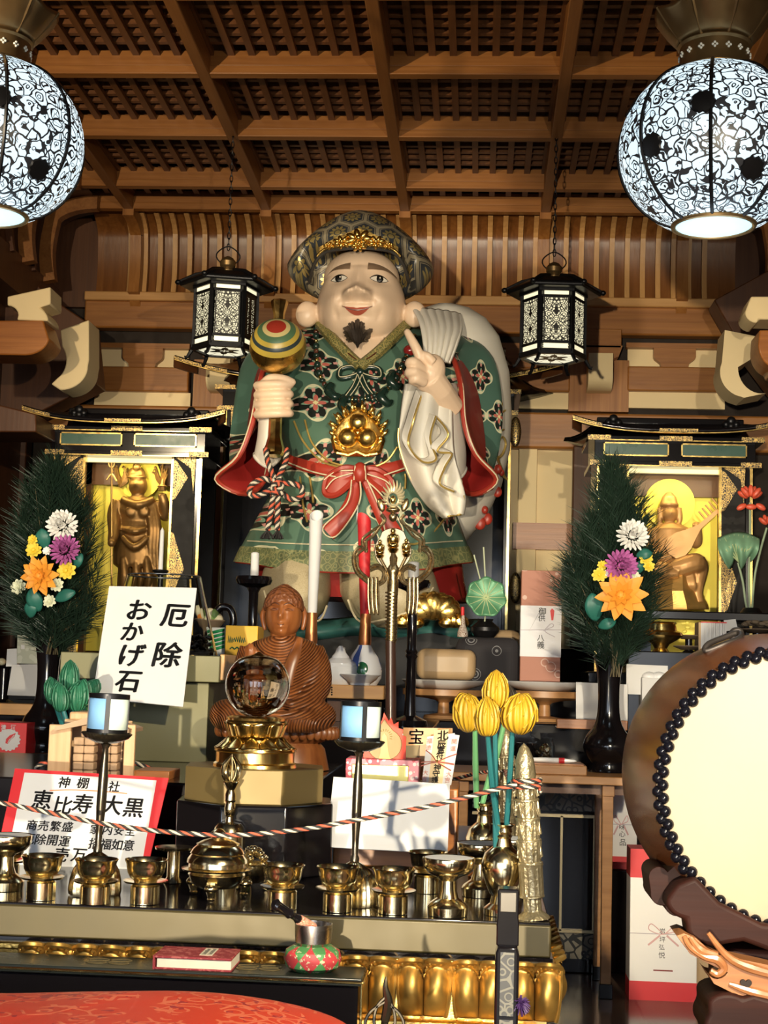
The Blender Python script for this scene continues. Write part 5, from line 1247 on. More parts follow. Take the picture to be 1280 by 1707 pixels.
# wrought metal flame finial
q = at(641, 1707, 2.12); R = thing('flame_finial', 'small wrought metal flame finial at the bottom edge before the gold petals', 'finial', (q.x, 2.12, 0)); zt = at(641, 1628, 2.12).z
DK = bpy.data.materials['dark_bronze']
MB().tube([(0, 0, 0), (0, 0, zt-.06)], .005, 8).build('rod', DK, R, local=True)
MB().tube(catmull([(0, 0, zt-.06), (.004, 0, zt-.035), (0, -.002, zt-.015), (0, 0, zt)], 5), [.006, .007, .004, .001], 8).build('spike', DK, R, local=True)
for s in (-1, 1):
    for r in (.012, .022): MB().tube(catmull([(0, -.003, zt-.02-r*.6), (s*r*.9, -.003, zt-.03-r*.8), (s*r*1.2, -.003, zt-.055-r*.5), (s*r*.5, -.003, zt-.085)], 5), .0022, 6).build('curl', DK, R, local=True)
# low black table, book, cushioned bowl, striker, red cushion
zL = .530; xe = at(604, 1608, 2.335).x
R = thing('low_table', 'low black lacquered table edged with gold in front of the altar', 'table', (xe-.4, 2.335, 0))
MB().box(-.95, xe, 2.335, 2.428, zL-.012, zL).build('tabletop', mat('dark_green_black_lacquer', (.016, .019, .015), .3, 0, 0), R, bevel=.002)
MB().box(-.95, xe-.006, 2.343, 2.424, 0, zL-.012).build('front_panel', LACQ, R)
MB().tube([(-.95, 2.334, zL-.006), (xe, 2.334, zL-.006)], .0022, 6).build('gold_edge', GOLD, R)
MB().tube([(xe, 2.334, zL-.006), (xe, 2.334, .02)], .0022, 6).build('gold_edge', GOLD, R)
MB().tube([(xe+.002, 2.335, zL-.006), (xe+.002, 2.427, zL-.006)], .0022, 6).build('gold_edge', GOLD, R)
for px in (182, 432):
    c_ = at(px, 1597, 2.385); c_.z = zL; e = MB()
    for a in range(4): e.tube([c_+Vector(((.018+.016*cos(t))*(1 if a < 2 else -1), (.010+.009*sin(t))*(1 if a % 2 else -1), .0005)) for t in [2*pi*i/20 for i in range(20)]], .0012, 5, True)
    e.build('gold_inlay_crest', mat('dim_gold_inlay', (.25, .19, .09), .4, .6), R)
RB = Mt('red_figured_cloth'); _f = RB.noise(RB.co(), 120, 3); REDB = RB.out(RB.mix(_f.gt(.54), (.25, .022, .03), (.42, .10, .09)), .7)
q = at(331, 1590, 2.385); R = thing('sutra_book', 'small red cloth-bound book with a title strip on the low black table', 'book', (q.x, 2.384, zL), rz=-.01); kw = dict(parent=R, local=True)
MB().box(-.060, .060, -.042, .042, 0, .003).build('back_cover', REDB, bevel=.001, **kw); MB().box(-.057, .059, -.039, .039, .003, .017).build('page_block', mat('cream_pages', (.72, .62, .48), .8), **kw)
MB().box(-.060, .060, -.042, .042, .017, .0205).build('front_cover', REDB, bevel=.001, **kw); MB().box(-.063, -.060, -.042, .042, 0, .0205).build('spine', REDB, **kw)
l = MB().box(.006, .026, -.024, .034, .0205, .0212).build('title_strip', mat('cream_label', (.68, .60, .44), .8), **kw)
random.seed(2); e = MB()
for i in range(26): x = .012+.009*(i % 2); y = -.018+.0018*i; e.box(x-.003*random.random()-.001, x+.003, y, y+.0009, .0212, .0215)
e.build('title_lettering', INK, l, local=True)
q = at(521, 1605, 2.385); R = thing('singing_bowl', 'steel gong bowl on the low table, a red and green ball cushion beneath', 'bowl', (q.x, 2.383, zL)); kw = dict(parent=R, local=True)
cq = Mt('patchwork_brocade'); x, y, z = cq.xyz(cq.co()); th = y.at2(x)
ck = ((th*(4/6.2832)+z*12).fr()-.5)._m('MULTIPLY', ((th*(4/6.2832)-z*12).fr()-.5)).gt(0.0); sp = cq.noise(cq.co(), 160, 2).gt(.62)
CQ = cq.out(cq.mix(sp, cq.mix(ck, (.40, .035, .04), (.055, .20, .06)), (.45, .42, .25)), .6)
MB().lathe([(0, 0), (.03, .0), (.042, .008), (.0455, .02), (.042, .032), (.03, .039), (0, .04)], 40).build('cushion', CQ, **kw)
MB().lathe([(0, .036), (.022, .037), (.028, .044), (.0295, .06), (.0295, .072), (.028, .072), (.027, .058), (.02, .043), (0, .042)], 40).build('bowl', mat('brushed_steel', (.5, .46, .42), .28, 1, .1), **kw)
a, b = at(456, 1506, 2.33), at(522, 1548, 2.384); R2 = thing('bell_striker', 'black turned striker stick leaning in the steel gong bowl', 'striker', b); ax = a-b; Mq = Matrix.Translation(b) @ ax.to_track_quat('Z', 'Y').to_matrix().to_4x4(); L = ax.length
MB().lathe([(.0, 0), (.0085, 0), (.009, .005), (.008, L*.36), (0, L*.36)], 14, M=Mq).build('wrapped_end', band_material('red_white_brocade', (.55, .07, .03), (.72, .62, .45), 260), R2)
MB().lathe([(.0065, L*.36), (.0075, L*.4), (.0055, L*.46), (.0055, L*.55), (.0085, L*.6), (.007, L*.66), (.008, L*.9), (.0095, L*.96), (.006, L), (0, L)], 16, M=Mq).build('handle', LACQ, R2)
cu = Mt('red_brocade_cushion'); v = cu.co(); e1 = cu.vor(v, 26, 'DISTANCE_TO_EDGE'); f1 = cu.vor(v, 26); n1 = cu.noise(v, 14, 2)
fl = ((f1-.3).ab().lt(.05)).mx(e1.lt(.05))*n1.gt(.45)
CUSH = cu.out(cu.mix(cu.noise(v, 60, 2).gt(.6)*n1.gt(.5), cu.mix(fl, (.52, .035, .012), (.62, .13, .06)), (.30, .015, .02)), .5)
x1 = at(592, 1690, 1.95).x
def cush(u, v):
    a = 2*pi*u; sgn = lambda t: (1 if t > 0 else -1)*abs(t)**.35; ph = (v-.5)*pi; r = abs(cos(ph))**.4
    X, Y = sgn(cos(a))*r, sgn(sin(a))*r; top = 1 if v > .5 else 0
    hump = .012*exp(-((X-.1)/.06)**2)*top+.008*sin(X*4)*top
    return Vector(((x1-.9)/2+X*(x1+.9)/2, 1.92+Y*.2, (.512+.034*sin(ph)*(1.3 if top else 1))+hump*max(0, sin(ph))))
e = MB(); e.grid(cush, 96, 24, cu=True); tag(e.build('cushion', CUSH, smooth=180), 'red brocade cushion filling the bottom left corner', 'cushion')
b = MB().box(-1.0, x1-.03, 1.76, 2.08, (.38), .478); R = b.build('low_bench', LACQ, bevel=.006); tag(R, 'low black bench underneath the red brocade cushion', 'bench')
for sx in (-.96, x1-.08):
    for sy in (1.79, 2.04): MB().box(sx-.02, sx+.02, sy-.02, sy+.02, 0, .38).build('leg', LACQ, R)
# ------------------------------------------------------------------ middle tier: steps, plinth, Buddha, crystal
STEP = MB().box(-1.35, at(556, 1268, 3.7).x, 3.17, 4.0, ZA, .750); tag(STEP.build('black_step', LACQ, bevel=.004), 'black lacquered step along the back of the altar', 'step')
def octagon(name, label, px, d, r, z0, z1, m, b=.004):
    c_ = at(px, 1300, d); o = MB().lathe([(0, z0), (r, z0), (r, z1), (0, z1)], 8, c=(c_.x, d, 0), a0=pi/8+.12).build(name, m, bevel=b, smooth=30); return tag(o, label, 'plinth')
octagon('black_octagonal_base', 'black octagonal base under the gilt octagonal plinth', 428, 3.0, .165, ZA, .737, LACQ)
GW = mat('gilt_paper_on_wood', (.19, .135, .05), .45, .4, .1, 5)
octagon('gilt_octagonal_plinth', 'gilt octagonal plinth carrying the crystal ball', 425, 3.0, .146, .737, .803, GW, .002)
q = at(425, 1268, 2.97); q.z = .803; R = thing('crystal_ball_stand', 'round gold lotus pedestal in front of the wooden Buddha', 'pedestal', q); kw = dict(parent=R, local=True)
s3 = sz(1, 2.97)
MB().lathe([(0, 0), (70*s3, 0), (69*s3, 5*s3), (65*s3, 8*s3), (65*s3, 24*s3), (68*s3, 26*s3), (67*s3, 30*s3), (0, 30*s3)], 48).build('base', GOLD, **kw)
for k in range(12):
    a = 2*pi*k/12
    def pf(u, v, a=a, up=False):
        t = a+(u-.5)*.5*(1 if v < .6 else (1-v)/.4*.9+.1); r = (66-22*v**.8+3*sin(pi*u))*s3; return Vector((r*cos(t), r*sin(t), (30+18*v)*s3))
    MB().grid(pf, 8, 8).build('lotus_petal', GOLD, thick=.002, smooth=60, **kw)
for k in range(10):
    a = 2*pi*k/10
    def pf(u, v, a=a):
        t = a+(u-.5)*.6; r = (40+12*v+3*sin(pi*u)-2*v*v)*s3; return Vector((r*cos(t), r*sin(t), (46+24*v+3*v*sin(pi*u))*s3))
    MB().grid(pf, 8, 6).build('lotus_petal', GOLD, thick=.002, smooth=60, **kw)
MB().lathe([(0, 28*s3), (44*s3, 30*s3), (40*s3, 44*s3), (38*s3, 50*s3), (46*s3, 68*s3), (0, 70*s3)], 40).build('core', GOLD, **kw)
MB().lathe([(0, 68*s3), (50*s3, 69*s3), (51*s3, 73*s3), (49*s3, 76*s3), (50*s3, 80*s3), (42*s3, 83*s3), (0, 83*s3)], 48).build('beaded_rim', GOLD, **kw)
GLS = Mt('smoky_crystal').out((.46, .34, .21), .02, 0, **{'Transmission Weight': 1.0, 'IOR': 1.5})
pr = [(0.0, 82)]+[(54*sin(radians(a)), 133-54*cos(radians(a))) for a in range(16, 143, 6)]+[(29, 178), (20, 181), (9, 184), (2, 188), (0, 189)]
o = MB().lathe([(r*s3, z*s3) for r, z in pr], 64).build('crystal_ball', GLS, local=True, smooth=60); o.location = q+Vector((0, 0, .001)); tag(o, 'smoky crystal ball with pointed top on the gold lotus pedestal', 'crystal ball')
# seated wooden Buddha
BW = Mt('reddish_carved_wood'); v = BW.co((1, 1, 1)); x, y, z = BW.xyz(v)
gr = BW.noise(BW.co((14, 14, 1.6)), 3, 4, .6)
_c = BW.ramp(gr, [(.3, (.16, .046, .012)), (.7, (.30, .105, .03))])
BUDM = BW.out(_c, .34)
BWR = Mt('reddish_wood_with_carved_folds'); x, y, z = BWR.xyz(BWR.co())
ax_ = (x.ab()-.118).mx(0.0); rr = (x*x*.9+(z-.36)*(z-.36)*1.0).rt(); fold = ((rr+y*.25)*(6.2832/.0066)).sn()
low = z.lt(.125); kx = x.ab()-.19; rk = (kx*kx+(z-.085)*(z-.085)).rt(); fold2 = (rk*(6.2832/.0066)).sn()
fo = low._m('MULTIPLY', fold2)+(low*-1+1)._m('MULTIPLY', fold)
gr = BWR.noise(BWR.co((14, 14, 1.6)), 3, 4, .6)
BUDR = BWR.out(BWR.mix(fo.lt(-.55), BWR.ramp(gr, [(.3, (.18, .052, .013)), (.7, (.32, .115, .034))]), (.085, .025, .008)), .36, 0, fo, .6, .004)
dB = 3.72; base = at(462, 1268, dB); base.z = .752
R = thing('seated_buddha', 'reddish carved wooden Buddha seated behind the crystal ball, one hand raised', 'statue', base)
sB = sz(1, dB); m = MB()
def PB(x, y, k=0): return at(x, y, dB+k)
m.loft(pix_loft([(1060, 472, 24, dB, .045, .05), (1070, 472, 52, dB, .06, .06), (1085, 471, 62, dB, .07, .065), (1110, 469, 58, dB, .075, .065), (1140, 466, 50, dB, .08, .06), (1165, 464, 52, dB, .09, .06), (1185, 462, 60, dB, .1, .08), (1205, 460, 62, dB, .1, .08)], 36))
def TB(pts, r, n=16): m.tube(catmull([PB(*p) for p in pts], 6), [q*sB for q in r], n)
TB([(418, 1082, .01), (410, 1110, .0), (408, 1140, -.02), (415, 1150, -.05)], [20, 21, 19, 16])
TB([(415, 1150, -.04), (414, 1120, -.09), (416, 1102, -.1)], [16, 13, 9])
TB([(520, 1082, .01), (529, 1112, .0), (528, 1145, -.02), (512, 1170, -.07), (478, 1182, -.11)], [20, 23, 24, 18, 10])
TB([(462, 1178, -.04), (500, 1186, -.08), (535, 1190, -.07), (537, 1198, -.05), (510, 1202, -.12), (462, 1204, -.14)], [22, 22, 21, 21, 20, 16])
TB([(462, 1178, -.04), (418, 1186, -.08), (376, 1186, -.07), (372, 1196, -.05), (405, 1202, -.12), (462, 1206, -.14)], [22, 22, 21, 21, 20, 16])
o = m.build('body', BUDR, R, smooth=180); bake(o, .0065, 3)
o.data.transform(Matrix.Translation((0, 0, 0)))
h = Head(PB(473, 1026, -.005), 30*sB, 36*sB, 40*sB, [(0, -.05, .14, .16, .30), (0, .25, .07, .25, .14), (.42, .27, .2, .11, -.15), (.42, .20, .19, .08, .14), (.42, .45, .3, .06, .12), (.42, -.2, .25, .25, .07), (0, -.40, .18, .028, -.08), (0, -.33, .21, .045, .14), (0, -.475, .17, .05, .15), (0, -.74, .18, .12, .14)], .02)
hm_ = MB(); h.mesh(hm_, 56, 44); hm_.ell(PB(472, 1056), 22*sB, 22*sB, 24*sB)
for s in (-1, 1): hm_.tube(catmull([PB(473+s*31, 1012, .02), PB(473+s*35, 1026, .015), PB(473+s*33, 1042, .01), PB(473+s*31, 1050, .01)], 5), [4*sB, 5*sB, 4*sB, 3*sB], 10)
hm_.build('head', BUDM, R, smooth=180)
e = MB(); hr = PB(473, 1012, .004)
e.ell(hr, 34*sB, 39*sB, 36*sB, 40, 24, fn=lambda q, p: Vector((p.x, p.y*(1.0 if q.y > -.2 else .96), max(p.z, -.01+.012*max(0, -q.y)))))
e.lathe([(18*sB, 0), (16*sB, 10*sB), (12*sB, 16*sB), (5*sB, 20*sB), (0, 21*sB)], 24, c=PB(474, 994, 0))
HC = Mt('carved_curl_hair'); cv = HC.vor(HC.co(), 95); e.build('hair', HC.out((.17, .055, .018), .45, 0, cv, .8, .006), R, smooth=180)
e1, e2 = MB(), MB(); h.eye(None, None, e1, .42, .20, .2, .035, off=.001)
for s in (-1, 1): e1.tube([h.uv(s*(.12+.55*i/10), .40+.12*sin(i/10*pi*.8)-.1*(i/10)**2, .001) for i in range(11)], [.0008, .0018, .001], 5)
e1.tube([h.uv((i/10-.5)*.36, -.405+.03*(abs(i/10-.5)*2)**2, .002) for i in range(11)], [.0008, .002, .0008], 5)
e1.build('carved_lines', mat('dark_carving', (.06, .018, .006), .5), R)
e = MB()
for i, (dx, l, k) in enumerate(((-6.5, 24, 0), (-1.5, 29, -.004), (3.5, 28, -.004), (8, 22, 0))):
    e.tube(catmull([PB(417+dx, 1100, -.1+k), PB(417+dx*1.02, 1100-l*.6, -.106+k), PB(417+dx*1.05, 1100-l, -.1+k)], 4), [3.3*sB, 3*sB, 1.8*sB], 8)
e.tube(catmull([PB(423, 1110, -.1), PB(431, 1096, -.108), PB(432, 1084, -.106)], 4), [4*sB, 3.3*sB, 2*sB], 8)
e.ell(PB(417, 1105, -.1), 11*sB, 6*sB, 13*sB, 14, 10); o = e.build('raised_hand', BUDM, R, smooth=180); bake(o, .003, 2)
e = MB(); strip(e, [PB(500, 1064, -.06), PB(492, 1090, -.085), PB(483, 1115, -.095), PB(478, 1142, -.1)], [10*sB, 18*sB, 20*sB, 18*sB], .004); e.build('robe_fold', BUDM, R, smooth=50)
e = MB(); c_ = Vector((base.x-.0, dB-.02, .752)); zz = lambda py: at(462, py, dB).z-.752
pr = [(0, 0), (88*sB, 0), (80*sB, zz(1245)), (72*sB, zz(1236)), (90*sB, zz(1228)), (99*sB, zz(1214)), (100*sB, zz(1208)), (0, zz(1206))]
e.lathe([(r, z) for r, z in pr], 64, M=Matrix.Translation(c_) @ Matrix.Diagonal((1, .62, 1, 1))); e.build('lotus_throne', BUDM, R, smooth=40)
for k in range(22):
    a = -pi*.05+pi*1.1*k/21+pi-0.0; a = pi+pi*k/21
    g = MB(); q_ = c_+Vector((97*sB*cos(a), 97*sB*.62*sin(a), zz(1219))); g.ell(q_, .011, .007, .016, 10, 8); g.build('throne_petal', BUDM, R)
# leaning sheets with writing
class Sheet:
    def __init__(s, name, label, cat, px, d, m, th=.003, parent=None, group=None):
        """px: TL TR BR BL in photograph pixels, d: their depths"""
        s.p = [at(x, y, dd) for (x, y), dd in zip(px, d)]; _n = (s.p[1]-s.p[0]).cross(s.p[0]-s.p[3]).normalized(); _o = Vector((0, 0, CAM_Z)); _r = at(*px[2], 1)-_o; s.p[2] = _o+_r*((s.p[0]-_o).dot(_n)/_r.dot(_n))
        s.c = s.p[3].lerp(s.p[2], .5); s.x = (s.p[1]-s.p[0]+s.p[2]-s.p[3]).normalized(); s.n = s.x.cross(s.p[0]-s.p[3]).normalized(); s.toff = .001
        s.y = s.n.cross(s.x); b = MB(); n = s.n
        b.add([p for p in s.p]+[p-n*th for p in s.p], [(3, 2, 1, 0), (4, 5, 6, 7), (0, 1, 5, 4), (1, 2, 6, 5), (2, 3, 7, 6), (3, 0, 4, 7)])
        if parent is None: s.o = b.build(name, m, smooth=0); tag(s.o, label, cat, group)
        else: s.o = b.build(name, m, parent, smooth=0)
    def hit(s, px, py, off=.001):
        o = Vector((0, 0, CAM_Z)); r = at(px, py, 1)-o; t = (s.p[0]-o).dot(s.n)/r.dot(s.n); return o+r*t+s.n*off
    def text(s, items, m, nm='lettering', bold=.0, parent=None):
        V = MB()
        for ch, px, py, hpx in items:
            q = s.hit(px, py, s.toff); sc = sz(hpx, q.y); c = bpy.data.curves.new('t', 'FONT'); c.body = ch; c.size = sc; c.align_x = 'CENTER'; c.align_y = 'CENTER'; c.extrude = .0002; c.resolution_u = 3; c.shear = .06
            o = bpy.data.objects.new('t', c); SC.collection.objects.link(o); dg = bpy.context.evaluated_depsgraph_get(); dg.update(); me = bpy.data.meshes.new_from_object(o.evaluated_get(dg))
            for ox, oy in ((0, 0), (1, 0), (-1, 0), (.3, 1), (-.3, -1)) if bold else ((0, 0),): V.add([v.co+Vector((ox*bold*sc, oy*bold*sc*.7, 0)) for v in me.vertices], [tuple(p.vertices) for p in me.polygons], plane_m(q, s.x, s.y))
            bpy.data.objects.remove(o); bpy.data.curves.remove(c); bpy.data.meshes.remove(me)
        return V.build(nm, m, parent or s.o, smooth=0, recalc=False)
    def line(s, pts, w_, m, nm):
        b = MB(); strip(b, catmull([s.hit(x, y, .0008) for x, y in pts], 5), w_, .0003, upv=tuple(s.n)); return b.build(nm, m, s.o)
    def quad(s, px, m, nm, off=.0006, parent=None):
        b = MB(); q = [s.hit(x, y, off) for x, y in px]; q0 = [v-s.n*.0004 for v in q]; k = len(q); b.add(q+q0, [tuple(range(k-1, -1, -1)), tuple(range(k, 2*k))]+[(i, (i+1) % k, (i+1) % k+k, i+k) for i in range(k)]); return b.build(nm, m, parent or s.o, smooth=0)
s1_ = Sheet('paper_sign', 'white paper sign with large brushed Japanese characters, leaning on the gilt stand', 'sign', [(182, 977), (328, 980), (305, 1178), (154, 1163)], (3.80, 3.80, 3.66, 3.66), PAPER)
s1_.text([('厄', 291, 1029, 48), ('除', 277, 1095, 50), ('お', 230, 1020, 44), ('か', 219, 1056, 40), ('げ', 217, 1095, 46), ('石', 213, 1138, 44)], INK, bold=.03)
s2_ = Sheet('paper_notice', 'white notice with red border and black Japanese writing behind the left bowls', 'sign', [(25, 1281), (281, 1297), (240, 1470), (-12, 1454)], (3.02, 3.02, 2.93, 2.93), REDP)
wq = s2_.quad([(41, 1288), (261, 1301), (233, 1461), (8, 1447)], PAPER, 'white_sheet')
s2_.text([('神', 107, 1306, 21), ('棚', 138, 1307, 21), ('社', 190, 1313, 20), ('恵', 69, 1336, 36), ('比', 104, 1345, 33), ('寿', 137, 1343, 36), ('大', 186, 1345, 36), ('黒', 222, 1349, 36), ('商', 53, 1377, 19), ('売', 72, 1378, 19), ('繁', 92, 1379, 19), ('盛', 112, 1380, 19), ('家', 158, 1384, 18), ('内', 179, 1385, 18), ('安', 198, 1386, 18), ('全', 217, 1387, 18), ('厄', 48, 1400, 20), ('除', 67, 1401, 20), ('開', 87, 1402, 20), ('運', 107, 1404, 20), ('招', 157, 1408, 20), ('福', 176, 1409, 20), ('如', 195, 1410, 20), ('意', 214, 1411, 20), ('壱', 102, 1427, 26), ('万', 131, 1427, 26)], INK, bold=.022)
s2_.line([(83, 1318), (120, 1317), (165, 1319), (212, 1323)], .0022, mat('orange_brush', (.75, .2, .06), .6), 'underline')
s3_ = Sheet('blank_sheet', 'blank white sheet leaning behind the right candle stand', 'sheet', [(556, 1295), (750, 1307), (746, 1423), (543, 1412)], (3.04, 3.04, 2.98, 2.98), PAPER)
# gilt stand with glass jar
def gbox(name, label, cat, x0, y0, x1, y1, d, dep, m, z0=None, z1=None, bevel=.002, parent=None, **k):
    a, b = at(x0, (y0+y1)/2, d), at(x1, (y0+y1)/2, d); c_, e_ = at((x0+x1)/2, y0, d), at((x0+x1)/2, y1, d)
    o = MB().box(a.x, b.x, d, d+dep, e_.z if z0 is None else z0, c_.z if z1 is None else z1).build(name, m, parent, bevel=bevel, **k)
    return tag(o, label, cat) if label else o
GP = mat('pale_gilt_paper', (.16, .15, .075), .5, .25, .08, 6)
a, b = at(105, 1110, 3.8), at(365, 1110, 3.8)
R = thing('gilt_stand', 'pale gilt stand under the glass jar, behind the large paper sign', 'stand', ((a.x+b.x)/2, 3.8, .75))
gbox('top_slab', '', '', 100, 1090, 366, 1134, 3.80, .34, GP, parent=R); gbox('body', '', '', 160, 1136, 346, 1262, 3.83, .28, GP, z0=.75, parent=R)
gbox('wood_edge', '', '', 366, 1091, 374, 1134, 3.82, .3, WOODLZ, parent=R)
GL = Mt('clear_glass').out((.9, .92, .9), .02, 0, **{'Transmission Weight': 1.0, 'IOR': 1.1})
q = at(268, 1090, 3.98); zt_ = at(268, 960, 3.98).z; s4 = sz(1, 3.98)
R = thing('glass_jar', 'flared clear glass jar with dark pebbles behind the large paper sign', 'jar', q)
MB().lathe([(0, 0), (95*s4, 0), (93*s4, .01), (62*s4, zt_-q.z), (60*s4, zt_-q.z), (91*s4, .012), (0, .006)], 48, c=q).build('glass', GL, R, smooth=50)
MB().tube([q+Vector((61*s4*cos(a), 61*s4*sin(a), zt_-q.z)) for a in [2*pi*i/40 for i in range(40)]], .0022, 6, True).build('rim', mat('dark_rim', (.05, .05, .05), .2), R)
e = MB(); random.seed(4)
for i in range(240):
    r = sqrt(random.random())*84*s4; a = random.random()*6.28; e.ell(q+Vector((r*cos(a), r*sin(a), .014+random.random()*.035)), .010*random.uniform(.6, 1), .008, .006, 8, 6)
o = e.build('pebbles', mat('black_pebbles', (.03, .03, .035), .3, 0, .3)); o['kind'] = 'stuff'; tag(o, 'dark pebbles heaped inside the flared glass jar', 'pebbles')
# little wooden house shrine
HW = wood('pale_hut_wood', (.50, .29, .14), (.66, .42, .23), 2, 2, .5); STONE = mat('carved_stone_face', (.42, .27, .16), .75, 0, .3, 60, .6, 50)
dH = 3.22; a = at(160, 1290, dH); R = thing('house_shrine', 'small wooden house shrine with carved stone pillars behind the left candle stand', 'shrine', (a.x, dH, .75))
kw = dict(parent=R)
gbox('back_wall', '', '', 105, 1200, 218, 1290, dH+.09, .01, HW, z0=.75, **kw)
for x0, x1 in ((80, 117), (206, 224)): gbox('side_board', '', '', x0, 1208, x1, 1290, dH+.0, .012, HW, z0=.75, **kw)
for x0, x1 in ((122, 158), (172, 197)):
    a_, b_ = at(x0, 1258, dH-.01), at(x1, 1258, dH-.01); zt2 = at((x0+x1)/2, 1228, dH).z; random.seed(x0); e = MB()
    for r in range(5):
        for c2 in range(2):
            w_ = (b_.x-a_.x)/2; hh = (zt2-.75)/5; e.box(a_.x+w_*c2, a_.x+w_*(c2+1)-.001, dH-.01-.006*random.random(), dH+.02, .75+hh*r, .75+hh*(r+1)-.001)
    e.build('stone_pillar', STONE, bevel=.003, smooth=50, **kw)
a_, b_ = at(98, 1205, dH), at(220, 1205, dH); zr = at(160, 1210, dH).z
e = MB(); e.loft([[(x, y, z) for x, z in ((a_.x-.0, zr-.012), (a_.x, zr-.004), ((a_.x+b_.x)/2, zr+.022), (b_.x, zr-.004), (b_.x, zr-.012), ((a_.x+b_.x)/2, zr+.006))] for y in (dH-.03, dH+.11)]); e.build('gabled_roof', mat('weathered_roof_board', (.45, .30, .19), .6, 0, .2), smooth=0, **kw)
e = MB(); c_ = at(142, 1196, dH-.0); e.box(c_.x-.03, c_.x+.03, dH-.02, dH+.08, c_.z-.006, c_.z+.012); e.build('ridge_board', HW, bevel=.004, **kw)
gbox('tray', '', '', 222, 1285, 282, 1300, dH+.02, .12, WOODR, **kw)
# right box stand with talismans
R = gbox('wooden_box', 'plain brown wooden box standing behind the blank white sheet', 'box', 556, 1312, 762, 1470, 3.1, .24, WOODR, z0=ZA, bevel=.003); zw = at(660, 1312, 3.1).z
FLP = Mt('pink_flower_paper'); v = FLP.co(); V = FLP.vors(v, 85, .9); CH = FLP.out(FLP.mix(V['Distance'].lt(.35), FLP.mix(FLP.noise(v, 18, 2).gt(.5), (.62, .10, .14), (.68, .28, .33)), (.82, .70, .66)), .6)
q = gbox('floral_box', 'small pink flowered box with gold front panel under the red flame plaque', 'box', 576, 1266, 698, 1306, 3.14, .1, CH, z0=zw, bevel=.002)
gbox('gold_front', '', '', 586, 1275, 681, 1302, 3.137, .003, mat('gold_foil', (.52, .46, .16), .35, .7, .1, 40), parent=q)
dP = 3.17; s_ = sz(1, dP)
def fl_out():
    pts = [(606, 1268), (604, 1232), (612, 1222)]
    for i, (x, y) in enumerate([(616, 1200), (622, 1208), (630, 1194), (636, 1203), (640, 1188), (648, 1202), (652, 1196), (656, 1208), (664, 1203), (664, 1214), (672, 1216), (671, 1226), (677, 1228), (676, 1268)]): pts.append((x, y))
    return pts
e = MB(); e.prism([(at(x, y, dP).x, at(x, y, dP).z) for x, y in fl_out()], dP, dP+.008)
R = e.build('flame_plaque', mat('vermilion_board', (.78, .06, .02), .5, 0, .04), smooth=0); tag(R, 'red flame-shaped plaque with a round gold medal, on the floral box', 'plaque')
e = MB(); pr = [(641, 1268)]+[(641+29*cos(a), 1241-27*sin(a)) for a in [radians(-60+120*i/8) for i in range(9)]]+[(646, 1206), (641, 1198), (636, 1206)]+[(641-29*cos(a), 1241-27*sin(a)) for a in [radians(60-120*i/8) for i in range(9)]]
e.prism([(at(x, y, dP).x, at(x, y, dP).z) for x, y in pr], dP-.004, dP); md = e.build('gold_medal', mat('antique_gold_plate', (.24, .17, .075), .5, .4, .1), R, bevel=.001)
e = MB()
e.prism([(at(x, y, dP-.004).x, at(x, y, dP-.004).z) for x, y in ((641, 1222), (645, 1228), (646, 1240), (648, 1256), (651, 1266), (631, 1266), (634, 1256), (636, 1240), (637, 1228))], dP-.007, dP-.004)
for i in range(12): a = radians(-20+220*i/11); e.tube([at(641+9*cos(a), 1228-9*sin(a), dP-.005), at(641+13*cos(a), 1228-13*sin(a), dP-.005)], .7*s_, 5)
e.build('raised_figure', mat('matte_gold_relief', (.45, .33, .12), .5, .3, .1), md)
q = Sheet('wooden_plaque', 'thin wooden board with a large black character behind the white talismans', 'plaque', [(672, 1213), (754, 1214), (754, 1300), (672, 1300)], (3.26,)*4, WOODL, .008)
q.text([('宝', 693, 1230, 27)], INK, bold=.015); q.quad([(675, 1243), (700, 1242), (698, 1298), (675, 1298)], mat('brown_paper', (.26, .2, .11), .7), 'brown_paper')
t1 = Sheet('paper_talisman', 'white paper talismans fanned behind a tied red and white cord', 'talisman', [(712, 1228), (758, 1222), (748, 1308), (703, 1306)], (3.2, 3.2, 3.15, 3.15), PAPER)
m1 = t1.quad([(724, 1218), (748, 1216), (737, 1308), (714, 1306)], mat('wheat_paper', (.72, .56, .32), .7), 'paper_slip', .0015)
m2 = t1.quad([(752, 1224), (766, 1226), (752, 1309), (739, 1308)], PAPER, 'paper_slip', .001)
t1.toff = .0035; t1.text([('北', 738, 1228, 19), ('辰', 736, 1242, 15), ('霊', 735, 1252, 13), ('符', 733, 1262, 13), ('神', 729, 1281, 13), ('守', 727, 1292, 13), ('護', 725, 1302, 12)] , INK, bold=.02, parent=None)
t1.text([('福', 716, 1237, 10), ('徳', 714, 1248, 10), ('大', 709, 1290, 10), ('吉', 707, 1300, 10), ('開', 757, 1238, 10), ('運', 755, 1250, 10), ('大', 748, 1292, 10), ('吉', 746, 1302, 10)], mat('pale_red_ink', (.62, .28, .22), .6), 'red_lettering')
e = MB()
for pts in ([(702, 1272), (728, 1271), (757, 1275)], [(702, 1278), (728, 1272), (757, 1276)], [(728, 1272), (720, 1260), (710, 1252)], [(730, 1271), (745, 1264), (762, 1258)], [(730, 1273), (742, 1280), (752, 1286)]): e.tube(catmull([t1.hit(x, y, .004) for x, y in pts], 5), .0011, 6)
e.build('tied_cord', mat('red_brown_cord', (.35, .07, .04), .5), t1.o); MB().ell(t1.hit(729, 1271, .006), .003, n=8, m=6).build('gold_knot', GOLD, t1.o)
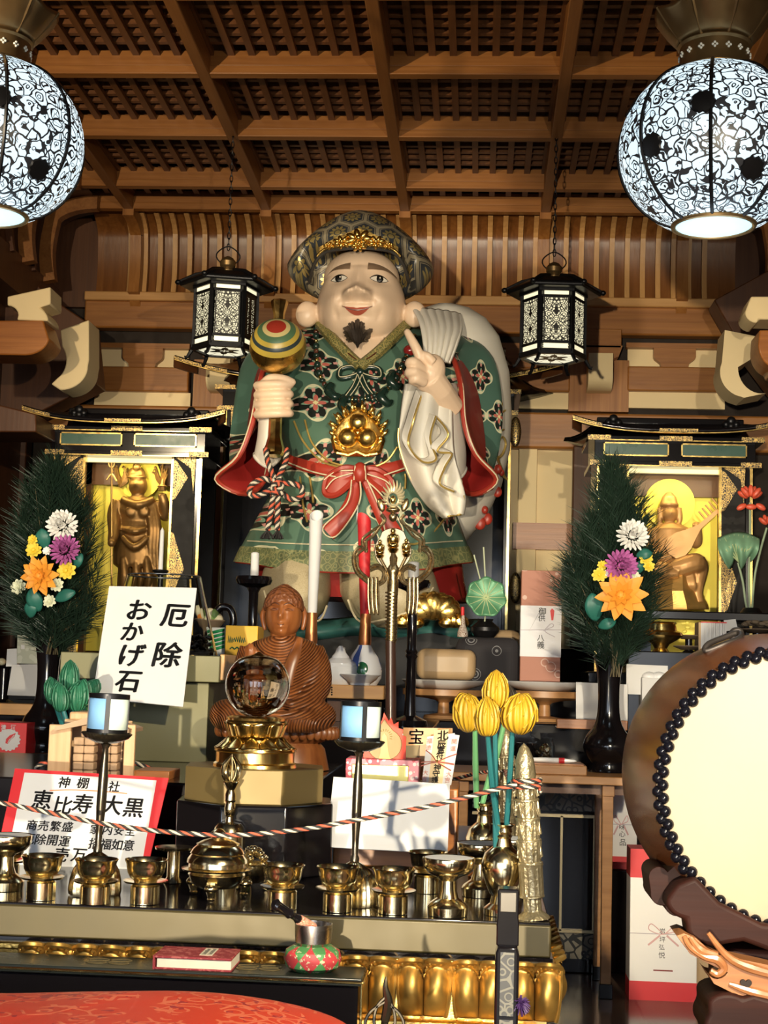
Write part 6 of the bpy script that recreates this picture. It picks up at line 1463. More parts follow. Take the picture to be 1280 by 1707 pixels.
# ------------------------------------------------------------------ second row of offerings in front of the great statue
zc = .83; a, b = at(548, 1180, 4.75), at(1045, 1180, 5.33)
R = MB().box(b.x-.9, b.x, 5.33, 6.3, 0, zc-.001).build('offering_tier', LACQ, bevel=.006); tag(R, 'black lacquered tier in front of the great statue, set with plates and flasks', 'tier')
a, b = at(20, 1180, 4.7), at(545, 1180, 4.7)
xt_ = -1.085; R = MB().box(xt_, -.13, 4.25, 5.328, 0, zc-.001).build('offering_tier', LACQ, bevel=.006); tag(R, 'black lacquered tier behind the wooden Buddha and the gilt stand', 'tier')
R = MB().box(-2.0, -.40, 5.33, 6.3, 0, zc-.001).build('offering_tier', LACQ, bevel=.006); tag(R, 'black lacquered tier at the left wall behind the left table', 'tier')
# statue base: teal cloth and grey draped bales
TEAL = mat('teal_cloth', (.03, .13, .12), .5, 0, .1, 4)
GC = Mt('grey_cloth_with_white_blossoms'); v = GC.co(); V = GC.vors(GC.vm('MULTIPLY', v, (1, .5, 1)), 6.5, .9); GREY = GC.out(GC.mix(((V['Distance']*60).sn().gt(.2))*V['Distance'].lt(.17), (.055, .056, .06), (.26, .26, .26)), .75, 0, GC.noise(v, 12, 3), .3, .02)
R = thing('statue_base', 'draped grey and teal bale base under the great statue', 'base', at(680, 1140, 5.75)); R.location.z = .97
def drape(x0, x1, y0, y1, d0, d1, amp, sag=0):
    def f(u, v):
        x = x0+(x1-x0)*u; y = y0+(y1-y0)*v+sag*sin(pi*u)*-1+amp*sin(u*9+v*2)*.4; d = d0+(d1-d0)*v-.07*sin(pi*v)*1-.02*sin(u*14)
        return at(x, y, d)
    return f
e = MB(); e.grid(drape(505, 868, 1052, 1152, 5.84, 5.72, 14, 6), 60, 20); e.build('grey_cloth', GREY, R, thick=.02, smooth=180)
e = MB(); e.grid(drape(495, 800, 1034, 1066, 5.86, 5.80, 8, 4), 50, 8); e.build('teal_cloth', TEAL, R, thick=.02, smooth=180)
a, b = at(430, 1045, 6), at(865, 1045, 6)
MB().box(a.x, b.x, 5.93, 6.55, .97, at(600, 1048, 5.8).z).build('core', mat('straw_base', (.3, .24, .15), .8), R, bevel=.05)
for px, py, r in ((722, 1016, 40), (682, 1030, 22), (756, 1030, 22)):
    e = MB(); c_ = at(px, py+16, 5.62)
    for k in range(9):
        aa = pi*k/8; e.ell(c_+Vector((cos(aa)*sz(r*.55, 5.6), -.02+.02*(k % 2), sz(r*.55, 5.6)*(.6+.4*sin(aa)))), sz(r*.42, 5.6), .03, sz(r*.62, 5.6), 10, 8, M=Euler((0, pi/2-aa, 0)).to_matrix().to_4x4())
    e.build('gold_lotus', GILT, R)
# plates on wooden stands with wrapped goods
def plate_stand(px, py, d, rpx, lab):
    c_ = at(px, py+16, d); R = thing('offering_stand', 'round wooden offering stand '+lab, 'stand', (c_.x, d, zc), group='round wooden offering stands'); zt_ = at(px, py+20, d).z-zc; k = sz(1, d)
    MB().lathe([(0, 0), (.075, 0), (.07, .012), (.022, .02), (.02, zt_*.55), (.03, zt_*.62), (.06, zt_*.68), (rpx*k*.9, zt_*.75), (rpx*k, zt_*.8), (rpx*k, zt_), (0, zt_)], 40).build('stand_body', wood('stand_wood', (.36, .17, .06), (.52, .27, .11), 0, 1, .4) if 'stand_wood' not in bpy.data.materials else bpy.data.materials['stand_wood'], R, local=True)  # mid-brown grained wood shared by the offering stands
    o = MB().lathe([(0, 0), (rpx*k*.55, 0), (rpx*k*.95, .02), (rpx*k*1.05, .032), (rpx*k*1.02, .034), (rpx*k*.6, .010), (0, .008)], 48).build('white_plate', PORC, local=True); o.location = (c_.x, d, zc+zt_)
    tag(o, 'large white plate on the round wooden stand '+lab, 'plate', 'large white plates'); return Vector((c_.x, d, zc+zt_))
p1 = plate_stand(740, 1129, 5.52, 68, 'under the brown packet'); p2 = plate_stand(908, 1132, 5.52, 70, 'under the tall gift box')
a = at(748, 1085, 5.5)
TAN = mat('tan_wrapped_packet', (.42, .29, .16), .45, 0, .12, 8)
e = MB(); e.box(p1.x-.10, p1.x+.115, 5.44, 5.58, p1.z+.035, at(748, 1082, 5.45).z); o = e.build('brown_packet', TAN, bevel=.03, seg=4); tag(o, 'brown wrapped packet on the white plate before the great statue', 'packet')
o = gbox('brown_packet', 'small brown packet between the lotus pot and the tall gift box', 'packet', 818, 1050, 868, 1100, 5.66, .1, TAN, bevel=.03)
o = gbox('support_block', 'dark block under the small brown packet', 'block', 818, 1101, 866, 1180, 5.66, .1, LACQ, z0=zc)
# tall gift box
PK = Mt('pink_gift_paper'); v = PK.co(); f = PK.vor(v, 16); PINK = PK.out(PK.mix(((f-.3).ab().lt(.02)), (.40, .17, .115), (.58, .40, .33)), .6)
q = at(902, 1134, 5.5); a, b = at(868, 1040, 5.46), at(935, 1040, 5.46); zt_ = at(902, 951, 5.46).z; zb_ = p2.z+.034
R = thing('gift_box', 'tall pink wrapped gift box with a white paper band and black writing', 'box', ((a.x+b.x)/2, 5.46, zb_), group=None)
MB().box(a.x, b.x, 5.46, 5.56, zb_, zt_).build('box_body', PINK, R, bevel=.002)
z0_, z1_ = at(902, 1095, 5.46).z, at(902, 1010, 5.46).z
MB().box(a.x-.001, b.x+.001, 5.458, 5.562, z0_, z1_).build('paper_band', mat('pale_band_paper', (.76, .76, .80), .7, 0, .02), R)
def hang_text(items, d, m, parent, bold=.01, nm='lettering'):
    V = MB()
    for ch, px, py, h in items:
        q = at(px, py, d); sc = sz(h, d); c = bpy.data.curves.new('t', 'FONT'); c.body = ch; c.size = sc; c.align_x = 'CENTER'; c.align_y = 'CENTER'; c.extrude = .0003; c.offset = bold*sc; c.resolution_u = 2
        o = bpy.data.objects.new('t', c); SC.collection.objects.link(o); dg = bpy.context.evaluated_depsgraph_get(); dg.update(); me = bpy.data.meshes.new_from_object(o.evaluated_get(dg))
        V.add([v.co for v in me.vertices], [tuple(p.vertices) for p in me.polygons], plane_m(q, (1, 0, 0), (0, 0, 1)))
        bpy.data.objects.remove(o); bpy.data.curves.remove(c); bpy.data.meshes.remove(me)
    return V.build(nm, m, parent, smooth=0, recalc=False)
hang_text([('御', 904, 1020, 13), ('供', 903, 1031, 12), ('八', 901, 1064, 12), ('義', 901, 1076, 13)], 5.457, INK, R)
e = MB(); e.tube([at(868, 1050, 5.456), at(912, 1050, 5.456), at(935, 1050, 5.456)], .0012, 5); e.tube(catmull([at(906, 1052, 5.456), at(918, 1040, 5.456), at(922, 1044, 5.456), at(908, 1052, 5.456), at(925, 1062, 5.456)], 5), .0014, 5); e.build('printed_cord', mat('pale_grey_cord', (.5, .45, .5), .6), R)
MB().prism([(at(x, y, 5.455).x, at(x, y, 5.455).z) for x, y in ((917, 1018), (920, 1014), (924, 1018), (922, 1034), (919, 1034))], 5.455, 5.458).build('printed_ornament', REDP, R)
# trays, jars, flasks with paper rolls
R = thing('offering_tray', 'low wooden offering tray with white jar and flask, right of the wooden Buddha', 'tray', at(590, 1165, 4.85)); R.location.z = zc
a, b = at(528, 1150, 4.85), at(640, 1150, 4.85); zt_ = at(585, 1142, 4.85).z
MB().box(a.x, b.x, 4.85, 5.05, at(585, 1165, 4.85).z, zt_).build('tray_top', WOODL, R, bevel=.003); MB().box(a.x+.03, b.x-.03, 4.9, 5.02, zc, at(585, 1165, 4.85).z).build('tray_foot', WOODD, R)
e = MB()
for py in (1146, 1150, 1154, 1158): e.ell(at(553, py, 4.849), .003, .002, .003, 8, 6)
e.build('pierced_holes', VOID, R)
k = sz(1, 4.92)
def lathe_thing(name, lab, cat, px, py, d, prof, m, z=None, n=36, group=None):
    q = at(px, py, d); 
    if z is not None: q.z = z
    o = MB().lathe(prof, n).build(name, m, local=True); o.location = q; return tag(o, lab, cat, group)
lathe_thing('lidded_jar', 'white porcelain jar with stepped pointed lid on the wooden tray', 'jar', 566, 1142, 4.92, [(0, 0), (22*k, 0), (28*k, 8*k), (29*k, 30*k), (27*k, 33*k), (27*k, 35*k), (25*k, 37*k), (15*k, 44*k), (14*k, 47*k), (9*k, 53*k), (7*k, 59*k), (3*k, 64*k), (0, 64*k)], PORC, zt_)
lathe_thing('salt_dish', 'small white footed dish with salt on the wooden tray front', 'dish', 600, 1142, 4.87, [(0, 0), (16*k, 0), (17*k, 4*k), (34*k, 17*k), (33*k, 18*k), (15*k, 17*k), (0, 19*k)], PORC, zt_)
FK = Mt('painted_porcelain'); x, y, z = FK.xyz(FK.co()); th = y.at2(x); BLU = FK.out(FK.mix((((th*3).cs().gt(.75)))*z.gt(.05), FK.mix(((x+.004)._m('MULTIPLY', x+.004)+(z-.055)*(z-.055)).lt(.00045)*y.lt(0), (.82, .82, .84), (.02, .12, .05)), (.06, .11, .35)), .15)
def flask(px, d, roll, mroll, lab, lab2, top, lean):
    q = at(px, 1142, d); q.z = zt_; k = sz(1, d); R = thing('sake_flask', lab, 'flask', q, group='porcelain flasks with copper necks'); kw = dict(parent=R, local=True)
    MB().lathe([(0, 0), (22*k, 0), (29*k, 12*k), (30*k, 28*k), (24*k, 46*k), (14*k, 60*k), (11*k, 66*k), (0, 66*k)], 40).build('body', BLU, **kw)
    MB().lathe([(10*k, 64*k), (11*k, 74*k), (9*k, 100*k), (9*k, 118*k), (8*k, 118*k), (8*k, 70*k)], 24, caps=False).build('copper_neck', mat('copper_neck', (.42, .16, .06), .3, .7, .2), **kw)
    a = q+Vector((0, 0, 70*k)); b = at(*top, d); M = Matrix.Translation(a) @ (b-a).to_track_quat('Z', 'Y').to_matrix().to_4x4(); L = (b-a).length
    r = MB(); n = 20; r.loft([[(rr*k*cos(2*pi*j/n), rr*k*sin(2*pi*j/n), z+(sl*(cos(2*pi*j/n+lean)) if z > L*.5 else 0)) for j in range(n)] for rr, z, sl in ((6.5, 0, 0), (8.5, L*.35, 0), (11.5, L*.94, 10*k), (10.2, L*.94, 10*k), (7.5, L*.4, 0), (5, .01, 0))], M=M)
    o = r.build('paper_roll', mroll, smooth=60); tag(o, lab2, 'paper roll', 'rolled papers in flasks'); return M, L, k, o
M, L, k2, o = flask(516, 4.88, 22, PAPER, 'porcelain flask with copper neck hidden behind the Buddha shoulder', 'tall white paper roll in front of the statue skirt', (528, 846), 0)
M, L, k2, o = flask(606, 4.97, 22, REDP, 'white porcelain flask with copper neck and blue stripes', 'tall red paper roll with white tip, behind the ornate staff', (607, 852), .5)
e = MB(); e.loft([[(-10*k2, -11.5*k2, L*.98), (0, -13*k2, L*.90), (10*k2, -11.5*k2, L*.98)], [(-8*k2, -10*k2, L*.99), (1*k2, -10*k2, L*1.06), (9*k2, -10*k2, L*.99)]], closed=False, M=M); e.build('white_tip', PAPER, o, thick=.002)
# ornate ring staff
q = at(652, 1200, 4.35); q.z = .83; dT = 4.35; sT = sz(1, dT); R = thing('ring_staff', 'ornate brass ringed staff standing in front of the statue skirt', 'staff', (q.x, dT, zc)); OLDB = mat('old_brass', (.42, .31, .16), .28, .95, .2, 40)
R.location.z = zc
PT = lambda x, y, k=0: at(x, y, dT+k)
MB().tube([Vector((q.x, dT, zc)), PT(651, 1068)], 9*sT, 12).build('wooden_shaft', mat('dark_shaft', (.045, .022, .016), .3), R)
MB().lathe([(8*sT, 0), (9*sT, .01), (8.5*sT, PT(651, 1060).z-PT(651, 1068).z+.1), (9.5*sT, .18), (8*sT, .19), (11*sT, .205), (11*sT, .215), (6*sT, .23), (7*sT, .25), (0, .27)], 24, c=PT(652, 1072)).build('ringed_socket', OLDB, R)
e = MB()
for i in range(14): c_ = PT(652, 1066-i*6); e.tube([c_+Vector((9.5*sT*cos(a), 9.5*sT*sin(a), 0)) for a in [2*pi*j/20 for j in range(20)]], 1.2*sT, 6, True)
e.build('socket_rings', OLDB, R)
for s in (-1, 1):
    X = lambda x: 655+s*x
    for off in (0, 5):
        e = MB(); e.tube(catmull([PT(X(20-off*.3), 858), PT(X(13+off*.2), 866), PT(X(18), 874-off*.3), PT(X(36-off), 886+off), PT(X(50-off), 898+off*.8), PT(X(51-off), 910)], 6), 2.6*sT, 8); e.build('loop', OLDB, R)
        e = MB(); e.tube(catmull([PT(X(44-off*.5), 917), PT(X(56-off), 912+off), PT(X(66-off), 928), PT(X(62-off), 952-off*.5), PT(X(46-off*.5), 968-off), PT(X(36), 974-off)], 6), 2.8*sT, 8); e.build('loop', OLDB, R)
        e = MB(); e.tube(catmull([PT(X(38), 946+off), PT(X(26-off*.2), 942+off), PT(X(14+off*.3), 952+off*.5), PT(X(14+off), 968), PT(X(26), 976-off)], 6), 2.6*sT, 8); e.build('curl', OLDB, R)
    for k in range(3):
        e = MB(); x0 = 30+k*6.5-6; e.tube(catmull([PT(X(x0+2), 962, -.01), PT(X(x0), 1000, -.012), PT(X(x0+1), 1024, -.01), PT(X(x0+4), 1000, -.008), PT(X(x0+4), 964, -.006)], 6), 1.9*sT, 8); e.build('hanging_ring', OLDB, R)
    MB().tube([PT(X(45), 900), PT(X(45), 921)], 2.8*sT, 8).build('peg', OLDB, R)
e = MB(); n = 40; e.loft([[PT(655+((31 if cos(a) > -2 else 0)*sin(a))*kk, 918-(32*cos(a)+(6 if cos(a) > .8 else 0))*kk, dd) for a in [2*pi*j/n for j in range(n)]] for kk, dd in ((1, .012), (1, .004), (.97, .0))]); e.build('mirror_plate', mat('polished_pewter', (.27, .23, .17), .45, .8, .05), R)
for cx, cy, k in ((655, 905, 1.0), (633, 918, .75), (677, 916, .75)):
    e = MB(); c0_ = lambda x, y: PT(cx+x*k, cy+y*k, -.018)
    e.ell(c0_(0, -20), 4*k*sT, 4*k*sT, 5*k*sT, 12, 8); e.ell(c0_(0, -7), 8*k*sT, 6*k*sT, 10*k*sT, 14, 10); e.ell(c0_(0, 4), 9*k*sT, 7*k*sT, 6*k*sT, 14, 10); e.ell(c0_(-7, -6), 3*k*sT, 4*k*sT, 8*k*sT, 8, 8); e.ell(c0_(7, -6), 3*k*sT, 4*k*sT, 8*k*sT, 8, 8)
    e.lathe([(0, 0), (5*k*sT, 0), (9*k*sT, 6*k*sT), (8*k*sT, 8*k*sT), (0, 8*k*sT)], 14, c=c0_(0, 17)); e.build('gilt_deity', GOLD, R)
    MB().tube([c0_(0, 16), PT(655+(cx-655)*.5, 950, -.008)], 3.4*sT*k, 8).build('deity_stem', OLDB, R)
e = MB()
e.ell(PT(655, 862), 7*sT, 6*sT, 8*sT); e.ell(PT(655, 850), 12*sT, 8*sT, 5*sT); e.build('knop', OLDB, R)
e = MB(); IV = mat('ivory_gilt_flame', (.72, .62, .38), .3, .6, .1)
for i in range(15):
    a = radians(-30+240*i/14); rb_, ro_ = 10, 19+4*max(0, sin(a))
    e.tube(catmull([PT(655+rb_*cos(a), 832-rb_*1.25*sin(a)), PT(655+(rb_+ro_)/2*cos(a)+2, 832-(rb_+ro_)/2*1.2*sin(a)-1), PT(655+ro_*cos(a), 832-ro_*1.25*sin(a)-4)], 4), [3.2*sT, 2.4*sT, .6*sT], 7)
e.tube([PT(655+10*cos(a), 832-12*sin(a)) for a in [2*pi*j/24 for j in range(24)]], 2.4*sT, 8, True); e.build('flame_halo', IV, R)
for s in (-1, 1): e = MB(); e.ell(PT(655+s*20, 842, .006), 6*sT, 3*sT, 12*sT, 12, 8, M=Euler((0, s*.3, 0)).to_matrix().to_4x4()); e.build('leaf', OLDB, R)
MB().ell(PT(655, 833), 5*sT, 4*sT, 7*sT).build('jewel', GOLD, R)
# black candlesticks
def candlestick(label, px, ytop, ybot, d, rdish, zb_, ch, cw):
    k = sz(1, d); a = at(px, ytop, d); R = thing('candlestick', label, 'candlestick', (a.x, d, zb_), group='black candlesticks'); kw = dict(parent=R, local=True); H = a.z-zb_
    MB().lathe([(0, 0), (.06, 0), (.055, .015), (.02, .03), (9*k, .06), (8*k, H*.45), (11*k, H*.47), (9*k, H*.485), (11*k, H*.5), (8*k, H*.52), (8*k, H-28*k), (12*k, H-20*k), (rdish*k*.9, H-14*k), (rdish*k, H-7*k), (rdish*k*.93, H-1*k), (0, H-2*k)], 32).build('stand', LACQ, **kw)
    o = MB().lathe([(0, 0), (cw*k, 0), (cw*k, ch*k-2*k), (cw*k*.6, ch*k), (0, ch*k)], 16).build('candle', PAPER, local=True); o.location = (a.x, d, zb_+H-2*k); tag(o, 'white candle on the '+label, 'candle', 'white candles')
candlestick('black candlestick left of the statue legs', 424, 960, 1150, 5.0, 31, zc, 42, 7)
candlestick('black candlestick behind the ornate staff', 689, 966, 1200, 4.75, 30, zc, 32, 9)
q = at(264, 1030, 5.3); R = thing('candlestick', 'thin candle holder in front of the left shrine', 'candlestick', (q.x, 5.3, zc), group='black candlesticks'); H = at(264, 950, 5.3).z-zc
MB().lathe([(0, 0), (.05, 0), (.012, .02), (.01, H-.02), (.03, H-.006), (.028, H), (0, H)], 20).build('stand', BLACKM, R, local=True)
k = sz(1, 5.3); o = MB().lathe([(0, 0), (4*k, 0), (3.4*k, 66*k), (1*k, 71*k), (0, 72*k)], 14).build('candle', PAPER, local=True); o.location = (q.x, 5.3, zc+H); tag(o, 'thin white candle before the left shrine figure', 'candle', 'white candles')
# yellow and white box, ring handle jug, food dish
R = gbox('carton', 'yellow and white upright carton behind the Buddha shoulder', 'box', 376, 1043, 428, 1160, 4.5, .12, PAPER, z0=zc, bevel=.002)
y_ = gbox('yellow_label', '', '', 375, 1043, 429, 1107, 4.497, .126, mat('yellow_print', (.80, .46, .03), .5, 0, .03), parent=R)
e = MB(); random.seed(8)
for i in range(9): x0 = 380+i*3.2; e.tube([at(x0, 1072-random.random()*5, 4.495), at(x0+1.5, 1064-random.random()*5, 4.495), at(x0+3, 1070, 4.495)], .0012, 4)
e.tube(catmull([at(383+i*4, 1082-(i % 2)*3, 4.495) for i in range(6)], 3), .0022, 5); e.build('printed_pattern', mat('dark_green_print', (.02, .12, .06), .5), y_)
R = gbox('paper_bag', 'small green and white striped bag beside the yellow carton', 'bag', 352, 1046, 376, 1092, 4.55, .06, mat('white_wrapper', (.72, .72, .70), .5), z0=at(360, 1094, 4.55).z)
e = MB()
for i in range(5): e.loft([[at(354+2*i*.3, 1052+i*7, 4.549), at(374, 1047+i*7, 4.549)], [at(354+2*i*.3, 1057+i*7, 4.549), at(374, 1052+i*7, 4.549)]], closed=False)
e.build('green_stripes', mat('green_stripe', (.02, .30, .10), .5), R, thick=.002)
gbox('support_block', 'dark block under the striped bag, left of the yellow carton', 'block', 346, 1094, 377, 1160, 4.53, .12, LACQ, z0=zc)
e = MB(); e.tube(catmull([at(362, 1018, 5.0), at(370, 1012, 5.0), at(382, 1014, 5.0), at(388, 1026, 5.0), at(388, 1042, 5.0), at(378, 1054, 5.0), at(366, 1060, 5.0)], 6), .013, 12); R = thing('water_jug', 'glossy black jug with curved handle beside the yellow carton', 'jug', at(358, 1090, 5.0)); R.location.z = zc; e.build('handle', LACQ, R, smooth=180); kj = sz(1, 5.0); MB().lathe([(0, 0), (16*kj, 0), (20*kj, .05), (18*kj, .16), (12*kj, .24), (9*kj, .28), (0, .28)], 28).build('body', LACQ, R, local=True)
c_ = at(352, 1036, 5.1); k = sz(1, 5.1); zz_ = at(352, 1040, 5.1).z
R = thing('food_dish', 'small footed dish of colourful food left of the black jug handle', 'dish', (c_.x, 5.1, zc)); H = zz_-zc
MB().lathe([(0, 0), (.05, 0), (.012, .02), (.012, H-.03), (24*k, H+.01), (23*k, H+.014), (0, H)], 28).build('dish', mat('brown_dish', (.28, .2, .13), .4), R, local=True)
for cx, cy, m_ in ((343, 1018, mat('orange_food', (.75, .25, .04), .5)), (350, 1012, mat('cream_food', (.75, .68, .45), .5)), (358, 1014, mat('green_food', (.25, .42, .12), .5)), (337, 1008, bpy.data.materials['cream_food']), (364, 1022, bpy.data.materials['cream_food'])):
    q = at(cx, cy+12, 5.1); MB().ell(q, 9*k, 9*k, 11*k, 12, 8).build('food_piece', m_, R)
# lotus leaf pot
k = sz(1, 5.5); q = at(808, 1062, 5.55)
R = thing('lotus_pot', 'dark pot with a round green metal lotus leaf, right of the statue feet', 'potted plant', (q.x, 5.55, q.z)); LEAFM = Mt('lotus_leaf_green'); x, y, z = LEAFM.xyz(LEAFM.co()); 
MB().lathe([(0, 0), (16*k, 0), (24*k, 10*k), (24*k, 16*k), (12*k, 26*k), (14*k, 30*k), (0, 30*k)], 28).build('pot', BLACKM, R, local=True)
LF_M = mat('verdigris_leaf', (.075, .24, .12), .4, .2, .25, 12); VEIN = mat('pale_leaf_vein', (.45, .55, .30), .5)
def leaf_disc(R, c, r, nx, nz, up):
    z_ = Vector(up).normalized(); x_ = z_.cross(Vector((0, 0, 1))).normalized() if abs(z_.z) < .95 else Vector((1, 0, 0)); y_ = z_.cross(x_); n = 48
    f = lambda u, v: Vector(c)+x_*(r*v*nx*(1+.05*sin(7*2*pi*u))*cos(2*pi*u))+y_*(r*v*nz*(1+.05*sin(7*2*pi*u))*sin(2*pi*u))+z_*(.16*r*v*v+.05*r*v*v*sin(7*2*pi*u))
    m = MB(); m.grid(f, n, 8, cu=True); o = m.build('leaf', LF_M, R, thick=.002, smooth=180)
    e = MB()
    for j in range(14): e.tube([f(j/14, v)+z_*.002 for v in (.03, .35, .7, .95)], [.0024, .0016, .0008], 5)
    e.build('leaf_veins', VEIN, o)
leaf_disc(R, at(810, 996, 5.5), sz(33, 5.5), 1, 1, (.05, -1, .12))
for a, b in (((790, 925), (801, 968)), ((806, 912), (809, 966)), ((810, 1000), (808, 1036))): MB().tube([at(*a, 5.52), at(*b, 5.52)], .0028, 6).build('stem', mat('pale_stem', (.45, .50, .33), .5), R)
DKC = Mt('dark_cloth_with_white_rings'); V = DKC.vors(DKC.co(), 9, .9); gbox('cloth_bundle', 'dark cloth bundle with pale ring pattern under the lotus pot', 'bundle', 758, 1062, 866, 1200, 5.5, .13, DKC.out(DKC.mix(((V['Distance']*70).sn().gt(.3))*V['Distance'].lt(.2), (.02, .018, .022), (.25, .25, .26)), .8), z0=zc, bevel=.035)
o = lathe_thing('bottle', 'slim patterned bottle with a red stopper beside the lotus pot', 'bottle', 771, 1062, 5.56, [(0, 0), (9*k, 0), (9*k, 8*k), (4*k, 22*k), (3*k, 36*k), (0, 36*k)], band_material('brown_white_pattern', (.5, .45, .4), (.15, .06, .03), 120))
q = at(771, 1026, 5.56); MB().lathe([(0, 0), (3*k, 0), (3*k, 14*k), (0, 15*k)], 12, c=(q.x, 5.56, q.z)).build('stopper', REDP, o)
# ------------------------------------------------------------------ side tables, cabinet, shelves
TW = wood('table_wood', (.36, .165, .055), (.55, .28, .11), 0, 1, .36)
zt = .685
def side_table(label, x0, x1, legs, dpt=.5):
    R = thing('wooden_table', label, 'table', ((x0+x1)/2, 4.8, 0)); k = sz(1, 4.8)
    MB().box(x0, x1, 4.8, 4.8+dpt, zt-.026, zt).build('tabletop', TW, R, bevel=.003)
    for lx in legs:
        for ly in (4.84, 4.8+dpt-.06):
            e = MB(); e.loft([[(lx-w_, ly-.016, z), (lx+w_, ly-.016, z), (lx+w_, ly+.016, z), (lx-w_, ly+.016, z)] for w_, z in ((.016, .0), (.016, .07), (.0155, .25), (.0175, zt-.07), (.017, zt-.04), (.019, zt-.026))]); l = e.build('leg', TW, R, bevel=.002)
            MB().box(lx-.018, lx+.020, ly-.02, ly+.02, zt-.062, zt-.026).build('corner_block', TW, l, bevel=.002); MB().box(lx-.02, lx+.022, ly-.022, ly+.022, 0, .045).build('foot_cap', LACQ, l, bevel=.002)
    MB().box(x0+.02, x1-.02, 4.86, 4.88, zt-.06, zt-.026).build('apron', WOODD, R)
    return R
xa, xb = at(745, 1292, 4.8).x, at(1075, 1292, 4.8).x; lx = at(1011, 1450, 4.84).x
side_table('plain wooden table with a tray, a brush and the right black vase', xa, xb, (xa+.05, lx), .38)
side_table('plain wooden table under the left black vase and red carton', -2.0, at(228, 1262, 4.8).x, (-1.95, at(205, 1262, 4.8).x), .38)
# lacquer cabinet under the right table
MOP = filigree('silver_inlay_flowers', (.012, .012, .012), (.20, .18, .14), 26, .3, .4)
x0, x1 = at(884, 1400, 5.2).x, at(1000, 1400, 5.2).x
R = thing('lacquer_cabinet', 'black lacquered cabinet with silver flower bands under the right wooden table', 'cabinet', ((x0+x1)/2, 5.20, 0)); Z = lambda y: at(940, y, 5.20).z
MB().box(x0-.25, x1, 5.21, 5.31, 0, .66).build('cabinet_body', LACQ, R, bevel=.004)
for y0, y1 in ((1312, 1352), (1556, 1598)): MB().box(x0-.2, x1, 5.202, 5.21, Z(y1), Z(y0)).build('inlaid_band', MOP, R)
for a, b in (((x0-.2, Z(1360)), (x1, Z(1360))), ((x0-.2, Z(1552)), (x1, Z(1552)))): MB().box(a[0], b[0], 5.198, 5.21, a[1]-.005, a[1]+.005).build('gold_rail', mat('dull_gold_rail', (.42, .34, .2), .35, .8, .1) if 'dull_gold_rail' not in bpy.data.materials else bpy.data.materials['dull_gold_rail'], R)
for px in (935, 990): a = at(px, 1450, 5.20).x; MB().box(a-.004, a+.004, 5.198, 5.21, Z(1552), Z(1360)).build('gold_stile', bpy.data.materials['dull_gold_rail'], R)
# tray with brush, jar, small goods on the right table
a, b = at(862, 1270, 4.84), at(978, 1270, 4.84)
R = thing('wooden_tray', 'wooden tray at the front of the right table, brush lying on it', 'tray', ((a.x+b.x)/2, 4.84, zt)); MB().box(a.x, b.x, 4.83, 5.0, zt, zt+.03).build('tray_body', TW, R, bevel=.003); MB().box(a.x+.01, b.x-.01, 4.84, 4.99, zt+.03, zt+.034).build('tray_surface', WOODR, R)
e = MB(); p, q = at(868, 1247, 4.9), at(962, 1259, 4.88); p.z = q.z = zt+.042; R = thing('writing_brush', 'white writing brush with red band lying on the wooden tray', 'brush', p); M = Matrix.Translation(p) @ (q-p).to_track_quat('Z', 'Y').to_matrix().to_4x4(); L = (q-p).length
MB().lathe([(0, 0), (.005, .002), (.008, L*.4), (.009, L*.7), (.004, L*.95), (0, L)], 14, M=M).build('handle', PORC, R); MB().lathe([(.0092, L*.68), (.0092, L*.78)], 14, M=M).build('red_band', REDP, R)
k = sz(1, 5.05)
q = at(906, 1262, 5.05); q.z = zt; R = thing('glass_jar', 'small glass jar holding silver foil, behind the writing brush', 'jar', q)
MB().lathe([(0, 0), (17*k, 0), (18*k, 4*k), (18*k, 40*k), (15*k, 46*k), (16*k, 52*k), (14*k, 52*k), (13*k, 46*k), (16*k, 40*k), (16*k, 4*k), (0, 4*k)], 32).build('glass', GL, R, local=True)
e = MB(); random.seed(6)
for i in range(26): e.ell((random.uniform(-10, 10)*k, random.uniform(-10, 10)*k, random.uniform(9, 40)*k), 6*k, 3*k, 5*k, 6, 5, M=Euler((random.random()*3, random.random()*3, 0)).to_matrix().to_4x4())
e.build('silver_foil', SILV, R, local=True, smooth=0)
o = lathe_thing('brown_pot', 'small dark pot left of the foil jar on the right table', 'pot', 874, 1250, 5.1, [(0, 0), (14*k, 0), (18*k, 14*k), (17*k, 36*k), (14*k, 42*k), (0, 40*k)], LACQ, zt)
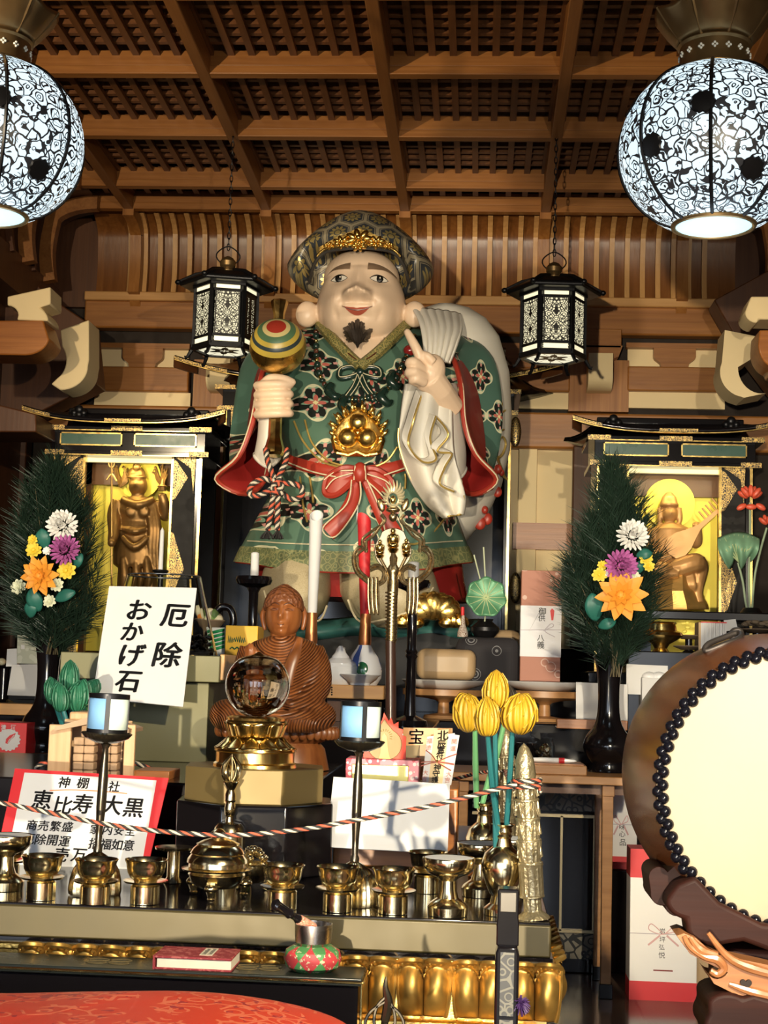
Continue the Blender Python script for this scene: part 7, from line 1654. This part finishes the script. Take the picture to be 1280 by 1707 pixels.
# red-white boxes on the floor
def noshi_box(label, px0, px1, y0, y1, d, txt, z0=0, dep=.12):
    a, b = at(px0, (y0+y1)/2, d), at(px1, (y0+y1)/2, d); zt_ = at((px0+px1)/2, y0, d).z; H = zt_-z0
    R = thing('bottle_carton', label, 'box', ((a.x+b.x)/2, d, z0), group='white and red bottle cartons')
    MB().box(a.x, b.x, d, d+dep, z0, zt_).build('carton', mat('white_card', (.80, .78, .76), .6, 0, .02) if 'white_card' not in bpy.data.materials else bpy.data.materials['white_card'], R, bevel=.002)
    for za, zb in ((z0+.0, z0+H*.125), (z0+H*.81, zt_+.0005)): MB().box(a.x-.0006, b.x+.0006, d-.0008, d+dep+.0006, za, zb).build('red_band', REDP, R)
    hang_text(txt, d-.001, INK, R, .0)
    zc_ = z0+H*.44; xm = (a.x+b.x)/2; e = MB(); w2 = (b.x-a.x)/2
    e.tube([(a.x, d-.001, zc_), (b.x, d-.001, zc_)], .0012, 5); e.build('printed_cord', bpy.data.materials['pale_grey_cord'], R)
    e = MB(); e.tube(catmull([(xm, d-.001, zc_), (xm-w2*.35, d-.001, zc_+.03), (xm-w2*.42, d-.001, zc_+.012), (xm, d-.001, zc_), (xm+w2*.35, d-.001, zc_+.03), (xm+w2*.42, d-.001, zc_+.012), (xm, d-.001, zc_)], 6), .0016, 5); e.tube([(xm-.01, d-.001, zc_-.004), (xm-w2*.45, d-.001, zc_-.035)], .003, 5); e.tube([(xm+.01, d-.001, zc_-.004), (xm+w2*.45, d-.001, zc_-.035)], .003, 5)
    e.build('printed_bow', mat('faded_pink_print', (.68, .42, .42), .6) if 'faded_pink_print' not in bpy.data.materials else bpy.data.materials['faded_pink_print'], R)
    return R, a, b, H
R, a, b, H = noshi_box('white carton with red top and bottom bands standing on the floor beside the drum stand', 1050, 1162, 1417, 1635, 4.83, [('岩', 1104, 1553, 10), ('坪', 1104, 1567, 10), ('弘', 1103, 1580, 10), ('悦', 1103, 1593, 11)])
e = MB(); c_ = at(1096, 1447, 4.828)
for i in range(20): aa = 2*pi*i/20; e.tube([c_+Vector((.012*cos(aa), 0, .012*sin(aa))), c_+Vector((.026*cos(aa), 0, .026*sin(aa)))], [.003, .0035], 5)
e.build('white_crest', PAPER, R)
e = MB(); a_ = at(1105, 1618, 4.829); e.box(a_.x-.03, a_.x+.03, 4.8285, 4.83, a_.z-.002, a_.z+.002); e.build('dark_print', mat('dark_red_print', (.2, .01, .01), .5), R)
noshi_box('white carton with red bands higher up behind the table leg, partly hidden by the drum', 1008, 1062, 1280, 1449, 5.25, [('味', 1037, 1379, 11), ('心', 1037, 1391, 11), ('品', 1038, 1405, 12)], at(1035, 1449, 5.25).z, .07)
a_, b_ = at(1006, 1500, 5.24), at(1068, 1500, 5.24); o = MB().box(a_.x, b_.x, 5.24, 5.32, 0, at(1035, 1450, 5.25).z).build('dark_box', LACQ, bevel=.004); tag(o, 'black box under the rear bottle carton', 'box')
gbox('cardboard_box', 'plain tan cardboard box on the floor behind the white carton', 'box', 1120, 1480, 1230, 1620, 5.1, .2, mat('cardboard', (.52, .36, .2), .8, 0, .05), z0=0)
# right hand shelves
xs, xe_ = at(1062, 1022, 5.95).x, 1.5
R = thing('black_rail_table', 'long black table before the right shrine', 'table', ((xs+xe_)/2, 5.9, 0)); zr = at(1200, 1020, 5.9).z
MB().box(xs, xe_, 5.9, 6.2, zr-.035, zr).build('tabletop', LACQ, R, bevel=.005)
for x in (xs+.03, xe_-.03):
    for y in (5.93, 6.17): MB().box(x-.02, x+.02, y-.02, y+.02, zc, zr-.035).build('leg', LACQ, R)
xm_ = at(1045, 1100, 5.45).x; zm = at(1150, 1088, 5.5).z
R = MB().box(xm_, 1.5, 5.42, 5.88, zc if 0 else 0.0, zm).build('shelf_unit', LACQ, bevel=.004); tag(R, 'black shelf unit behind the drum holding papers and brass bowl', 'shelf')
k = sz(1, 5.5)
R = thing('paper_stack', 'upright bundle of white papers in a cardboard sleeve above the drum ring', 'paper', at(1186, 1086, 5.5)); R.location.z = zm
a_, b_ = at(1168, 1060, 5.5), at(1211, 1060, 5.5); zt_ = at(1190, 1038, 5.5).z
MB().box(a_.x-.008, a_.x, 5.5, 5.6, zm, zt_).build('cardboard_sleeve', bpy.data.materials['cardboard'], R)
random.seed(1)
for i in range(14): x = a_.x+(b_.x-a_.x)*i/14; MB().box(x, x+(b_.x-a_.x)/14-.0008, 5.5+.003*random.random(), 5.6, zm, zt_-.002*random.random()).build('paper_sheet', PAPER, R)
MB().box(a_.x, b_.x, 5.498, 5.6, zt_-.001, zt_+.003).build('red_edge', REDP, R)
R = thing('brass_bowl', 'wide brass bowl with ring rim right of the right vase', 'bowl', at(1101, 1096, 5.44)); R.location.z = at(1101, 1112, 5.44).z
q = R.location; MB().lathe([(0, 0), (14*k, 0), (10*k, 5*k), (14*k, 12*k), (28*k, 20*k), (36*k, 26*k), (34*k, 31*k), (26*k, 34*k), (24*k, 44*k), (26*k, 46*k), (24*k, 48*k), (20*k, 44*k), (0, 40*k)], 40).build('bowl', GOLD, R, local=True)
R.location.z = zm
for px, py, r, lab in ((1148, 1060, 24, 'brown plate stacked above another beside the paper bundle'), (1148, 1078, 26, 'brown plate lower beside the paper bundle'), (1262, 1050, 30, 'grey plate with dark food at the right edge above the drum')):
    q = at(px, py, 5.56); o = MB().lathe([(0, -.012), (r*k*.5, -.012), (r*k, 0), (r*k*.97, .003), (r*k*.5, -.006), (0, -.006)], 32).build('plate', mat('brown_glaze', (.18, .13, .09), .4) if 'brown_glaze' not in bpy.data.materials else bpy.data.materials['brown_glaze'], local=True); o.location = q; tag(o, lab, 'plate', 'brown plates')
    st = MB().lathe([(0, 0), (r*k*.5, 0), (r*k*.25, .01), (r*k*.25, q.z-zm-.012), (0, q.z-zm-.012)], 16).build('plate_foot', LACQ, o, local=True); st.location = (0, 0, zm-q.z)
q = at(1262, 1046, 5.56)
e = MB(); random.seed(3)
for i in range(16): e.ell(q+Vector((random.uniform(-.04, .05), random.uniform(-.03, .03), .008+random.random()*.012)), .016, .012, .008, 8, 6)
o = e.build('dried_food', mat('dark_dried_food', (.16, .12, .08), .7, 0, .3)); o['kind'] = 'stuff'; tag(o, 'dark dried food on the grey plate at the right edge', 'food')
q = at(1131, 1056, 5.5); R = thing('yellow_blossoms', 'tiny yellow blossoms beside the brown plates', 'flowers', q)
for i in range(9): MB().ell(q+Vector((random.uniform(-.02, .04), 0, random.uniform(.0, .04))), .008, .006, .006, 8, 6).build('blossom', mat('small_yellow', (.85, .7, .12), .5) if 'small_yellow' not in bpy.data.materials else bpy.data.materials['small_yellow'], R)
e = Sheet('folded_paper', 'folded white paper behind the paper bundle', 'paper', [(1206, 1034), (1226, 1032), (1230, 1050), (1210, 1052)], (5.62,)*4, PAPER)
Sheet('white_card', 'white card hanging left of the right vase below the plates', 'card', [(960, 1137), (1000, 1139), (1000, 1203), (960, 1201)], (5.36,)*4, PAPER)
Sheet('white_card', 'white card hanging right of the right vase neck', 'card', [(1004, 1139), (1046, 1141), (1046, 1205), (1004, 1203)], (5.36,)*4, PAPER)
R = gbox('white_carton', 'open white carton of round white buns behind the drum top', 'box', 1070, 1130, 1112, 1192, 5.36, .055, PAPER, bevel=.001); 
for px in (1082, 1098): o = MB().ell(at(px, 1128, 5.388), .026, .026, .018, 16, 10).build('bun', PORC); tag(o, 'round white bun at the %s of the open carton behind the drum' % ('left', 'right')[px > 1090], 'bun', 'white buns')
gbox('white_carton', 'plain white carton behind the open carton of buns', 'box', 1046, 1108, 1112, 1156, 5.34+.14, .06, PAPER, z0=at(1080, 1156, 5.48).z) if 0 else None
Sheet('white_card', 'large white card standing behind the open carton of buns', 'card', [(1044, 1107), (1113, 1110), (1113, 1160), (1044, 1157)], (5.40, 5.40, 5.40, 5.40), PAPER)
gbox('wooden_ledge', 'thin wooden ledge below the white cards at the right', 'ledge', 928, 1200, 1046, 1216, 5.275, .055, WOODR)
# left hand small things
gbox('wooden_ledge', 'lit wooden ledge at the left edge behind the left vase', 'ledge', -30, 1173, 76, 1192, 5.21, .1, WOODL)
gbox('ledge_block', 'dark block carrying the left wooden ledge', 'block', -30, 1192, 70, 1250, 5.22, .1, LACQ, z0=0)
Sheet('white_card', 'blank cream card leaning behind the left vase', 'card', [(20, 1108), (74, 1107), (74, 1160), (12, 1158)], (5.4, 5.4, 5.3, 5.3), PAPER)
gc = Mt('grey_spotted_card'); v = gc.co(); f = gc.vor(v, 42); GCM = gc.out(gc.mix(f.lt(.42), (.40, .42, .34), (.50, .52, .44)), .6)
q = Sheet('spotted_card', 'grey card with pale dots standing behind the left vase', 'card', [(29, 1055), (72, 1060), (72, 1107), (28, 1106)], (5.45,)*4, GCM)
q.quad([(35, 1075), (41, 1075), (41, 1082), (35, 1082)], PAPER, 'white_dot')
Sheet('white_card', 'narrow white card left of the grey spotted card', 'card', [(12, 1082), (28, 1081), (28, 1111), (10, 1111)], (5.46,)*4, PAPER)
R = gbox('red_carton', 'red carton with white round bird crest and lettering at the left edge', 'box', -40, 1204, 44, 1250, 4.95, .14, REDP, z0=zt, bevel=.002)
hang_text([('清', 6, 1213, 9), ('酒', 22, 1213, 9)], 4.948, PAPER, R, .02)
e = MB(); cc = at(14, 1233, 4.947); rr = sz(19, 4.95); o_ = []
for i in range(72): a_ = 2*pi*i/72; ra = rr*(1+.10*(1 if i % 4 < 2 else 0)*(1 if sin(a_) < .9 else 0)); o_.append((cc.x+ra*cos(a_), cc.z+ra*.92*sin(a_)))
e.prism(o_, 4.946, 4.949); cr_ = e.build('white_crest', PAPER, R, smooth=0)
pts = [(9, 1239), (10, 1232), (16, 1226), (26, 1222), (24, 1228), (17, 1234), (13, 1240)]
MB().prism([(at(x, y, 4.945).x, at(x, y, 4.945).z) for x, y in pts], 4.9445, 4.9462).build('red_bird_shape', REDP, cr_, smooth=0)
MB().tube(catmull([at(13, 1239, 4.944), at(16, 1233, 4.944), at(19, 1231, 4.944), at(24, 1225, 4.944)], 4), .0016, 5).build('white_bird_line', PAPER, cr_)
gbox('blue_grey_carton', 'grey blue carton under the left table edge', 'box', -20, 1280, 38, 1330, 5.0, .1, mat('grey_blue_card', (.35, .38, .48), .6), z0=0)
R = thing('food_stand', 'small black stand of white and orange food behind the left vase', 'stand', at(10, 1110, 5.6)); R.location.z = zc
q = at(8, 1110, 5.6); MB().lathe([(0, 0), (.06, 0), (.02, .02), (.02, q.z-zc-.01), (.07, q.z-zc), (0, q.z-zc)], 24, c=(q.x, 5.6, zc)).build('stand_body', LACQ, R)
for i in range(6): MB().ell(q+Vector((random.uniform(-.05, .04), 0, .015)), .018, .018, .014, 10, 8).build('food_piece', bpy.data.materials[('cream_food', 'orange_food')[i % 2]], R)
# ------------------------------------------------------------------ black vases with pine and flowers
NEED = Mt('pine_needles'); NEEDM = NEED.out(NEED.mix(NEED.noise(NEED.co(), 14, 2), (.004, .015, .010), (.026, .055, .034)), .5)
def black_vase(label, px, py, d, hpx, lean):
    q = at(px, py, d); q.z = zt; k = at(px+lean, py-hpx, d).z-zt; k /= 185.; R = thing('flower_vase', label, 'vase', q, group='tall black flower vases')
    pr = [(0, 0), (30, 0), (31, 3), (29, 16), (34, 24), (40, 36), (40, 46), (35, 58), (26, 70), (20, 84), (17.5, 105), (17.5, 130), (19, 155), (23, 178), (26, 185), (24, 185), (17, 155), (0, 150)]
    pr = [(p.x, p.y) for p in catmull([(a, b, 0) for a, b in pr], 3)]
    MB().lathe([(max(0, r)*k, z*k) for r, z in pr], 48).build('vase_body', LACQ, R, local=True, smooth=60); return R, k
VL, kL = black_vase('tall black vase on the left table, pine and flowers in it', 73, 1252, 5.12, 183, 14)
VR, kR = black_vase('tall black vase on the right table, pine and flowers in it', 1013, 1282, 5.05, 186, 6)
def blossom(R, c, r, m, kind, face=(0, -1, .1)):
    f = Vector(face).normalized(); M = Matrix.Translation(c) @ f.to_track_quat('Z', 'Y').to_matrix().to_4x4(); e = MB()
    rows = {'mum': [(5, 8, .52, 0, .36), (9, 24, .55, 0, .34), (13, 42, .58, 0, .33), (16, 60, .6, 0, .32), (18, 78, .6, 0, .32), (18, 96, .56, 0, .32)], 'dahlia': [(7, 15, .42, 10, .36), (9, 38, .62, 6, .44), (10, 60, .8, 3, .5), (10, 78, .98, 0, .56)], 'small': [(6, 25, .4, 4, .5), (9, 55, .7, 2, .6), (9, 80, .85, 0, .6)]}[kind]
    for n, el, ln, _, wd in rows:
        for k in range(n):
            a = 2*pi*k/n+el; t = radians(el+random.uniform(-6, 6)); L = ln*r*random.uniform(.9, 1.08); w_ = L*wd
            d_ = Vector((sin(t)*cos(a), sin(t)*sin(a), cos(t))); s_ = Vector((-sin(a), cos(a), 0)); u = s_.cross(d_)*-1
            b0 = d_*(r*.08 if kind != 'mum' else r*.42)+Vector((0, 0, -r*.1)); cup = .22 if kind == 'mum' else .12
            P_ = []
            for i, (tt, ww) in enumerate(((0, .35), (.35, .9), (.7, 1), (.92, .6), (1, .12)) if kind != 'dahlia' else ((0, .35), (.35, .95), (.62, .85), (.86, .4), (1, .03))):
                ctr = b0+d_*(L*tt)+u*(L*(.30 if kind == 'mum' else -.12)*tt*tt)
                P_.append([ctr-s_*(w_*ww*.5)+u*(w_*cup*ww), ctr-u*.0, ctr+s_*(w_*ww*.5)+u*(w_*cup*ww)])
            e.loft([[p for p in row] for row in P_], closed=False, caps=False, M=M)
    e.ell(M @ Vector((0, 0, r*.08)), r*.22, n=12, m=8)
    return e.build('blossom', m, R, smooth=60, recalc=False)
FM = {'white': mat('white_petals', (.84, .83, .80), .6, 0, .04), 'purple': mat('purple_petals', (.46, .12, .36), .6, 0, .2, 20), 'yellow': mat('yellow_petals', (.78, .58, .05), .6, 0, .1), 'orange': mat('orange_petals', (.85, .32, .03), .6, 0, .2, 14), 'pale': mat('pale_petals', (.70, .72, .52), .6, 0, .1)}
FLEAF = mat('teal_fabric_leaf', (.02, .14, .11), .5, 0, .25, 10)
def bouquet(label, base, d, outline, flowers, leaves, seed, stems):
    random.seed(seed); R = thing('pine_bouquet', label, 'bouquet', base, group='pine and flower bouquets'); k = sz(1, d)
    n = MB(); vs = n.v; fs = n.f
    rows = outline
    def width(py):
        for a, b in zip(rows, rows[1:]):
            if a[0] <= py <= b[0]: t = (py-a[0])/(b[0]-a[0]); return a[1]+(b[1]-a[1])*t, a[2]+(b[2]-a[2])*t
        return rows[-1][1:]
    y0, y1 = rows[0][0], rows[-1][0]; B0 = at(stems[0], stems[1], d); st = MB()
    for t in range(210):
        u = random.random(); py = y0+(y1-y0)*(u**.9); xl, xr_ = width(py); px = xl+(xr_-xl)*random.random(); hw = max(14, (xr_-xl)/2); dd = random.uniform(-.8, .75)*hw*k*.8*(1 if random.random() < .7 else .4)
        T_ = at(px, py, d+dd); ax = (T_-B0); ax = Vector((ax.x*.9, ax.y*.9, max(.02, ax.z)*.75+.10)).normalized()
        if random.random() < .25: st.tube([B0.lerp(T_, .25), T_], [.0016, .001], 4)
        for i in range(42):
            s = random.uniform(-.11, .0); p0 = T_+ax*s; a = random.random()*6.283; sp = random.uniform(.35, 1.25)
            o1 = ax.orthogonal().normalized(); o2 = ax.cross(o1); dr = (ax+(o1*cos(a)+o2*sin(a))*sp).normalized(); L = random.uniform(.06, .105); w_ = .0013
            q1 = p0+dr*L*.55+Vector((0, 0, -.001)); q2 = p0+dr*L+Vector((0, 0, -.006*random.random())); z_ = dr.orthogonal().normalized(); z2 = dr.cross(z_)
            b = len(vs); 
            for P_, ww in ((p0, w_), (q1, w_*.9)):
                for j in range(3): vs.append(P_+(z_*cos(2.094*j)+z2*sin(2.094*j))*ww)
            vs.append(q2)
            for j in range(3):
                j2 = (j+1) % 3; fs.append([b+j, b+j2, b+3+j2, b+3+j]); fs.append([b+3+j, b+3+j2, b+6]); n.mi += [0, 0]
    o = n.build('pine_needles', NEEDM, R, smooth=0, recalc=False); o['kind'] = 'stuff'
    for i in range(9): a = B0+Vector((random.uniform(-.02, .02), random.uniform(-.02, .02), -.06)); st.tube([a, B0+Vector((random.uniform(-.03, .03), random.uniform(-.03, .0), .10))], .0022, 5)
    st.build('twigs', mat('twig_brown', (.10, .08, .04), .7) if 'twig_brown' not in bpy.data.materials else bpy.data.materials['twig_brown'], R)
    for px, py, r, col, kind, off in flowers: blossom(R, at(px, py, d-off), r*k, FM[col], kind, (random.uniform(-.2, .2), -1, random.uniform(.0, .3)))
    for px, py, L, w_, ang, off in leaves:
        c_ = at(px, py, d-off); a = radians(ang); dx = Vector((cos(a), -.25, sin(a))).normalized(); dn = Vector((0, -1, .1)); s_ = dx.cross(dn).normalized()
        f = lambda u, v: c_+dx*(L*k*(u-.5))+s_*(w_*k*(v-.5)*sin(pi*min(1, u*.94+.03))**.7)+dn*(.012*sin(pi*u)-.01*abs(v-.5))
        MB().grid(f, 10, 6).build('leaf', FLEAF, R, thick=.0015, smooth=60)
    return R
bouquet('pine bouquet with white, purple, yellow and orange flowers in the left black vase', at(90, 1085, 5.08), 5.08,
        [(768, 84, 96), (800, 50, 128), (840, 36, 150), (890, 20, 165), (940, 16, 172), (990, 2, 170), (1030, 20, 158), (1050, 50, 130)],
        [(104, 876, 27, 'white', 'mum', .17), (108, 917, 26, 'purple', 'mum', .19), (56, 917, 15, 'yellow', 'small', .18), (54, 900, 10, 'yellow', 'small', .17), (110, 951, 17, 'yellow', 'small', .18), (66, 960, 32, 'orange', 'dahlia', .2), (94, 975, 13, 'pale', 'small', .17), (78, 918, 8, 'white', 'small', .17), (30, 978, 14, 'pale', 'small', .1), (82, 1002, 12, 'pale', 'small', .15)],
        [(72, 898, 34, 26, 100, .15), (130, 935, 28, 18, 60, .15), (108, 993, 40, 20, 20, .15), (58, 1000, 40, 26, 110, .14), (52, 1015, 30, 22, 80, .13)], 11, (90, 1062))
bouquet('pine bouquet with white, purple and orange flowers in the right black vase', at(1022, 1112, 5.0), 5.0,
        [(772, 1012, 1034), (800, 1000, 1048), (840, 985, 1066), (880, 962, 1082), (930, 948, 1098), (980, 932, 1096), (1030, 945, 1092), (1070, 985, 1062)],
        [(1054, 893, 27, 'white', 'mum', .17), (1035, 943, 27, 'purple', 'mum', .19), (999, 958, 13, 'yellow', 'small', .17), (1004, 942, 9, 'yellow', 'small', .16), (1077, 930, 13, 'yellow', 'small', .17), (1082, 944, 10, 'yellow', 'small', .17), (1035, 993, 41, 'orange', 'dahlia', .21), (1059, 962, 10, 'pale', 'small', .18), (1014, 955, 8, 'white', 'small', .17)],
        [(1074, 924, 26, 18, 10, .17), (990, 1012, 46, 30, 100, .13), (1012, 1040, 30, 18, 20, .13), (1066, 945, 22, 16, 80, .14)], 23, (1024, 1098))
# metal lotus plant before the right shrine
d = 5.95; q = at(1252, 1022, d); R = thing('metal_lotus', 'painted metal lotus plant with red flowers and wavy green leaf, right edge', 'lotus', q); k = sz(1, d); q.z = zr if 0 else R.location.z
MB().lathe([(0, -.02), (.04, -.02), (.045, .0), (.03, .02), (0, .02)], 24, c=q).build('pot', BLACKM, R)
for a in ([(1250, 838), (1250, 900), (1248, 960), (1250, 1020)], [(1278, 880), (1268, 915), (1258, 960), (1253, 1020)], [(1230, 938), (1238, 970), (1242, 1000), (1246, 1020)]): MB().tube(catmull([at(x, y, d) for x, y in a], 5), .0045, 8).build('stem', mat('grey_green_stem', (.25, .33, .22), .5) if 'grey_green_stem' not in bpy.data.materials else bpy.data.materials['grey_green_stem'], R)
def wavy(u, v):
    x = 1196+70*u; y = 905+34*v+6*sin(u*pi*4)*v-10*sin(pi*u)*(1-v)-(8*(1-v)); return at(x+(u-.5)*-30*v*v*v, y+4*sin(u*12)*v, d-.05*sin(pi*v)-.01*sin(u*25)*v)
m = MB(); m.grid(wavy, 40, 12); o = m.build('leaf', mat('pale_verdigris_leaf', (.17, .33, .21), .5, .1, .2, 14), R, thick=.003, smooth=180); e = MB()
for i in range(9): e.tube([wavy(i/8*.9+.05, 1-(v*.9))+Vector((0, -.004, 0)) for v in (.0, .35, .7, 1)] if 0 else [wavy(.5, .98)+Vector((0, -.004, 0)), wavy(.5+(i/8-.5)*.6, .5)+Vector((0, -.004, 0)), wavy(i/8*.9+.05, .08)+Vector((0, -.004, 0))], [.003, .002, .001], 5)
e.build('leaf_veins', VEIN, o)
RPET = mat('coral_red_petal', (.62, .09, .045), .45, 0, .15)
for cx, cy, rr, nn in ((1250, 826, 16, 7), (1280, 872, 14, 4)):
    c_ = at(cx, cy, d)
    for j in range(nn):
        a = pi*(j+.5)/nn if nn > 4 else pi*(j+.5)/nn; MB().ell(c_+Vector((cos(a)*rr*k*.75, -.02*(j % 2), (sin(a)*.5-.05)*rr*k)), rr*k*.3, .012, rr*k*.62, 10, 8, M=Euler((0, (pi/2-a)*.75, 0)).to_matrix().to_4x4()).build('petal', RPET, R)
    MB().ell(c_+Vector((0, -.01, .3*rr*k)), rr*k*.34, .02, rr*k*.5, 12, 8).build('petal', RPET, R)
for j in range(3): MB().ell(at(1236+j*16, 845, d-.02), 9*k, .01, 5*k, 10, 8, M=Euler((0, (1-j)*-.5, 0)).to_matrix().to_4x4()).build('petal', RPET, R)
# ------------------------------------------------------------------ drum on its carved stand
dd = 2.2; ce_ = at(1333, 1316, dd); s2 = sz(1, dd); Rf = 232*s2; Rm = .228
DW = wood('polished_drum_wood', (.085, .026, .009), (.15, .048, .016), 1, 1.2, .25)
R = thing('drum', 'large barrel drum with pale skin and black studs at the right edge', 'drum', (ce_.x, dd, ce_.z))
MD = Matrix.Translation(ce_) @ Matrix.Rotation(-pi/2, 4, 'X')
L = .44; bl = [(Rf*.99, .004)]+[(Rf+(Rm-Rf)*sin(pi*t), L*t) for t in [i/16 for i in range(17)]]+[(Rf*.99, L)]
MB().lathe(bl, 80, M=MD, caps=False).build('drum_shell', DW, R, smooth=60)
SK = Mt('drum_skin'); n_ = SK.noise(SK.co(), 5, 5); SKM = SK.out(SK.mix(n_, (.35, .275, .185), (.42, .34, .235)), .6)
MB().lathe([(0, -.012), (Rf*.90, -.010), (Rf*.97, -.004), (Rf*1.005, .012), (Rf*1.005, .03), (Rf*.9, .03)], 80, M=MD).build('drum_skin', SKM, R, smooth=60)
nst = 76
st = MB().lathe([(0, -.0075), (.004, -.007), (.0075, -.003), (.0085, 0), (0, .001)], 14)
sp = st.build('stud', mat('black_studs', (.006, .006, .01), .18, .3, 0), R, local=True, smooth=60)
for row in range(2):
    for i in range(66):
        a = 2*pi*(i+.5*row)/66
        if not (radians(80) < a < radians(290)): continue
        o = sp.copy(); SC.collection.objects.link(o); rr = Rf*(.985 if row else .95); o.location = MD @ Vector((rr*cos(a), rr*sin(a), -.004 if row else -.009))-R.location; o.rotation_euler = (-pi/2, 0, 0); o.scale = (.98, .98, .98)
bpy.data.objects.remove(sp)
e = MB(); rc_ = at(1188, 1082, 2.40); e.tube(catmull([at(1177, 1085, 2.34), at(1180, 1074, 2.35), at(1208, 1062, 2.37), at(1230, 1055, 2.38), at(1233, 1063, 2.36), at(1208, 1074, 2.34)], 6, True), .0046, 10, True)
e.tube(catmull([at(1222, 1066, 2.42), at(1222, 1054, 2.42), at(1232, 1052, 2.42), at(1236, 1064, 2.42)], 5), .006, 8); e.build('iron_ring', mat('iron', (.07, .06, .055), .5, .8, .2), R, smooth=180)
# carved cloud stand
CW = wood('shaded_carved_wood', (.016, .005, .004), (.03, .009, .006), 0, 1.6, .55, **{'Specular IOR Level': .15})  # shade on the stand's clouds is put into this near-black wood colour
CL = wood('lit_carved_wood', (.24, .09, .032), (.38, .165, .065), 0, 1.6, .3)  # same stand wood, with the light on the arm put into its colour
R = thing('drum_stand', 'dark carved cloud-scroll stand cradling the drum', 'stand', (ce_.x, 2.2, 0))
def cloud(lobes, base): 
    out = []
    for cx, cy, r, a0, a1 in lobes: out += arc(cx, cy, r, r, a0, a1, 8)
    return out+base
def cut(nm, pts, d, t, m, b=.008): e = MB(); e.prism([(at(x, y, d).x, at(x, y, d).z) for x, y in pts], d, d+t); return e.build(nm, m, R, smooth=40, bevel=b, seg=3)
cut('carved_cloud', cloud([(1098, 1462, 17, 330, 180), (1104, 1490, 20, 190, 70)], [])+arc(1130, 1508, 22, 20, 200, 90, 6)+[(1150, 1530), (1230, 1540), (1420, 1600), (1420, 1520), (1280, 1500), (1180, 1450), (1128, 1440)], 2.23, .10, CW)
cut('carved_cloud', [(1128, 1475)]+arc(1150, 1500, 40, 34, 180, 100, 6)+arc(1190, 1548, 45, 30, 170, 60, 6)+[(1240, 1570), (1430, 1640), (1430, 1560), (1270, 1540), (1200, 1505), (1160, 1462)], 2.17, .06, CW)
cut('scroll_arm', [(1128, 1560), (1140, 1556), (1160, 1564), (1178, 1580), (1200, 1592), (1430, 1640), (1430, 1720), (1280, 1680), (1230, 1660), (1190, 1640)]+arc(1196, 1610, 20, 22, 150, 30, 6)+[(1180, 1606), (1150, 1590)], 2.15, .08, CL)
e = MB()
for pts in ([(1140, 1560), (1150, 1578), (1174, 1594), (1196, 1600), (1206, 1614), (1196, 1624), (1184, 1618)], [(1150, 1562), (1168, 1584), (1196, 1592)], [(1180, 1555), (1220, 1600), (1290, 1625), (1350, 1640)], [(1215, 1640), (1260, 1655), (1320, 1668)]):
    e.tube(catmull([at(x, y, 2.148) for x, y in pts], 6), [.003, .007, .004], 8)
e.build('carved_ridges', CL, R)
e = MB(); c_ = at(1243, 1640, 2.148); e.prism([(c_.x+.008*(16*sin(t)**3)/16, c_.z+.008*(13*cos(t)-5*cos(2*t)-2*cos(3*t)-cos(4*t))/16) for t in [2*pi*i/28 for i in range(28)]], 2.145, 2.152); e.build('heart_cutout', VOID, R)
cut('carved_cloud', [(1290, 1668), (1256, 1658)]+arc(1212, 1678, 34, 22, 320, 200, 6)+arc(1196, 1712, 22, 26, 230, 120, 6)+[(1180, 1760), (1430, 1800), (1430, 1700)], 2.14, .12, CW)
for sx in (1230, 1420): a_ = at(sx, 1700, 2.25); MB().box(a_.x-.03, a_.x+.05, 2.2, 2.34, 0, .62).build('post', CW, R, bevel=.006)
for sx in (1232, 1424): a_ = at(sx, 1700, 2.52); MB().box(a_.x-.03, a_.x+.05, 2.48, 2.58, 0, .62).build('post', CW, R, bevel=.006)
